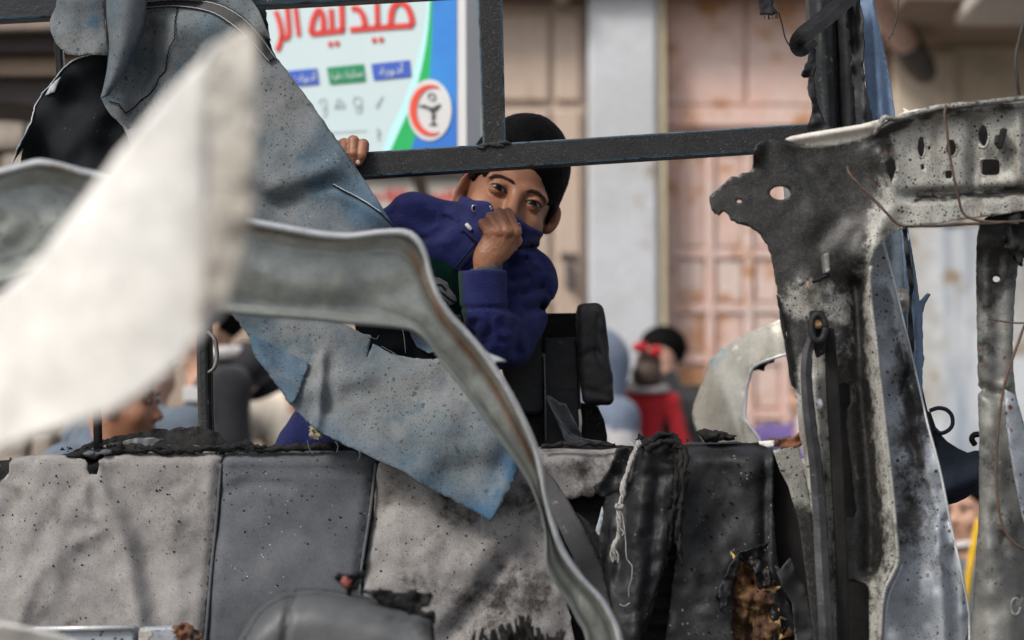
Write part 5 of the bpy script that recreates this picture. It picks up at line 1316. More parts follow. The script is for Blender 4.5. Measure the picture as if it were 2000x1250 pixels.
# crumpled outer skin right of the pillar
def skY(x, y):
    Y = 3.85 - .03 * sstep(1700, 1880, x) + .008 * fbm2(x, y, 70, 3, 91)
    Y = Y - .022 * ridge(x, y, [(1740, 560), (1770, 720), (1795, 850), (1820, 960), (1850, 1060)], 14) + .02 * ridge(x, y, [(1760, 740), (1790, 730)], 14)
    Y = Y + .02 * ridge(x, y, [(1755, 760), (1790, 830), (1830, 1000)], 22) - .012 * ridge(x, y, [(1735, 560), (1750, 590), (1745, 640)], 9)
    Y = Y + .022 * ridge(x, y, [(1845, 1020), (1858, 1120), (1866, 1260)], 12) - .014 * ridge(x, y, [(1828, 1030), (1840, 1140), (1846, 1260)], 14)
    Y = Y - .02 * blob(x, y, (1800, 1160), 40, 60) + .02 * sstep(1868, 1893, x)
    return Y
sheet('crumpled_skin', [(1694, 520), (1704, 490), (1722, 466), (1728, 480), (1738, 520), (1748, 562), (1760, 610), (1772, 660), (1788, 728), (1790, 740), (1800, 790), (1812, 830), (1822, 862), (1836, 920), (1848, 980), (1860, 1040), (1868, 1078), (1878, 1120), (1890, 1180), (1893, 1215), (1890, 1250), (1884, 1420), (1700, 1420), (1712, 1200), (1736, 1120), (1742, 1080), (1736, 980), (1722, 850), (1704, 680)], skY, M_skinpanel, wb, step=6, thick=.003, seed=91,
      soot=lambda x, y: .48 * blob(x, y, (1790, 760), 26, 70) + .44 * ridge(x, y, [(1752, 640), (1776, 760), (1800, 900)], 18) + .34 * blob(x, y, (1770, 900), 50, 120) + .42 * blob(x, y, (1780, 1020), 50, 70) + .25 * blob(x, y, (1830, 1110), 26, 36) - .2 * ridge(x, y, [(1730, 560), (1750, 640)], 16) + .17 - .2 * blob(x, y, (1780, 1200), 70, 50) - .2 * ridge(x, y, [(1770, 760), (1800, 850), (1830, 980)], 8))
tube('skin_edge', pix([(x, y, float(skY(np.array(x), np.array(y))) - .001) for x, y in ((1722, 466), (1738, 520), (1760, 610), (1788, 728), (1812, 830), (1836, 920), (1860, 1040), (1878, 1120), (1893, 1215), (1888, 1400))]), .0022, M_rim, wb, 6, 60)
# far right pillar
def fpY(x, y): return 3.80 + .03 * ((x - 1945) / 45) ** 2 * sstep(460, 520, y) + .006 * fbm2(x, y, 60, 3, 95) + .014 * ridge(x, y, [(1950, 500), (1948, 700), (1944, 760)], 16) - .014 * ridge(x, y, [(1966, 760), (1985, 900), (2000, 1010)], 12) + .012 * ridge(x, y, [(1945, 1000), (1960, 1080), (1990, 1160)], 14) + .02 * ridge(x, y, [(1906, 752), (1950, 772), (1990, 764)], 10) - .012 * blob(x, y, (1985, 1200), 20, 60)
sheet('door_pillar', [(1906, 520), (1908, 470), (1914, 440), (1926, 424), (1950, 416), (2000, 412), (2120, 408), (2120, 450), (2030, 450), (2006, 462), (1990, 500), (1984, 560), (1980, 620), (1978, 700), (1984, 770), (2000, 830), (2060, 1000), (2120, 1200), (2120, 1420), (1880, 1420), (1893, 1250), (1900, 1180), (1906, 1100), (1912, 1000), (1912, 900), (1912, 840), (1910, 770), (1918, 762), (1910, 752), (1908, 640)], fpY, M_greymetal, wb, holes=[ho(1946, 545, 7, 6, 12), ho(1990, 1175, 6, 12, 12)], step=7, thick=.004, jag=1.2, jscale=6, seed=95,
      soot=lambda x, y: .62 * sstep(640, 480, y) + .3 * ridge(x, y, [(1930, 560), (1926, 700)], 24) + .3 * blob(x, y, (1935, 900), 22, 90) + .3 * blob(x, y, (1960, 1060), 40, 60) - .2 * blob(x, y, (1965, 650), 14, 60) + .20 - .2 * blob(x, y, (1935, 1000), 16, 60))
sheet('bright_skin', [(1962, 760), (1984, 772), (2004, 840), (2120, 1100), (2120, 1230), (2040, 1120), (2000, 1012), (1980, 920), (1968, 840)], lambda x, y: 3.76 + .03 * sstep(1970, 2030, x) + .006 * fbm2(x, y, 40, 2, 4), M_skinpanel, wb, step=7, thick=.003, soot=lambda x, y: .1 + 0 * x, seed=96)
tube('rivet_boss', pix([(1984 + 9 * math.cos(t), 1185 + 16 * math.sin(t), 3.785) for t in np.linspace(0, 2 * math.pi, 20)]), .003, M_greymetal, wb, 8)
sheet('charred_bracket', [(1974, 432), (2010, 426), (2060, 430), (2060, 470), (2000, 500), (1990, 520), (1984, 500), (1978, 470)], lambda x, y: 3.74 + .01 * fbm2(x, y, 20, 2, 3), M_char, wb, step=5, thick=.02, jag=2, seed=97)
# body floor that the wreck, the seats and the boy's feet stand on
box('floor_pan', -1.9, 1.9, 3.30, 6.0, .36, .45, M_floor, wb, .01)
for x in (-1.2, 1.2):
    cyl = []
    for s in (0, 1):
        cyl.append([np.array([x, 5.2 + s * .18, .30]) + .29 * np.array([math.cos(t), 0, math.sin(t)]) for t in np.linspace(0, 2 * math.pi, 33)])
    loft('wheel_rim', [np.array(c) for c in cyl], M_char, wb, 33, thick=.05)
box('sill', .55, 1.95, 3.74, 3.95, .45, .80, M_burnt, wb, .01)

# seat belt
sb = thing('seat_belt', 'scorched grey seat belt strap hanging from its anchor on the pillar', 'seat belt', PY(1595, 640, 3.73))
ring = [(1598 + 14 * math.cos(t), 640 + 26 * math.sin(t), 3.725) for t in np.linspace(0, 2 * math.pi, 28)]
tube('anchor_loop', pix(ring), .0055, M_rubber, sb, 10)
prism('anchor_plate', [(1582, 606), (1610, 606), (1618, 640), (1612, 690), (1596, 700), (1584, 660)], 3.745, .012, M_char, sb, .003)
tube('anchor_bolt', pix([(1597, 634, 3.745), (1597, 634, 3.722)]), .007, M_foam, sb, 10)
bl = [(1590, 640), (1584, 664), (1577, 690), (1574, 730), (1578, 790), (1585, 850), (1592, 900), (1597, 960), (1601, 1020), (1605, 1100), (1610, 1180), (1614, 1260), (1622, 1420)]
q = catmull(bl, 80); wv = np.interp(q[:, 1], [640, 680, 760, 900, 1250], [5, 9, 10, 12, 13])
yb = 3.735 + .012 * np.sin(q[:, 1] / 70.0)
c0 = PY(q[:, 0] - wv, q[:, 1], yb + .004); c1 = PY(q[:, 0], q[:, 1], yb - .002 + .001 * np.sin(q[:, 1] / 9)); c2 = PY(q[:, 0] + wv, q[:, 1], yb + .003)
loft('strap', [c0, c1, c2], M_belt, sb, 80, thick=.0024, smooth=False)
tube('strap_edge', c2, .0016, M_char, sb, 6, rough=.001)

# blue cloth hanging on the right post, torn rubber strips
bc_ = thing('blue_cloth_strip', 'pale blue cloth strip with dark torn edge hanging beside the right post', 'cloth', PY(1720, 120, 4.0))
sheet('cloth', [(1676, -80), (1700, -80), (1708, 10), (1722, 70), (1734, 130), (1742, 190), (1748, 232), (1750, 330), (1700, 330), (1694, 230), (1690, 150), (1686, 90), (1680, 30)], lambda x, y: 4.03 - .012 * ridge(x, y, [(1700, -40), (1712, 100), (1722, 230)], 10) + .008 * ridge(x, y, [(1715, -20), (1730, 120), (1738, 230)], 7), M_tarpblue, bc_, step=6, thick=.002, seed=101)
sheet('torn_edge', [(1654, 2), (1676, 0), (1684, 40), (1686, 90), (1684, 130), (1690, 170), (1700, 205), (1706, 236), (1690, 262), (1672, 262), (1668, 180), (1664, 110), (1656, 50)], lambda x, y: 4.0 + .016 * np.sin(x / 6.0) + .01 * fbm2(x, y, 30, 2, 4), M_band, bc_, step=5, thick=.003, jag=2, seed=102)
bc2 = thing('blue_cloth_strip', 'blue cloth strip with dark edge hanging behind the pillar, its torn corner sticking out', 'cloth', PY(1780, 600, 4.05))
sheet('cloth', [(1760, 430), (1772, 432), (1778, 480), (1786, 516), (1790, 540), (1796, 588), (1812, 572), (1818, 574), (1808, 592), (1802, 612), (1803, 690), (1806, 700), (1802, 720), (1802, 800), (1790, 830), (1780, 780), (1774, 700), (1770, 600), (1764, 500)], lambda x, y: 4.05 - .012 * ridge(x, y, [(1780, 470), (1790, 640), (1796, 800)], 7), M_tarpblue, bc2, step=5, thick=.002, jag=.8, seed=103)
sheet('dark_back', [(1722, 462), (1740, 446), (1770, 444), (1778, 520), (1784, 600), (1780, 640), (1790, 760), (1806, 860), (1798, 860), (1770, 720), (1752, 600)], lambda x, y: 4.08 + .006 * np.sin(x / 6.0), M_slate, bc2, step=7, thick=.002, seed=104)
sheet('torn_edge', [(1762, 444), (1770, 440), (1778, 500), (1784, 560), (1780, 600), (1786, 660), (1784, 720), (1794, 780), (1808, 840), (1820, 880), (1812, 884), (1796, 830), (1780, 740), (1774, 660), (1776, 560), (1768, 500)], lambda x, y: 4.03 + .006 * np.sin(y / 9.0), M_band, bc2, step=4, thick=.003, jag=1.2, seed=105)
tag(sheet('beige_scrap', [(1752, 570), (1760, 562), (1772, 566), (1776, 580), (1774, 602), (1764, 610), (1752, 606)], lambda x, y: 4.00 - .015 * blob(x, y, (1764, 586), 10), M_fender, None, step=4, thick=.004, seed=106), 'small beige scrap wedged between the pillar and the blue cloth', 'scrap')
rb = thing('torn_rubber_strap', 'torn black rubber strap looped round the right post', 'rubber strap', PY(1610, 60, 4.0))
q = catmull(pix([(1672, -20, 3.99), (1650, 0, 3.975), (1620, 28, 3.97), (1590, 52, 3.97), (1566, 70, 3.975), (1556, 86, 3.99), (1562, 98, 4.0), (1576, 92, 4.005), (1590, 78, 4.01)]), 50)
wv = np.linspace(.016, .013, 50)[:, None]
tn = np.gradient(q, axis=0); tn /= np.linalg.norm(tn, axis=1)[:, None]; nn = np.cross(tn, (0, 1.0, 0)); nn /= np.linalg.norm(nn, axis=1)[:, None]
nn[30:] = nn[30:] * np.linspace(1, .75, 20)[:, None]
loft('strap', [q - nn * wv, q - np.array([0, .001, 0]), q + nn * wv], M_rubber, rb, 50, thick=.003, smooth=False)
sheet('torn_strip', [(1584, 92), (1594, 96), (1592, 130), (1588, 150), (1572, 152), (1566, 148), (1574, 126)], lambda x, y: 3.99 + .01 * fbm2(x, y, 20, 2, 3), M_rubber, rb, step=4, thick=.003, jag=.8, seed=107)
sheet('torn_strip', [(1580, 150), (1590, 150), (1596, 200), (1612, 240), (1640, 262), (1580, 262), (1576, 250), (1584, 228), (1588, 206), (1580, 186), (1577, 170)], lambda x, y: 3.985 + .008 * fbm2(x, y, 24, 2, 3), M_rubber, rb, step=4, thick=.003, jag=.8, seed=108)
te = thing('torn_strap_end', 'black torn strap end hanging down at the top edge of the picture', 'strap', PY(1500, 0, 4.0))
sheet('strap', [(1476, -120), (1508, -120), (1509, 12), (1520, 24), (1508, 30), (1496, 27), (1486, 29), (1482, 14)], lambda x, y: 4.0 + .004 * fbm2(x, y, 20, 2, 3), M_rubber, te, step=5, thick=.004, jag=1, seed=109)
tube('thread', pix([(1521, 24, 4.0), (1528, 50, 4.0), (1534, 75, 4.0), (1546, 95, 4.0)]), .0012, M_char, te, 5, 20)
th_ = []
for k in range(9):
    x = rc.uniform(1488, 1522); th_.append(tube_vf(pix([(x, 24, 3.998), (x + rc.uniform(-4, 4), 32 + rc.uniform(0, 6), 3.998)]), .0006, 4))
meshobj('loose_threads', *join_vf(th_), M_char, te)

# dark navy torn cloth between the pillars, with a loop
nv = thing('dark_navy_cloth', 'dark navy cloth with a curved hem hanging between the pillars', 'cloth', PY(1870, 900, 4.1))
sheet('cloth', [(1808, 800), (1818, 806), (1830, 840), (1850, 862), (1872, 876), (1890, 884), (1904, 880), (1920, 880), (1920, 950), (1905, 960), (1885, 974), (1868, 982), (1852, 986), (1840, 980), (1820, 900)], lambda x, y: 4.10 - .02 * ridge(x, y, [(1840, 960), (1910, 930)], 20), M_navycloth, nv, step=6, thick=.003, seed=111)
tube('hem', pix([(1848, 976, 4.09), (1870, 970, 4.085), (1890, 958, 4.085), (1912, 940, 4.09)]), .0016, M_tarpdark, nv, 6, 20)
tube('loop', pix([(1816, 802, 4.09), (1832, 797, 4.085), (1848, 800, 4.085), (1859, 812, 4.085), (1860, 830, 4.085), (1850, 842, 4.085), (1836, 846, 4.09), (1826, 838, 4.09)]), .0035, M_navycloth, nv, 8, 40, flat=1.4)
tube('strap', pix([(1790, 720, 4.09), (1802, 780, 4.09), (1814, 830, 4.095), (1826, 870, 4.10)]), .004, M_rubber, nv, 8, 24)
tube('hook', pix([(1904, 868, 4.09), (1898, 858, 4.085), (1902, 850, 4.085), (1912, 848, 4.085)]), .005, M_char, nv, 8, 14)

# wires
def wire(label, pts, r, m, group='loose burnt wires'):
    o = tube('wire', pix(pts), r, m, None, 6, 60, rough=.0004)
    tag(o, label, 'wire', group); return o
wire('brown wire looping down over the punched roof rail', [(1848, 205, 3.72), (1845, 225, 3.715), (1850, 260, 3.715), (1856, 310, 3.72), (1864, 350, 3.72), (1872, 385, 3.725), (1878, 410, 3.73), (1890, 424, 3.73), (1920, 432, 3.73), (1960, 434, 3.73), (1990, 436, 3.73)], .0022, M_wire)
wire('short copper wire poking out of the sooty corner of the side panel', [(1655, 325, 3.745), (1660, 340, 3.73), (1680, 362, 3.725), (1705, 388, 3.725), (1730, 415, 3.725), (1752, 436, 3.73), (1770, 442, 3.73)], .0022, M_wire)
wire('straight black wire strung across the window opening', [(1762, 442, 3.735), (1820, 441, 3.735), (1880, 438, 3.735), (1940, 436, 3.73), (2000, 432, 3.73), (2060, 430, 3.73)], .0022, M_wireblack)
wire('long red brown wire hanging down the far right pillar', [(2040, 560, 3.73), (2004, 628, 3.73), (1985, 680, 3.73), (1968, 730, 3.73), (1955, 790, 3.735), (1948, 860, 3.735), (1946, 930, 3.735), (1950, 990, 3.735), (1960, 1030, 3.735), (1980, 1060, 3.735), (2010, 1078, 3.735)], .0022, M_wire)
wire('thin dark wire hanging free in front of the pale wall at the upper right', [(2006, 20, 3.7), (1995, 60, 3.7), (1984, 110, 3.7), (1986, 150, 3.7), (1990, 184, 3.71)], .0028, M_wireblack)
wire('fine hair thin wire hanging by the drain pipe', [(1756, -20, 3.9), (1752, 30, 3.9), (1744, 60, 3.9), (1736, 76, 3.9)], .0014, M_wireblack)
wire('thin brown wire crossing the far right pillar sideways', [(1930, 622, 3.76), (1960, 628, 3.76), (1990, 631, 3.76), (2030, 628, 3.76)], .0014, M_wire)

# bent beige panel with a window opening
fe = thing('bent_beige_panel', 'bent dusty beige car panel with a cut window opening, left of the pillar', 'metal panel', PY(1450, 860, 4.75))
def feY(x, y):
    c = (1560 - x) / 210.0
    return 4.62 + .22 * np.clip(c, 0, 1) ** 2.2 + .012 * fbm2(x, y, 90, 2, 5) - .016 * ridge(x, y, [(1392, 690), (1404, 750), (1430, 810), (1450, 880)], 22)
fo = [(1640, 588), (1580, 600), (1540, 617), (1500, 632), (1466, 647), (1430, 668), (1404, 686), (1386, 704), (1378, 730), (1366, 760), (1355, 788), (1351, 806), (1354, 826), (1360, 842), (1372, 862), (1400, 900), (1500, 900), (1486, 866), (1478, 850), (1472, 842), (1462, 828), (1454, 812), (1455, 790), (1456, 765), (1462, 738), (1468, 720), (1480, 710), (1500, 702), (1540, 690), (1640, 670)]
sheet('panel', fo, feY, M_fender, fe, step=6, thick=.004, jag=.6, seed=121, tint=lambda x, y: 1.0 * blob(x, y, (1388, 696), 10, 14) + .6 * blob(x, y, (1414, 690), 4, 10) + .5 * blob(x, y, (1404, 712), 4, 8), soot=lambda x, y: .12 * blob(x, y, (1410, 860), 30, 20))
ie = [(1640, 670), (1540, 690), (1500, 702), (1480, 710), (1468, 720), (1462, 738), (1456, 765), (1455, 790), (1454, 812), (1462, 828), (1472, 842), (1478, 850), (1486, 866)]
tube('opening_edge', pix([(x + 1, y + 1, float(feY(np.array(x), np.array(y))) - .002) for x, y in ie]), .0032, M_rim, fe, 8, 60, rough=.0006)
sheet('rubber_remnant', [(1468, 722), (1484, 712), (1512, 702), (1510, 707), (1498, 710), (1492, 716), (1490, 725), (1480, 722), (1472, 724)], lambda x, y: feY(x, y) + .012, M_char, fe, step=4, thick=.006, seed=122)
box('base_strip', float(PY(1370, 890, 4.8)[0]), float(PY(1600, 890, 4.8)[0]), 4.62, 4.86, .45, float(PY(1400, 898, 4.8)[2]), M_fender, fe, .01)
# ------------------------------------------------------------------ people
def head_sdf(Q, lids=True):
    """a head: x to the viewer's right, y to the back, z up; eyes at z=0"""
    d = ell(Q, (0, .098, .050), (.074, .095, .086))
    d = smin(d, ell(Q, (0, .072, -.026), (.064, .068, .078)), .03)
    d = smin(d, ell(Q, (0, .058, -.074), (.043, .050, .040)), .03)
    for s in (-1, 1):
        d = smin(d, ell(Q, (s * .036, .027, -.034), (.026, .0225, .025)), .024)
        d = smin(d, caps(Q, (s * .046, .017, .016), (s * .012, .005, .014), .006, .0055), .016)
    for s in (-1, 1):
        d = smax(d, -ell(Q, (s * .031, -.010, -.001), (.019, .0165, .0112)), .014)
    d = smin(d, caps(Q, (0, .005, .006), (0, -.0125, -.034), .0078, .0108), .013)
    d = smin(d, ell(Q, (0, -.0155, -.037), (.0105, .009, .009)), .008)
    for s in (-1, 1):
        d = smin(d, ell(Q, (s * .0115, -.004, -.040), (.0075, .009, .0075)), .006)
    if lids:
        for s in (-1, 1):
            c = np.array([s * .031, .0115, 0.0])
            lid = np.linalg.norm(Q - c, axis=1) - .0152
            x = (Q[:, 0] - c[0]) / .0148
            z = Q[:, 2] - (-.0005 + .0012 * s * x * 1.0)
            up = .0049 * np.clip(1 - np.abs(x) ** 2.2, 0, 1); dn = -.0041 * np.clip(1 - np.abs(x) ** 2.0, 0, 1)
            opening = np.maximum(np.maximum(z - up, dn - z), Q[:, 1] - .012)
            lid = np.maximum(lid, -opening)
            crease = np.abs(np.linalg.norm(Q - (c + np.array([0, 0, .0005])), axis=1) - .0155)
            d = smin(d, lid, .0035)
            d = np.maximum(d, -(np.maximum(np.linalg.norm(Q - c, axis=1) - .0136, -.0)))
            d = np.maximum(d, -np.maximum(np.linalg.norm(Q - c - np.array([0, -.006, 0]), axis=1) - .018, opening))
    # mouth
    d = smin(d, ell(Q, (0, .008, -.064), (.020, .012, .010)), .012)
    d = smax(d, -caps(Q, (-.017, -.001, -.063), (.017, -.001, -.063), .0022, .0022), .004)
    return d

def ear_sdf(Q, s, out=.45):
    """ear standing off the head; s=-1/1 side"""
    a = out
    R = Matrix.Rotation(s * a, 3, 'Z') @ Matrix.Rotation(-.12, 3, 'X')
    R = np.array(R)
    c = np.array([s * .078, .092, -.004])
    e = ell(Q, c, (.007, .019, .031), R)
    e = smin(e, ell(Q, c + np.array([-s * .004, -.006, -.024]), (.0065, .010, .011), R), .008)
    q = (Q - c) @ R
    bowl = ell(q, (s * .006, -.002, .004), (.006, .0115, .019))
    e = smax(e, -bowl, .004)
    e = smin(e, ell(q, (s * .001, -.002, .006), (.0035, .006, .012)), .003)
    return e

def person(label, loc, H, face_deg, top, bottom, hair=None, skin=None, z0=0.0, cat='person', headk=1.0, hood=None, hood_down=None, arms=None, lean=0.0, band=None, coat=False,
           voxel=.014, headvox=.008, head_turn=0.0, sleeves=True, group=None, collar=None, girth=1.0, seated=False, beard=None):
    """a dressed figure; local axes: x its left-right, -y the way it faces, z up"""
    skin = skin or M_skin2
    hair = hair or M_hair
    root = thing('person', label, cat, (loc[0], loc[1], z0), group)
    th = math.radians(face_deg)
    Rz = np.array(Matrix.Rotation(th, 3, 'Z'))
    base = np.array([loc[0], loc[1], z0])
    hh = H / 7.3 * headk
    k = H / 1.7
    def W(p): return base + Rz @ np.asarray(p, float)
    hip = np.array([0, 0, .50 * H]); ch = np.array([0, -math.sin(lean) * .27 * H, .50 * H + math.cos(lean) * .27 * H])
    nk = hip + (ch - hip) * (.325 / .27) * 1.0
    nk = hip + np.array([0, -math.sin(lean), math.cos(lean)]) * (H - hh * .92 - .50 * H)
    hc = nk + np.array([0, -.02 * k - math.sin(lean) * .05, .0])
    sc = hh / .232
    eye = hc + np.array([0, -.085 * sc, hh * .40])
    sh = [nk + np.array([s * .112 * H * girth, .01, -.045 * H]) for s in (-1, 1)]
    if arms is None:
        arms = [(sh[i] + np.array([s * .03 * H, .01, -.175 * H]), sh[i] + np.array([s * .03 * H, -.05 * H, -.32 * H])) for i, s in enumerate((-1, 1))]
    else:
        arms = [tuple(np.asarray(q, float) for q in a) for a in arms]
    kn = [np.array([s * .055 * H, -.01, .27 * H]) for s in (-1, 1)]
    an = [np.array([s * .06 * H, .02, .04 * H]) for s in (-1, 1)]
    hp = [hip + np.array([s * .05 * H, 0, -.01 * H]) for s in (-1, 1)]
    gk = k * girth
    def loc_(P): return (P - base) @ Rz
    Rt = np.array(Matrix.Rotation(head_turn, 3, 'Z'))
    def toq(Q): return ((Q - eye) @ Rt) / sc
    def fbody(P):
        Q = loc_(P)
        d = head_sdf(toq(Q), False) * sc
        for s in (-1, 1):
            d = np.minimum(d, ear_sdf(toq(Q), s, .25) * sc)
        d = smin(d, caps(Q, nk + np.array([0, .0, -.03]), hc + np.array([0, .0, hh * .35]), .052 * k, .05 * k), .03)
        d = smin(d, caps(Q, nk - np.array([0, 0, .08 * k]), hip, .08 * k, .09 * k), .05)
        for i in (0, 1):
            d = smin(d, caps(Q, sh[i], arms[i][0], .042 * k, .036 * k), .03); d = smin(d, caps(Q, arms[i][0], arms[i][1], .034 * k, .025 * k), .02)
            u = arms[i][1] - arms[i][0]; u = u / max(1e-6, np.linalg.norm(u))
            d = smin(d, ell(Q, arms[i][1] + u * .04 * k, (.03 * k, .034 * k, .04 * k)), .02)
            for j in range(4):
                w = np.cross(u, (0, 1.0, .2)); w = w / max(1e-6, np.linalg.norm(w))
                a = arms[i][1] + u * .07 * k + w * (j - 1.5) * .017 * k
                d = smin(d, caps(Q, a, a + u * .05 * k + np.array([0, -.015, 0]), .009 * k, .007 * k), .006)
            d = smin(d, caps(Q, hp[i], kn[i], .06 * k, .045 * k), .03); d = smin(d, caps(Q, kn[i], an[i], .043 * k, .03 * k), .02)
        return d
    r = .36 * H + .05
    lo = base + np.array([-r, -r, .02 * H]); hi = base + np.array([r, r, H * 1.02 + .02])
    # body: fine at the head, coarse elsewhere, one surface
    sdf_obj('body', fbody, lo, hi, headvox, skin, root)
    tk = .012
    def ftop(P):
        Q = loc_(P)
        d = smin(caps(Q, nk - np.array([0, 0, .10 * H]), hip + np.array([0, 0, .02 * H]), .088 * gk + tk, .088 * gk + tk), caps(Q, sh[0], sh[1], .05 * gk + tk, .05 * gk + tk), .06)
        d = smin(d, caps(Q, hip, hip - np.array([0, 0, (.16 if coat else .03) * H]), .1 * gk + tk, (.13 if coat else .1) * gk + tk), .04)
        d = smin(d, caps(Q, nk + np.array([0, .01, -.06 * k]), nk + np.array([0, .0, .0]), .072 * k, .06 * k), .04)
        for i in (0, 1):
            a = smin(caps(Q, sh[i], arms[i][0], .050 * gk + tk, .042 * gk + tk), caps(Q, arms[i][0], arms[i][1], .042 * gk + tk, .032 * gk + tk), .02)
            d = smin(d, a, .02)
        d = d + .007 * fbm(Q * 14, 3, 4)
        if hood is not None:
            hd = smin(ell(toq(Q), (0, .105, .030), (.100, .118, .128)), ell(toq(Q), (0, .10, -.08), (.10, .10, .09)), .05)
            hd = smax(hd, -ell(toq(Q), (0, -.02, -.005), (.068, .10, .105)), .012)
            hd = smax(hd, -ell(toq(Q), (0, .07, .0), (.082, .10, .105)), .01)
            d = smin(d, hd * sc, .03)
        if hood_down is not None:
            d = smin(d, ell(Q, nk + np.array([0, .10 * k, .0]), (.11 * k, .075 * k, .07 * k)), .03)
        return d
    fm = None; mats = [top]
    if band is not None:
        mats = [top, band[1]]
        zb = base[2] + band[0]
        fm = lambda C: ((C[:, 2] + .01 * np.sin(C[:, 0] * 20) < zb)).astype(int)
    sdf_obj('jacket', ftop, lo + np.array([0, 0, .25 * H]), hi, voxel, top, root, 1, mats, fm)
    def fbot(P):
        Q = loc_(P)
        d = caps(Q, hip + np.array([0, 0, .0]), hip - np.array([0, 0, .05 * H]), .094 * gk + .006, .09 * gk)
        for i in (0, 1):
            d = smin(d, smin(caps(Q, hp[i], kn[i], .074 * gk, .056 * k), caps(Q, kn[i], an[i], .056 * k, .045 * k), .02), .03)
        return d + .005 * fbm(Q * 12, 2, 9)
    sdf_obj('trousers', fbot, lo, base + np.array([r, r, .58 * H]), voxel * 1.2, bottom, root, 1)
    for i in (0, 1):
        a = an[i]
        def fsh(P, a=a):
            Q = loc_(P)
            return smin(ell(Q, a + np.array([0, -.06 * k, -.03 * k]), (.045 * k, .12 * k, .035 * k)), ell(Q, a + np.array([0, 0, -.01]), (.045 * k, .05 * k, .05 * k)), .02)
        c = W(a)
        sdf_obj('shoe', fsh, c - .22 * k, c + .22 * k, .014, M_shoe, root)
    if hair is not None and hood is None:
        def fhair(P):
            q = toq(loc_(P))
            d = ell(q, (0, .102, .056), (.081, .100, .090))
            d = smax(d, -ell(q, (0, -.03, -.03), (.085, .108, .098)), .006)
            d = smax(d, -(q[:, 2] + .045 - .10 * np.clip(q[:, 1] - .13, -.06, 0) * -1), .006)
            return (d + .0025 * fbm(q * 160, 2, 3)) * sc
        c = W(eye)
        sdf_obj('hair', fhair, c - .26, c + .26, .009, hair, root)
    # eyes and brows
    for s in (-1, 1):
        q = np.array([s * .031, .0005, -.001]); p = W(eye + Rt @ (q * sc))
        v, f = surface_nets(lambda P, p=p: np.linalg.norm(P - p, axis=1) - .0078 * sc, p - .02, p + .02, .004)
        meshobj('eye', v, f, M_brown, root)
        pts = [W(eye + Rt @ (np.array(u) * sc)) for u in ((s * .050, .006, .017), (s * .036, -.004, .0225), (s * .014, -.003, .017))]
        tube('eyebrow', pts, .0026 * sc, M_brown, root, 6, 8)
    pts = [W(eye + Rt @ (np.array(u) * sc)) for u in ((-.017, .001, -.064), (0, -.0045, -.0635), (.017, .001, -.064))]
    tube('lips', pts, [.002 * sc, .0042 * sc, .002 * sc], M_lip, root, 6, 9)
    root['_'] = 0; del root['_']
    return root, dict(W=W, eye=eye, nk=nk, sh=sh, hip=hip, k=k, hh=hh, sc=sc, toq=lambda P: toq(loc_(P)), loc=loc_)

def gx_(px, Y): return float(PY(px, 700, Y)[0])
def zt(py, Y): return float(PY(1000, py, Y)[2])

man, mi = person('man in black with short dark hair, carrying the toddler in red', (gx_(1296, 8.6), 8.6), 1.715, -118, M_blk, M_trs, coat=True, girth=1.28, headk=.88, head_turn=math.radians(42))
mi_ = mi
tz = zt(690, 8.28) - .86
tod, ti = person('toddler in a red sweater with a red hair tie, held by the man', (gx_(1267, 8.28), 8.28), .86, 172, M_red, M_red, M_brown, M_skin2, tz, headk=1.12, voxel=.011, headvox=.008, girth=.78,
                 arms=[((-.12, -.01, .53), (-.18, -.06, .46)), ((.11, .0, .52), (.09, -.10, .46))])
c = ti['W'](ti['eye'] + np.array([0, .14, .02]))
for dx, dz in ((-.022, .065), (.03, .05)):
    p = ti['W'](ti['eye'] + np.array([-dx, .13, dz + .02]))
    v, f = surface_nets(lambda P, p=p: np.linalg.norm((P - p) / np.array([1.2, 1, .9]), axis=1) - .022 + .004 * np.sin(P[:, 0] * 300), p - .04, p + .04, .006)
    meshobj('hair_tie', v, f, M_red, tod)
p = ti['W'](ti['eye'] + np.array([0, .13, -.01]))
v, f = surface_nets(lambda P: ell(P, p, (.055, .04, .05)), p - .11, p + .11, .008)
meshobj('ponytail', v, f, M_brown, tod)
pc = ti['W'](ti['nk'] + np.array([0, .03, .0]))
tube('collar', [pc + np.array([.058 * math.cos(t), .05 * math.sin(t), .006 * math.sin(t)]) for t in np.linspace(0, 2 * math.pi, 20)], .013, M_collarwhite, tod, 8)

hod, hi_ = person('person in a blue grey hoodie with the hood up, beside the man in black', (gx_(1166, 8.1), 8.1), zt(640, 8.1) - .03, -75, M_hood, M_trs, hood=True, band=(1.345, M_palegrey), girth=1.12)
drk, di = person('person in a dark hooded jacket behind the thin black pole', (gx_(418, 7.2), 7.2), 1.74, -75, M_darkjk, M_trs, hood_down=True, girth=1.05)
pc = di['W'](di['nk'] + np.array([0, .02, .035]))
tube('collar', [pc + np.array([.075 * math.cos(t), .07 * math.sin(t), .004 * math.sin(t)]) for t in np.linspace(0, 2 * math.pi, 20)], .022, M_collarwhite, drk, 8)
bp = PY(372, 770, 6.9)
box('badge', bp[0] - .02, bp[0] + .03, bp[1] - .012, bp[1], bp[2] - .022, bp[2] + .022, M_signborder, drk, .004)
crm, ci = person('person in a cream coat with a black scarf below the torn sheet', (gx_(585, 7.6), 7.6), 1.66, 20, M_cream, M_trs, coat=True, girth=1.1)
tube('scarf', [PY(492, 776, 7.35), PY(512, 766, 7.33), PY(540, 748, 7.35), PY(575, 735, 7.45), PY(610, 730, 7.5)], [.014, .026, .032, .034, .03], M_blk, crm, 10, 14)
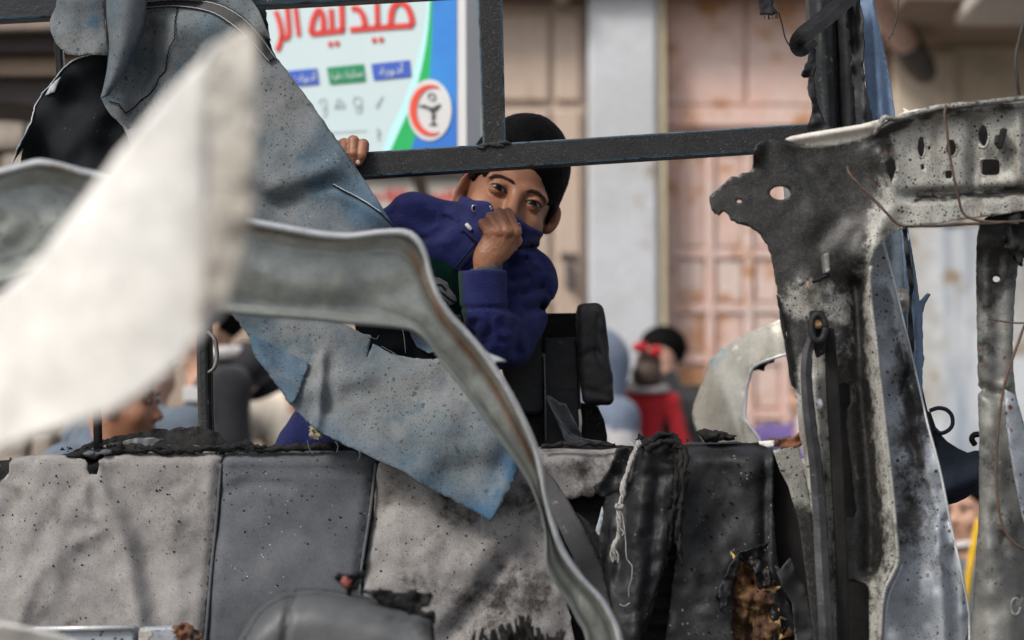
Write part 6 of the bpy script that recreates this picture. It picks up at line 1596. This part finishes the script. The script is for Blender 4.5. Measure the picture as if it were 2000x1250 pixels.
stp, si = person('stooping dark haired man seen in profile below the white panel', (gx_(-128, 5.5), 5.5), 1.60, 82, M_slate, M_trs, skin=M_skin, lean=math.radians(40), headvox=.008)
slt, li = person('person in slate blue clothes behind the stooping man', (gx_(275, 6.5), 6.5), 1.58, 150, M_slate, M_trs)
prp, pi_ = person('person in purple with a white scarf behind the bent beige panel', (gx_(1590, 8.0), 8.0), 1.58, -30, M_purple, M_trs, band=None)
pq = pi_['W'](pi_['nk']) + np.array([.035, 0, -.02])
def fscarf(P):
    return smin(ell(P, pq + np.array([0, -.02, .02]), (.10, .10, .08)), ell(P, pq + np.array([-.05, -.10, -.04]), (.05, .05, .09)), .04) + .008 * fbm(P * 18, 2, 4)
sdf_obj('scarf', fscarf, pq - .26, pq + .26, .012, M_collarwhite, prp)
kid, ki = person('young child with a yellow strap, face between the two scorched pillars', (gx_(1898, 6.9), 6.9), 1.19, -48, M_slate, M_trs, M_hair, M_skin2, headk=1.18, voxel=.010, headvox=.008)
s0 = ki['W'](ki['nk'])
tube('strap', [PY(1912, 1015, 6.72), PY(1903, 1060, 6.68), PY(1893, 1120, 6.66), PY(1884, 1200, 6.68), PY(1870, 1300, 6.74)], .010, M_yellow, kid, 8, 16)
tube('collar', [s0 + np.array([.066 * math.cos(t), .062 * math.sin(t) - .01, -.03 - .014 * math.sin(t)]) for t in np.linspace(0, 2 * math.pi, 20)], .011, M_collarwhite, kid, 8)
# ------------------------------------------------------------------ the boy leaning under the rail
HY = 4.235
U = HY / FPX                                   # metres per photo pixel at the boy
boy = thing('person', 'boy in a navy fleece leaning under the rail, fist pulling his collar over his nose', 'person', np.array([PY(640, 900, HY)[0], HY + .1, .45]))
def B(px, py, dy=0.0): return PY(px, py, HY + dy)
# head frame
tilt, yaw, HS = math.radians(22.0), math.radians(9), 1.10
up_ = np.array([math.sin(tilt), -math.sin(math.radians(4)) * 0, math.cos(tilt)])
Rh = np.array(Matrix.Rotation(tilt, 3, 'Y') @ Matrix.Rotation(math.radians(-8), 3, 'X') @ Matrix.Rotation(yaw, 3, 'Z'))
HO = B(1009, 382, -.012)
def hq(P): return ((P - HO) @ Rh) / HS
def hw(q): return HO + Rh @ (np.asarray(q, float) * HS)
# body: head, ears, neck, hands as one skin surface
W_ = B(950, 508, -.085)
FD = -.095                                     # the fist stands this far in front of the face plane
def H(px, py, d): return B(px, py, FD + d)
mcp = [H(957, 455, -.006), H(974, 452, -.012), H(990, 452, -.012), H(1007, 453, -.004)]
pip = [H(943, 437, .004), H(958, 424, .000), H(975, 416, .000), H(992, 415, .006)]
dip = [H(942, 445, .026), H(958, 434, .024), H(973, 428, .024), H(990, 428, .028)]
tip = [H(950, 456, .030), H(966, 448, .030), H(980, 442, .030), H(996, 442, .032)]
fr_ = [.0086, .0092, .0094, .0088]
def fist(P):
    d = ell(P, H(969, 482, .004), (.0285, .0165, .0300), np.array(Matrix.Rotation(.30, 3, 'Y')))
    for i in range(4):
        w = H(942 + 8 * i, 507, .004)
        d = smin(d, caps(P, w, mcp[i], .0125, fr_[i] * 1.02), .008)
    for i in range(4):
        f = caps(P, mcp[i], pip[i], fr_[i] * 1.04, fr_[i] * .98)
        f = smin(f, caps(P, pip[i], dip[i], fr_[i] * .94, fr_[i] * .86), .002)
        f = smin(f, caps(P, dip[i], tip[i], fr_[i] * .84, fr_[i] * .74), .002)
        d = smin(d, f, .0040)
        d = smin(d, np.linalg.norm(P - mcp[i] - np.array([0, -.002, .001]), axis=1) - fr_[i] * .98, .006)
    for i in range(3):                          # hollows between the knuckles
        d = smax(d, -caps(P, (mcp[i] + mcp[i + 1]) / 2 + np.array([0, -.0135, .004]), (pip[i] + pip[i + 1]) / 2 + np.array([0, -.0125, 0]), .0022, .0020), .003)
    th = smin(caps(P, H(985, 494, .016), H(1008, 470, .022), .012, .0105), caps(P, H(1008, 470, .022), H(1000, 448, .034), .0102, .008), .004)
    d = smin(d, th, .007)
    d = smin(d, caps(P, H(950, 500, .004), H(948, 545, .010), .0205, .0215), .012)
    return d + .0004 * fbm(P * 260, 2, 3)
# left hand gripping the rail
def G(px, py, d): return PY(px, py, RY - .004 + d)
gm = [G(654, 292, .050), G(672, 288, .052), G(690, 286, .052), G(708, 290, .050)]
gp = [G(656, 284, -.004), G(672, 281, -.006), G(690, 276, -.008), G(709, 283, -.006)]
gd = [G(654, 302, -.016), G(671, 302, -.016), G(689, 300, -.018), G(705, 303, -.015)]
gt = [G(653, 318, -.012), G(670, 322, -.012), G(688, 326, -.013), G(700, 317, -.013)]
gr = [.0082, .0088, .0092, .0094]
GW = G(664, 335, .085)
def grip(P):
    d = ell(P, G(680, 300, .062), (.034, .018, .022))
    for i in range(4):
        f = smin(caps(P, gm[i], gp[i], gr[i] * 1.02, gr[i] * 1.06), caps(P, gp[i], gd[i], gr[i] * 1.04, gr[i] * .96), .003)
        f = smin(f, caps(P, gd[i], gt[i], gr[i] * .95, gr[i] * .72), .002)
        d = smin(d, f, .0022)
        d = smin(d, caps(P, GW, gm[i], .014, gr[i]), .008)
    d = smin(d, caps(P, G(700, 310, .07), G(722, 336, .056), .010, .008), .006)
    return d + .0004 * fbm(P * 260, 2, 5)
neck0, neck1 = hw((0, .10, -.08)), B(938, 492, .10)
def skinf(P):
    q = hq(P)
    d = head_sdf(q) * HS
    for s in (-1, 1):
        d = smin(d, ear_sdf((q + (np.array([.001, .010, -.0125]) if s > 0 else np.array([-.0015, .010, .002]))) / (1, 1, .84 if s > 0 else 1), s, .60 if s > 0 else .55) * HS, .004)
    d = smin(d, caps(P, neck0, neck1, .048, .052), .02)
    return d
lo = HO - np.array([.17, .10, .22]); hi = HO + np.array([.17, .28, .22])
V1, F1 = surface_nets(skinf, lo, hi, .0017)
V2, F2 = surface_nets(fist, np.array([H(905, 480, 0)[0], HY + FD - .05, H(950, 556, 0)[2]]), np.array([H(1045, 480, 0)[0], HY + FD + .08, H(950, 392, 0)[2]]), .0013)
V3, F3 = surface_nets(grip, np.array([G(615, 300, 0)[0], RY - .06, G(660, 372, 0)[2]]), np.array([G(745, 300, 0)[0], RY + .13, G(660, 255, 0)[2]]), .0014)
# arms hidden in the sleeves and the trunk, so that head and hands belong to one body
shR, shL = B(812, 430, .055), B(1032, 545, .045)
elR, elL = B(690, 500, .10), B(985, 676, -.015)
def frame_body(P):
    d = smin(caps(P, B(920, 520, .07), B(720, 870, .09), .06, .07), caps(P, shR, shL, .03, .03), .03)
    d = smin(d, caps(P, neck1, B(920, 520, .07), .05, .06), .03)
    d = smin(d, smin(caps(P, shR, elR, .03, .026), caps(P, elR, GW, .025, .019), .01), .01)
    d = smin(d, smin(caps(P, shL, elL, .03, .026), caps(P, elL, B(948, 540, FD + .010), .025, .019), .01), .01)
    hipc = B(752, 905, .10)
    for s in (-1, 1):
        kn_ = np.array([hipc[0] + s * .09, hipc[1] - .05, .82]); an_ = np.array([hipc[0] + s * .09, hipc[1] + .02, .52])
        d = smin(d, smin(caps(P, hipc + np.array([s * .07, 0, 0]), kn_, .06, .045), caps(P, kn_, an_, .042, .03), .01), .02)
    return d
V4, F4 = surface_nets(frame_body, np.array([B(560, 600)[0] - .1, HY - .12, .5]), np.array([B(1100, 600)[0], HY + .26, B(900, 330)[2]]), .009)
V, F = join_vf([(V1, F1), (V2, F2), (V3, F3), (V4, F4)])
qq = hq(V)
tint_ = np.clip(.9 * np.exp(-(((qq[:, 0]) / .014) ** 2 + ((qq[:, 2] + .038) / .012) ** 2 + ((qq[:, 1] + .015) / .02) ** 2)), 0, 1)
for s in (-1, 1):
    tint_ += .22 * np.exp(-(((qq[:, 0] - s * .031) / .019) ** 2 + ((qq[:, 2] + .004) / .011) ** 2 + ((qq[:, 1] - .01) / .03) ** 2))
    tint_ += .7 * np.exp(-(((qq[:, 0] - s * .083) / .012) ** 2 + ((qq[:, 1] - .09) / .03) ** 2))
for p in mcp + pip + gp:
    tint_ += .6 * np.exp(-(np.linalg.norm(V - p, axis=1) / .010) ** 2)
meshobj('body', V, F, M_skin, boy, True, {'tint': np.clip(tint_, 0, 1)})
# eyes
for s in (-1, 1):
    c = np.array([s * .031, .0115, 0.0]); wc = hw(c)
    tgt = np.array([0.03, 0.0, 1.15 + .02]); g_ = tgt - wc; g_ /= np.linalg.norm(g_)
    u = np.cross(g_, (0, 0, 1.0)); u /= np.linalg.norm(u); w = np.cross(u, g_)
    R = .0132 * HS; VV = []; FF = []; FM = []
    angs = [0, 6, 12, 16, 20, 24, 28, 31, 33, 42, 52, 66, 80, 95, 110]; ns = 28
    for a in angs:
        a_ = math.radians(a); rr2 = R * (1 + .035 * math.exp(-(a / 22.0) ** 2))
        for k in range(ns):
            t = 2 * math.pi * k / ns
            VV.append(wc + rr2 * (g_ * math.cos(a_) + (u * math.cos(t) + w * math.sin(t)) * math.sin(a_)))
    for i in range(len(angs) - 1):
        for k in range(ns):
            q = (k + 1) % ns
            FF.append((i * ns + k, i * ns + q, (i + 1) * ns + q, (i + 1) * ns + k)); FM.append(2 if angs[i + 1] <= 12 else (1 if angs[i + 1] <= 31 else 0))
    meshobj('eye', VV, FF, None, boy, True, None, [M_sclera, M_iris, M_pupil], FM)
    # upper lash line
    for sgn, rad, nm in ((1, .0016, 'eyelash'), (-1, .0007, 'lower_lash')):
        L = []
        for x in np.linspace(-.98, .98, 17):
            z = (.0049 * (1 - abs(x) ** 2.2) if sgn > 0 else -.0041 * (1 - abs(x) ** 2.0)) - .0005 + .0012 * s * x
            xx = x * .0148
            y = -math.sqrt(max(1e-8, .0156 ** 2 - xx * xx - z * z)) if xx * xx + z * z < .0156 ** 2 else 0
            L.append(hw(c + np.array([xx, y + .0002, z])))
        tube(nm, L, np.concatenate([np.linspace(.4, 1, 8), np.ones(1), np.linspace(1, .5, 8)]) * rad * HS, M_brow, boy, 6)
# eyebrows laid on the face along the brows seen in the photo
def brow(poly_top, poly_bot):
    n = 26
    T_ = catmull(poly_top, n); B_ = catmull(poly_bot, n)
    rows = []
    for w in np.linspace(0, 1, 6):
        q = T_ * (1 - w) + B_ * w
        P = march(skinf, q[:, 0], q[:, 1], HY - .12)
        lift = .0011 * math.sin(math.pi * w) - .0001
        rows.append(P - np.array([0, 1, 0]) * lift + .0003 * np.stack([fbm(P * 700, 2, k) for k in (1, 2, 3)], -1))
    loft('eyebrow', rows, M_brow, boy, n)
    hs = []
    r = np.random.default_rng(3)
    for k in range(420):
        i = r.integers(0, n - 2); w = r.uniform(0, 1)
        a = rows[int(w * 5)][i] * .5 + rows[min(5, int(w * 5) + 1)][i + 1] * .5 + np.array([r.normal(0, .0007), -.0002, r.normal(0, .0007)]); t = (T_[i + 1] - T_[i]); t = t / np.linalg.norm(t)
        side = 1 if poly_top[0][0] > 1010 else -1
        dirv = np.array([side * abs(t[0]), -.3, -t[1] * side * np.sign(t[0]) * 1.0 + .5 * (1 - w)]); dirv /= np.linalg.norm(dirv)
        hs.append(tube_vf([a, a + dirv * .004 + np.array([0, -.0006, 0])], [.00035, .0001], 3, cap=False))
    meshobj('eyebrow_hairs', *join_vf(hs), M_brow, boy)
brow([(957, 346), (966, 342), (980, 343), (994, 349), (1007, 358)], [(958, 348), (967, 347), (980, 348.5), (994, 355), (1006, 361)])
brow([(1029, 374), (1040, 371), (1052, 375), (1061, 383), (1066, 392)], [(1029, 377), (1039, 376.5), (1050, 381), (1059, 388.5), (1065, 396)])
# hair: short, thick, with fine strands at its outline
def hairf(P):
    q = hq(P)
    d = ell(q, (0, .102, .062), (.0825, .1020, .1025))
    d = smin(d, ell(q, (0, .105, .01), (.0795, .085, .07)), .02)
    d = smax(d, .014 + .004 * np.sin(q[:, 1] * 160) - q[:, 2] - 2.2 * np.clip(q[:, 1] - .098, 0, .05), .008)
    face = ell(q, (0, -.045, -.020), (.078, .100, .080))
    d = smax(d, -face, .008)
    d = smax(d, -ell(q, (0, -.02, -.075), (.10, .118, .085)), .006)
    for s in (-1, 1):
        d = smax(d, -(np.linalg.norm((q - np.array([s * .084, .080, -.006])) / np.array([1.2, .9, 1.35]), axis=1) - .021), .004)
        sb_ = ell(q, (s * .0690, .060, .010 if s > 0 else .020), (.0040, .009, .020 if s > 0 else .012))
        d = smin(d, sb_, .006)
    d = smax(d, -(q[:, 2] + .075), .01)
    return d * HS + .0010 * fbm(q * 60, 2, 3) + .0007 * fbm(q * 240, 2, 3)
Vh, Fh = surface_nets(hairf, HO - np.array([.15, .08, .16]), HO + np.array([.19, .28, .22]), .0028)
hr_o = meshobj('hair', Vh, Fh, M_hair, boy)
n = np.cross(Vh[Fh[:, 1]] - Vh[Fh[:, 0]], Vh[Fh[:, 2]] - Vh[Fh[:, 0]]); n /= np.maximum(1e-12, np.linalg.norm(n, axis=1))[:, None]
cf = Vh[Fh].mean(1)
out_ = cf - hw((0, .1, .04)); out_ /= np.linalg.norm(out_, axis=1)[:, None]
n[(n * out_).sum(1) < 0] *= -1
rg = np.random.default_rng(12)
ok = np.where((n * out_).sum(1) > .45)[0]
sel = rg.choice(ok, 11000)
dn_ = np.array([0, -.15, -.35]); dir_ = n[sel] * .34 + np.array([-.25, -.35, -.30]) + rg.normal(0, .13, (len(sel), 3)); dir_ /= np.linalg.norm(dir_, axis=1)[:, None]
L_ = rg.uniform(.003, .0065, len(sel))[:, None]
sd = np.cross(dir_, rg.normal(0, 1, (len(sel), 3))); sd /= np.linalg.norm(sd, axis=1)[:, None]
a = cf[sel] - n[sel] * .001
VV = np.concatenate([a - sd * .00042, a + sd * .00042, a + dir_ * L_], 0); m_ = len(sel)
hs_ = meshobj('hair_strands', VV, [(i, i + m_, i + 2 * m_) for i in range(m_)], M_hair, boy)
hs_['kind'] = 'stuff'

ff = np.where((cf[:, 1] < hw((0, .07, 0))[1]) & ((n * out_).sum(1) > .1))[0]
sel2 = rg.choice(ff, min(len(ff), 1600))
dv = n[sel2] * .25 + np.array([-.22, -.25, -.85]) + rg.normal(0, .22, (len(sel2), 3)); dv /= np.linalg.norm(dv, axis=1)[:, None]
sd2 = np.cross(dv, rg.normal(0, 1, (len(sel2), 3))); sd2 /= np.linalg.norm(sd2, axis=1)[:, None]
a2 = cf[sel2] - n[sel2] * .001; l2 = rg.uniform(.003, .008, len(sel2))[:, None]; m2 = len(sel2)
fo2 = meshobj('fringe_strands', np.concatenate([a2 - sd2 * .00035, a2 + sd2 * .00035, a2 + dv * l2], 0), [(i, i + m2, i + 2 * m2) for i in range(m2)], M_hair, boy)
fo2['kind'] = 'stuff'

# fleece jacket
def creases(P, d):
    cmax, bmax = np.zeros(len(P)), np.zeros(len(P))
    for a, b, w, am in (((1000, 588, .0), (1062, 560, .02), .010, .0075), ((1005, 618, .0), (1066, 596, .02), .011, .007), ((990, 640, -.02), (1048, 632, .02), .010, .008),
                        ((985, 668, -.03), (948, 716, -.02), .008, .007), ((1000, 622, -.01), (1008, 690, .0), .009, .006), ((985, 640, -.06), (1000, 690, -.02), .008, .006),
                        ((985, 520, -.0), (1046, 520, .0), .012, .006), ((990, 545, .0), (1040, 540, .0), .010, .005), ((760, 415, .0), (860, 436, .02), .018, .004), ((880, 420, .0), (850, 470, .0), .016, .005),
                        ((905, 446, -.02), (930, 470, -.03), .010, .005), ((800, 470, -.03), (870, 455, -.03), .009, .004), ((770, 440, 0), (830, 470, -.02), .008, .004), ((1020, 500, .0), (1060, 540, .02), .008, .004), ((1000, 570, .0), (1074, 575, .02), .007, .004), ((950, 650, -.07), (985, 625, -.04), .007, .004), ((870, 500, -.02), (915, 470, -.03), .016, .004), ((930, 640, -.06), (905, 690, -.05), .009, .005)):
        A_ = B(*a); B_ = B(*b); ab = B_ - A_
        t = np.clip(((P - A_) @ ab) / (ab @ ab), 0, 1)
        e = P - A_ - t[:, None] * ab
        dist = np.hypot(e[:, 0], e[:, 2])
        cmax = np.maximum(cmax, am * np.exp(-(dist / w) ** 2) * sstep(0, .12, t) * sstep(1, .88, t)); bmax = np.maximum(bmax, .5 * am * np.exp(-((dist - 1.9 * w) / w) ** 2))
    return d + cmax - bmax * (1 - cmax / .008)
def jkf(P):
    tor = smin(caps(P, B(922, 505, .060), B(606, 884, .08), .086, .066), ell(P, B(900, 520, .06), (.110, .088, .085)), .03)
    sh = smin(caps(P, B(880, 452, .055), shR, .046, .046), caps(P, B(960, 500, .06), shL, .062, .050), .03)
    d = smin(tor, sh, .03)
    aR = smin(caps(P, shR, elR, .047, .040), caps(P, elR, GW + np.array([-.004, .004, -.02]), .038, .030), .02)
    d = smin(d, aR, .015)
    aL = smin(caps(P, B(1024, 548, .03), B(996, 656, -.005), .0500, .046), ell(P, B(990, 668, -.02), (.046, .05, .050)), .02)
    fo_ = caps(P, B(962, 668, -.055), B(944, 604, FD + .012), .046, .041)
    aL = smin(aL, fo_, .012)
    d = smin(d, aL, .010)
    # cuff: a folded band, proud of the sleeve
    c0_, c1_ = B(943, 600, FD + .012), B(942, 531, FD + .008)
    ab = c1_ - c0_; t = ((P - c0_) @ ab) / (ab @ ab)
    rad = np.linalg.norm(P - c0_ - t[:, None] * ab, axis=1)
    band_ = np.maximum(rad - .0395, np.abs(t - .5) * np.linalg.norm(ab) - np.linalg.norm(ab) * .5)
    band_ = np.maximum(band_, -(np.maximum(rad - .0335, .35 - t)))
    d = smin(d, band_ - .002, .004)
    d = d + .0105 * np.exp(-(((t + .02) * np.linalg.norm(ab)) / .004) ** 2) * (rad < .06) * .35
    kc = 1 - .85 * sstep(.070, .050, rad) * sstep(-.35, -.05, t) * sstep(1.3, 1.05, t)
    d = d + kc * (1.75 * creases(P, 0 * d) + .0058 * fbm(P * 13, 3, 6)) + .0010 * fbm(P * 45, 2, 8)
    return d
def greenmask(C):
    v = C - CAM; c, s = math.cos(PITCH), math.sin(PITCH)
    f = v[:, 1] * c + v[:, 2] * s; uu = -v[:, 1] * s + v[:, 2] * c
    px = 1000 + v[:, 0] / f * FPX; py = 625 - uu / f * FPX
    g1 = inside(px, py, [(820, 490), (842, 503), (870, 512), (905, 535), (903, 560), (905, 590), (880, 640), (800, 640)])
    g2 = inside(px, py, [(886, 586), (895, 590), (912, 597), (909, 620), (907, 650), (870, 650)])
    return (g1 | g2).astype(int)
sdf_obj('jacket', jkf, np.array([B(560, 600)[0] - .06, HY - .20, B(600, 960)[2]]), np.array([B(1105, 600)[0], HY + .24, B(900, 340)[2]]), .0034, None, boy, 1, [M_fleece, M_fleecegreen], greenmask)
# stand-up collar pulled over the mouth
ct = [(903, 384, .030), (912, 386, .004), (926, 391, -.014), (942, 392, -.028), (956, 396, -.044), (966, 412, -.056), (980, 425, -.060), (1000, 424, -.060), (1012, 424, -.056), (1026, 436, -.054), (1041, 444, -.040), (1053, 450, -.014), (1057, 447, .05), (1036, 420, .10), (990, 390, .135), (935, 378, .12), (905, 380, .07)]
cb = [(892, 432, .030), (903, 448, -.004), (920, 464, -.026), (938, 480, -.036), (955, 494, -.044), (972, 502, -.046), (988, 502, -.046), (1000, 498, -.044), (1008, 492, -.040), (1016, 486, -.054), (1026, 481, -.044), (1038, 476, -.018), (1046, 486, .06), (1020, 490, .12), (970, 470, .15), (915, 445, .13), (894, 434, .08)]
Tc = catmull([tuple(B(*p)) for p in ct], 90, True); Bc = catmull([tuple(B(*p)) for p in cb], 90, True)
Tc = np.vstack([Tc, Tc[:1]]); Bc = np.vstack([Bc, Bc[:1]])
cenT, cenB = Tc.mean(0), Bc.mean(0)
rows = []
for k, w in enumerate(np.linspace(0, 1, 12)):
    P = Tc * (1 - w) + Bc * w
    o = P - (cenT * (1 - w) + cenB * w); o[:, 2] = 0; o /= np.linalg.norm(o, axis=1)[:, None]
    rows.append(P + o * (.006 * math.sin(math.pi * w) + .0025 * fbm(P * 40, 2, 4)[:, None] + .0025 * math.sin(w * 9)))
inn = []
for w in np.linspace(1, 0, 6):
    P = Tc * (1 - w) + Bc * w
    o = P - (cenT * (1 - w) + cenB * w); o[:, 2] = 0; o /= np.linalg.norm(o, axis=1)[:, None]
    inn.append(P - o * .005)
loft('collar', rows + inn, M_fleece, boy, 91, closed=True)
def surfpt(f, pts, Y0=HY - .16, off=.001):
    a = np.asarray(pts, float)
    return march(f, a[:, 0], a[:, 1], Y0) - np.array([0, off, 0])
for px, py, dy in ((926, 407, -.027), (1013, 443, -.058)):
    c = B(px, py, dy)
    tube('eyelet', [c + .0046 * np.array([math.cos(t) * .8, .2 * math.cos(t), math.sin(t) * 1.25]) for t in np.linspace(0, 2 * math.pi, 24)], .0013, M_steel, boy, 8)
    sdf_obj('eyelet_hole', lambda P, c=c: ell(P, c, (.0032, .001, .005)), c - .008, c + .008, .0011, M_pupil, boy)
tube('drawstring_end', [B(911, 438, -.034), B(917, 445, -.038), B(921, 449, -.038)], [.0035, .0038, .003], M_toggle, boy, 10, 8)
tube('drawstring_end', [B(996, 490, -.052), B(1003, 487, -.054), B(1009, 485, -.052)], [.0036, .0038, .003], M_toggle, boy, 10, 8)
zp = catmull([(936, 474), (925, 488), (912, 504), (900, 518), (890, 529)], 30)
for dx, r, m in ((-4.5, .0022, M_fleece), (0, .0016, M_zip), (4.5, .0022, M_fleece)):
    q = zp + np.array([dx * .8, dx * .6])
    tube('zip', surfpt(jkf, q, off=.0006), r, m, boy, 6)
zq = catmull([(957, 402), (961, 410), (965, 418)], 10)
tube('zip', [B(x, y, -.05) for x, y in zq], .0016, M_steel, boy, 6)
# grey undersleeve at the wrist
cu = []
for k, (px, py, r) in enumerate(((944, 540, .029), (946, 532, .029), (948, 526, .028), (949, 522, .0265))):
    c = B(px, py, FD + .009)
    cu.append([c + r * np.array([math.cos(t), math.sin(t) * .85, .0]) + np.array([0, 0, .006 * math.cos(t) * (k > 1)]) + .0012 * math.sin(5 * t + k) * np.array([1, 1, 1]) for t in np.linspace(0, 2 * math.pi, 41)])
loft('undersleeve', [np.array(c) for c in cu], M_cuffgrey, boy, 41, thick=.003)
# print on the chest
def chest(poly, mat, nm, off):
    q = densify(poly, 3)
    o = sheet(nm, poly, lambda x, y: 0 * x, mat, boy, step=3, thick=.0008, proj=lambda x, y, Y: surfpt(jkf, np.stack([x, y], -1), off=off))
    return o
chest([(846, 541), (858, 543), (874, 552), (878, 564), (890, 578), (893, 588), (884, 596), (870, 596), (858, 580), (846, 566)], M_patch, 'chest_print', .0022)
for pts in ([(852, 557), (862, 557), (868, 564), (872, 566)], [(856, 569), (868, 576), (880, 586), (888, 590)], [(862, 580), (870, 588), (876, 596)]):
    tube('print_letter', surfpt(jkf, catmull(pts, 14), off=.0036), .0017, M_fleecegreen, boy, 6)
# nails
for p, t in ((G(699, 317.5, -.0215), 0), (G(689, 324, -.022), 0)):
    sdf_obj('nail', lambda P, p=p: ell(P, p, (.0042, .0016, .0045)), p - .008, p + .008, .0011, M_nail, boy)
# trousers and shoes, hidden behind the seat
hipc = B(752, 905, .10)
def trf(P):
    d = caps(P, hipc + np.array([0, 0, .03]), hipc - np.array([0, 0, .03]), .09, .09)
    for s in (-1, 1):
        kn_ = np.array([hipc[0] + s * .09, hipc[1] - .05, .82]); an_ = np.array([hipc[0] + s * .09, hipc[1] + .02, .50])
        d = smin(d, smin(caps(P, hipc + np.array([s * .07, 0, 0]), kn_, .072, .058), caps(P, kn_, an_, .056, .045), .01), .02)
    return d
sdf_obj('trousers', trf, np.array([hipc[0] - .26, hipc[1] - .2, .47]), np.array([hipc[0] + .26, hipc[1] + .2, hipc[2] + .10]), .010, M_denim, boy, 1)
for s in (-1, 1):
    c = np.array([hipc[0] + s * .09, hipc[1] - .02, .485])
    sdf_obj('shoe', lambda P, c=c: np.maximum(ell(P, c, (.042, .11, .045)), .452 - P[:, 2]), c - .13, c + .13, .012, M_shoe, boy)
